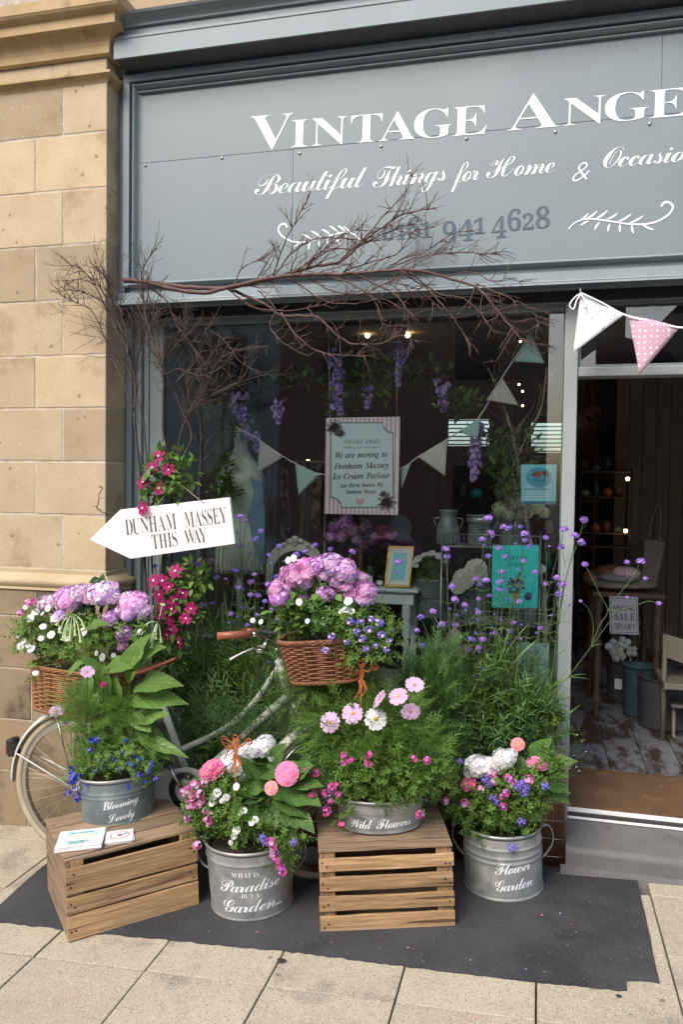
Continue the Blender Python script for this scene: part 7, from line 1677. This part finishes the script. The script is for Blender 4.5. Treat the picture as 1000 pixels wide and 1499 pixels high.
def pot(label, px, py, w, h, zb, taper=.85, m='zinc_blue', name='zinc_pot', cat='pot', Y=PYs+.12, band=None):
    c = PY(px, py, Y); c.z = zb+.001; s = S(px, py, Y); r_ = w*s/2; H = h*s; t = thing(name, label, cat, c, 'zinc pots in the window'); mb = MB()
    prof = [(0,0),(r_*taper,0),(r_*taper,.004),(r_*(taper+1)/2,H*.5),(r_,H*.94),(r_*1.04,H*.96),(r_*1.04,H),(r_*.96,H),(r_*.94,H*.9)]
    mb.lathe(prof, c, 28); mb.build('body', M[m], t)
    mb = MB(); mb.disc(c+Vector((0,0,H*.88)), r_*.93, 20); mb.build('soil', M['soil'], t)
    if band: mb = MB(); mb.lathe([(r_*.985,H*.72),(r_*1.02,H*.73),(r_*1.03,H*.9),(r_*1.0,H*.91)], c, 28); mb.build('band', M['zinc_rim'], t)
    mb = MB(); mb.tube([c+Vector((-r_*.9,-r_*.35,H*.8)), c+Vector((-r_*.3,-r_*1.02,H*.55)), c+Vector((r_*.3,-r_*1.02,H*.55)), c+Vector((r_*.9,-r_*.35,H*.8))], .0025, 5); mb.build('handle', M['wire'], t); return t, c, H
# churn
c = PY(656,795,PYs+.1); c.z = zs_[0]+.001; s = S(656,790,PYs+.1); t = thing('milk_churn', 'blue grey zinc milk churn at the left end of the upper tier', 'churn', c)
mb = MB(); mb.lathe([(a*s, b*s) for a, b in ((0,0),(17,0),(17.5,3),(17,22),(15,30),(12,36),(12,44),(14,47),(14,50),(11,50),(11,44))], c, 28); mb.build('body', M['zinc_blue'], t)
for sg_ in (-1,1): mb = MB(); mb.tube(smooth([tuple(c+Vector((sg_*12*s,0,38*s))), tuple(c+Vector((sg_*21*s,0,36*s))), tuple(c+Vector((sg_*18*s,0,24*s)))], 4), .003, 5); mb.build('handle', M['zinc_rim'], t)
pot('wide zinc pot with a patterned band and wooden handle on the upper tier', 703, 797, 40, 44, zs_[0], band=True)
t, c, H = pot('zinc pot of pale green hydrangeas on the upper tier, behind the sky blue poster', 748, 800, 36, 42, zs_[0])
hg = plant('pale green hydrangea heads in a zinc pot on the upper tier', 'hydrangea', c+Vector((0,0,H)), 'hydrangea_plant')
for (x, y, r_) in ((733,745,13),(752,735,13),(770,748,13),(785,742,12),(745,752,11),(796,750,9)): head('greenw', hg, x, y, PYs+.05, (0,-.7,.6), rpx=r_, base=.055)
s2 = Scat(); fill(s2, LF['oval'], 755, 760, PYs+.1, 35, 14, .08, 50, .05); s2.build('foliage', M['leafmid'], hg, 'stuff')
t, c, H = pot('large zinc bucket with white cyclamen foliage below the churn', 631, 905, 48, 56, zs_[1])
cy = plant('white cyclamen with rounded leaves in a large zinc bucket left of the stand', 'cyclamen', c+Vector((0,0,H)), 'cyclamen_plant')
s2 = Scat(); fill(s2, LF['round'], 628, 838, PYs+.1, 24, 18, .08, 90, .05); s2.build('foliage', M['leafmid'], cy, 'stuff')
for (x, y) in ((612,818),(622,812),(632,810),(642,814),(650,822),(607,826)): head('white', cy, x, y, PYs+.02, s=1.6)
t, c, H = pot('zinc pot of cream peonies in the middle of the lower tier', 690, 908, 44, 54, zs_[1])
pe = plant('cream white peonies in a zinc pot on the lower tier', 'peony', c+Vector((0,0,H)), 'peony_plant'); wp = petalflower('peony_flower', .05, 14, ['p_cream','p_white','p_cream'], 6, 1.1, seed=14, cup=.1)
for (x, y, r_) in ((697,833,17),(679,848,17),(671,858,13),(703,842,12),(792,833,8)): inst('peony_flower', wp, pe, PY(x, y, PYs+.02), aim((0,-1,.5), x), r_*S(x, y, PYs)/.05)
s2 = Scat(); fill(s2, LF['oval'], 690, 862, PYs+.1, 28, 14, .08, 60, .05); s2.build('foliage', M['leafdark'], pe, 'stuff')
pot('dark zinc tub behind the turquoise poster on the lower tier', 765, 910, 44, 44, zs_[1])
# wooden butterfly
wb2 = thing('wooden_butterfly', 'cream painted wooden butterfly shape below the lower tier', 'decoration', PY(672,950,.22))
solid_poly('upper_wing', [(665+11*math.cos(a), 934+14*math.sin(a)) for a in [2*PI*k/18 for k in range(18)]], .22, .012, M['cream'], wb2); solid_poly('lower_wing', [(640,938),(668,944),(690,944),(684,958),(668,962),(654,958)][::-1], .235, .012, M['cream'], wb2)
mb = MB(); mb.tube([PY(668,960,.24), Vector((PY(668,960,.24).x, .24, .602))], .005, 6); mb.build('rod', M['wire'], wb2)
# pale stool with curved legs at the left
cs2 = thing('curved_leg_stool', 'pale aqua stool with curved legs on the left of the display floor', 'stool', PY(300,990,.3))
mb = MB(); a, b = PY(272,925,.30), PY(330,925,.30); mb.box(a.x, b.x, .28, .5, a.z-.02, a.z); mb.build('seat', M['aqua'], cs2, bevel=.006)
for (x, y) in ((a.x+.03,.30),(b.x-.03,.30),(a.x+.03,.47),(b.x-.03,.47)):
    sgn = -1 if x < (a.x+b.x)/2 else 1; mb = MB(); mb.tube(smooth([(x,y,a.z-.02),(x+sgn*.02,y,a.z-.08),(x-sgn*.01,y,a.z-.16),(x+sgn*.03,y,.615)], 5), [.02,.012], 8); mb.build('leg', M['aqua'], cs2)

# ------------------------------------------------------------------ deeper in the shop
M['tub1'] = mat('dark_grey_enamel', (.05,.05,.05), (.07,.07,.068), sc=6, rough=.5); M['tub2'] = mat('blue_enamel', (.03,.075,.10), (.05,.10,.13), sc=10, rough=.45); M['tub3'] = mat('slate_enamel', (.065,.068,.075), (.05,.05,.055), sc=8, rough=.5)
def lamp(label, px, py, Y, r_=.018, e=25):
    t = thing('lit_bulb', label, 'light bulb', PY(px, py, Y)); mb = MB(); mb.blob(PY(px, py, Y), r_, 10, 7); mb.build('bulb', M['bulb'], t)
    mb = MB(); c = PY(px, py, Y); mb.lathe([(r_*.55,0),(r_*.5,r_*1.4),(0,r_*1.5)], c+Vector((0,0,r_*.8)), 10); mb.tube([c+Vector((0,0,r_*2)), c+Vector((0,0,r_*6))], .002, 4); mb.build('socket', M['blackm'], t)
M['bulb'] = mat('lit_bulb_glass', (.9,.7,.4), emit=(1,.62,.25), estr=14, rand=False)
for lab, x, y, Y in (('upper lit bulb on the rack seen through the doorway',919,701,3.4),('lower lit bulb on the rack seen through the doorway',916,777,3.4),('left of two small ceiling lights above the window display',538,491,3.0),('right of two small ceiling lights above the window display',597,491,3.0),('warm lit lamp behind the clothes rack',451,676,3.2),('small lit fairy bulb high at the right of the window',762,500,.9),('upper fairy bulb of the three beneath the aqua flag',760,563,.9),('middle fairy bulb of the three beneath the aqua flag',765,573,.9),('lowest fairy bulb of the three beneath the aqua flag',765,594,.9)):
    lamp(lab, x, y, Y, .006 if Y == .9 else (.016 if Y > 3.2 else .022))
# clothes rack with drapes behind the dress form
ck = thing('clothes_rack', 'rail of patterned brown and cream scarves and clothes behind the dress form', 'clothes rack', PY(425,900,1.9))
mb = MB(); a, b = PY(376,676,1.9), PY(476,676,1.9); mb.tube([a, b], .012, 8); mb.tube([a, Vector((a.x, a.y, .287))], .012, 8); mb.tube([b, Vector((b.x, b.y, .287))], .012, 8); mb.build('rail', M['wire'], ck)
cols = [mat('brown_print_cloth', (.12,.06,.05), (.4,.34,.28), sc=12, rough=.9, ramp=(.5,.56)), mat('dusky_red_cloth', (.14,.05,.045), (.08,.03,.03), sc=8, rough=.9), mat('beige_cloth', (.34,.27,.22), (.24,.19,.15), sc=8, rough=.9), mat('grey_cloth', (.12,.11,.11), (.2,.18,.17), sc=14, rough=.9)]
for i in range(9):
    x = a.x+.03+(b.x-a.x-.06)*i/8; mb = MB(); n = 10; vs = []; H = 1.0+.1*math.sin(i*3)
    for k in range(n+1):
        for j in range(5): vs.append((x-.035+.07*j/4+.01*math.sin(k*.7+i), 1.9-.12+.035*math.sin(j*1.7+i+k*.15)*(.4+k/n), a.z-.01-H*k/n))
    mb.add(vs, [(k*5+j,k*5+j+1,k*5+j+6,k*5+j+5) for k in range(n) for j in range(4)], True); o = mb.build('garment', cols[i % 4], ck); s_ = o.modifiers.new('solid','SOLIDIFY'); s_.thickness = .012
# dresser in the middle distance
dk = thing('open_dresser', 'dark wooden dresser with open shelves of crockery deep in the shop', 'dresser', (-.2, 4.2, .285)); M['dwood'] = mat('dark_shop_wood', (.05,.03,.02), (.08,.05,.03), sc=5, rough=.6, stretch=(1,1,8))
mb = MB(); mb.box(-1.0,.5,4.45,4.5,.286,2.1); mb.build('back_panel', M['dwood'], dk)
for z in (.6,.95,1.3,1.65,2.1): mb = MB(); mb.box(-1.0,.5,4.15,4.449,z,z+.025); mb.build('shelf', M['dwood'], dk)
for x in (-1.03,.501): mb = MB(); mb.box(x,x+.029,4.15,4.5,.286,2.13); mb.build('side_panel', M['dwood'], dk)
rg = random.Random(31)
for zi, z in enumerate((.625,.975,1.325,1.675)):
    x = -.92; ji = 0
    while x < .42:
        r_ = rg.uniform(.035,.065); h = rg.uniform(.08,.2); cm_ = rg.choice(['cream','aqua','zinc_blue','reed','teal']); ji += 1
        t = thing('crockery_jar', {'cream':'cream','aqua':'pale aqua','zinc_blue':'grey blue','reed':'dark brown','teal':'turquoise'}[cm_]+' jar, '+['first','second','third','fourth','fifth','sixth','seventh','eighth','ninth','tenth','eleventh','twelfth','thirteenth'][ji-1]+' from the left on the '+['lowest','second','third','top'][zi]+' shelf of the dark dresser', 'jar', (x,4.3,z), 'crockery on the dresser')
        mb = MB(); mb.lathe([(0,0),(r_*.8,0),(r_,h*.4),(r_*.9,h*.8),(r_*.5,h),(0,h)], (x,4.3,z+.001), 12); mb.build('jar', M[cm_], t); x += r_*2+rg.uniform(.03,.1)
M['dimcream'] = mat('dimmed_cream_paint', (.19,.165,.13), (.14,.125,.10), sc=5, rough=.7); M['dimgrey'] = mat('dimmed_linen', (.2,.2,.22), (.15,.15,.17), sc=8, rough=.9)  # cream and linen darkened in the colour for the dim depth of the shop
# through the doorway
RY = 3.5
rk2 = thing('display_rack', 'thin metal display rack with shelves, seen deep through the doorway', 'rack', PZ(890,870,FZ))
xa_, xb_ = PY(848,760,RY).x, PY(923,760,RY).x
for y in (690,727,780,800): z = PY(885,y,RY).z; mb = MB(); mb.box(xa_, xb_, RY, RY+.35, z-.012, z); mb.build('shelf', M['dwood'], rk2)
mb = MB()
for x in (xa_, xb_):
    for y in (RY, RY+.35): mb.tube([(x,y,FZ),(x,y,PY(885,685,RY).z)], .009, 6)
mb.build('frame', M['blackm'], rk2, kind='stuff')
for j, y in enumerate((690,727,780)):
    zz = PY(885,y,RY).z
    for q in range(4):
        xx = xa_+.05+q*(xb_-xa_-.1)/3.4; hh = (.10,.06,.13,.08)[(q+j)%4]; t = thing('stock_jar', ['brown jar','grey pot','dark bottle','rust tin'][(q+j)%4]+' '+['first','second','third','fourth'][q]+' from the left on the '+['top','second','third'][j]+' shelf of the metal rack', 'jar', (xx, RY+.15, zz), 'stock on the metal rack')
        mb = MB(); rr_ = (.035,.045,.025,.04)[(q+j)%4]; mb.lathe([(0,.001),(rr_,.001),(rr_,hh*.7),(rr_*.5,hh*.85),(rr_*.55,hh),(0,hh)], (xx, RY+.15, zz), 14); mb.build('jar', M[['reed','zinc_blue','tub2','rust'][(q+j)%4]], t)
mb = MB(); a, b = PY(918,555,RY+.6), PY(1000,555,RY+.6)
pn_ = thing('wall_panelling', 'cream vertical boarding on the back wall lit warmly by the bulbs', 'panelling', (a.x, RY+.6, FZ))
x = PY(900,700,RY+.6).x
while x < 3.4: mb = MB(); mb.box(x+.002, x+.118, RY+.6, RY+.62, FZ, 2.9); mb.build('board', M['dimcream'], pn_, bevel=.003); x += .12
tg = thing('tote_bag', 'plain cream cotton tote bag hanging by two long handles', 'tote bag', PY(948,790,2.0)); TY_ = 2.0
P = [(944,789),(975,793),(958,869),(937,868)]; solid_poly('bag', P, TY_, .02, mat('calico', (.17,.155,.135), (.14,.125,.11), sc=14, rough=.9), tg, bevel=.004)
mb = MB()
for d in (0,.022): mb.tube(smooth([tuple(PY(x, y, TY_+d)) for x, y in ((949,790),(953,765),(960,745),(966,741),(967,765),(965,792))], 4), .006, 5)
mb.build('strap', M['dimcream'], tg)
# linen table
lz = PY(905,868,1.55).z; lt2 = thing('linen_table', 'table heaped with folded linens and cushions inside the doorway', 'table', (PY(905,868,1.55).x, 1.8, FZ)); xa2, xb2 = PY(868,868,1.55).x, PY(975,868,1.55).x
mb = MB(); mb.box(xa2, xb2, 1.55, 2.3, lz-.03, lz); mb.build('tabletop', M['dwood'], lt2, bevel=.004)
for x in (xa2+.04, xb2-.04):
    for y in (1.6, 2.25): turned_leg(lt2, x, y, FZ+.001, lz-.031, M['dwood'], .03)
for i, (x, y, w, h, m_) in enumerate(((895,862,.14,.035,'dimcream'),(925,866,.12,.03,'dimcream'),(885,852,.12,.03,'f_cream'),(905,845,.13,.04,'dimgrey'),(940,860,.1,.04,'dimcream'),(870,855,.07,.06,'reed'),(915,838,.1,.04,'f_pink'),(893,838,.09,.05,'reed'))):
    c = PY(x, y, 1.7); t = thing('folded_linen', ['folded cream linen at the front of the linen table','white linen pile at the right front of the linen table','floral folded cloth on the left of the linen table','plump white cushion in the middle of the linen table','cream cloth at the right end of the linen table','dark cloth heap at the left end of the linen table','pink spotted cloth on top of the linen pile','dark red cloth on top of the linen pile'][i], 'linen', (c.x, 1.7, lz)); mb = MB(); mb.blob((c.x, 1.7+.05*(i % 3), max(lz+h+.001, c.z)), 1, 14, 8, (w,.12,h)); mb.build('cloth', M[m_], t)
sl_ = thing('sale_sign', 'small pale sign reading MOVING SALE 50% OFF hanging from the linen table', 'sign', PY(913,900,1.53))
solid_poly('card', [(892,872),(934,874),(935,929),(893,927)], 1.535, .006, mat('pale_lilac_card', (.34,.34,.40), rough=.7), sl_)
for q in ([(894,874.5),(932,876.5),(932,877.3),(894,875.3)],[(895,924.3),(933,926),(933,926.8),(895,925.1)],[(894,875),(895,875),(896,925),(895,925)],[(931.5,877),(932.5,877),(933.3,926),(932.3,926)]): solid_poly('printed_border', q, 1.5338, .001, M['navy'], sl_)
txt_on(sl_, 'MOVING', 'serif', (898,893), (930,894.5), 7.5, 1.5335, M['navy'], gap=.04); txt_on(sl_, 'SALE', 'serif', (899,907), (930,908.5), 11, 1.5335, M['navy'], gap=.04); txt_on(sl_, '50% OFF', 'serif', (899,921), (931,922.5), 9.5, 1.5335, M['navy'], gap=.04, off=-.01, space=.15)
def binn(label, px, py, w, h, m, lettered=None, taper=.95, tagc=False):
    c = PZ(px, py, FZ); s = (PZ(px+1, py, FZ)-c).length; r_ = w*s/2; c = c+Vector((-.25*r_, r_*.9, 0)); H = h*s; t = thing('storage_tub', label, 'tub', c, 'tubs inside the doorway'); mb = MB()
    prof = [(0,.001),(r_*taper,.001)]+[(r_*(taper+(1-taper)*k/20)+(.003 if k % 7 == 0 else 0), H*k/20) for k in range(1,21)]+[(r_*1.04,H),(r_*1.04,H+.008),(r_*.97,H+.008),(r_*.95,H*.6)]
    mb.lathe(prof, c, 36); mb.build('tub_wall', m, t)
    if tagc: mb = MB(); a0 = cam_ang(c)-.1; mb.add([(c.x+(r_*1.0)*math.cos(a0+u), c.y+(r_*1.0)*math.sin(a0+u), c.z+H*v) for v in (.36,.62) for u in (-.28,0,.28)], [(0,1,4,3),(1,2,5,4)], True); mb.build('paper_tag', M['paper'], t)
    if lettered:
        for j, tx in enumerate(lettered): mb = on_cyl(tx, 'serif', c.x, c.y, c.z+H*(.42-.14*j), r_*.985, cam_ang(c)-.25, H*.10, r_*1.25, off=-.01); mb.build('lettering', M['blackm'], t)
    return t, c, H, r_
t_, c, H, r_ = binn('dark square looking tub with a white tag, farthest of three in the doorway', 913, 1030, 36, 58, M['tub1'], tagc=True)
for i, (dx, dz, m_, w) in enumerate(((-.05,.10,'aqua',.05),(.02,.13,'aqua',.045),(.07,.08,'cream',.04),(-.02,.05,'cream',.05))):
    t = thing('wooden_windmill', ['pale aqua wooden flower standing at the left of the farthest tub','pale aqua wooden flower, tallest in the farthest tub','cream wooden flower at the right of the farthest tub','cream folded paper in the farthest tub'][i], 'decoration', c+Vector((dx,0,H)))
    mb = MB()
    for k in range(4): a = PI/2*k+.4*i; p_ = c+Vector((dx+w*.6*math.cos(a), -.01*i, H+dz+w*.6*math.sin(a))); mb.lathe([(0,-.004),(w*.55,-.003),(w*.55,.003),(0,.004)], p_, 12, axis=(0,1,0))
    mb.tube([c+Vector((dx,.004,H*.5)), c+Vector((dx,.004,H+dz))], .004, 5); mb.build('blades', M[m_], t)
binn('deep blue tub standing between the two dark tubs in the doorway', 943, 1052, 44, 72, M['tub2'])
binn('large dark slate tub, nearest of three in the doorway', 985, 1072, 72, 72, M['tub3'])
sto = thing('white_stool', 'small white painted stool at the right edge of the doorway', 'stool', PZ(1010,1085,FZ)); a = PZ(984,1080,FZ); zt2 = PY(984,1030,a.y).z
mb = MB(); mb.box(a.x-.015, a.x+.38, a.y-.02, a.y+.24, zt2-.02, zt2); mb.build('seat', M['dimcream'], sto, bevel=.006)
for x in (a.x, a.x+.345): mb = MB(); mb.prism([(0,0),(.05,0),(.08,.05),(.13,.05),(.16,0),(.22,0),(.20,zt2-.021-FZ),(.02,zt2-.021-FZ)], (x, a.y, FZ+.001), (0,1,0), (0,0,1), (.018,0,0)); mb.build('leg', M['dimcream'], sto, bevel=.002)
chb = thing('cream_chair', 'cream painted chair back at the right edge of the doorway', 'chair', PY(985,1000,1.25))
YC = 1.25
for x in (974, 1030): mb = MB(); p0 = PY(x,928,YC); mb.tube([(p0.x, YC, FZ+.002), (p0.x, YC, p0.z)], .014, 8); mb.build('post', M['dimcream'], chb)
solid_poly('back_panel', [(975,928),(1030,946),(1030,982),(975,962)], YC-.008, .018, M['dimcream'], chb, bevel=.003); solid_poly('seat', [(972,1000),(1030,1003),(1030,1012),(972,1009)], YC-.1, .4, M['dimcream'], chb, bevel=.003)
# pans hanging high in the doorway
for i, (x, y, r_) in enumerate(((853,622,.10),(866,607,.065))):
    t = thing('hanging_pan', ['larger dark round pan hanging near the back window inside the doorway','smaller dark copper pan hanging beside the larger one'][i], 'pan', PY(x, y, 3.0)); c = PY(x, y, 3.0); mb = MB(); mb.lathe([(0,0),(r_*.8,.0),(r_,.06),(r_*1.02,.06)], c, 20, axis=(.2,-1,0)); mb.build('bowl', M['reed'], t); mb = MB(); mb.tube([c, c+Vector((0,0,.32))], .007, 5); mb.build('handle', M['reed'], t)
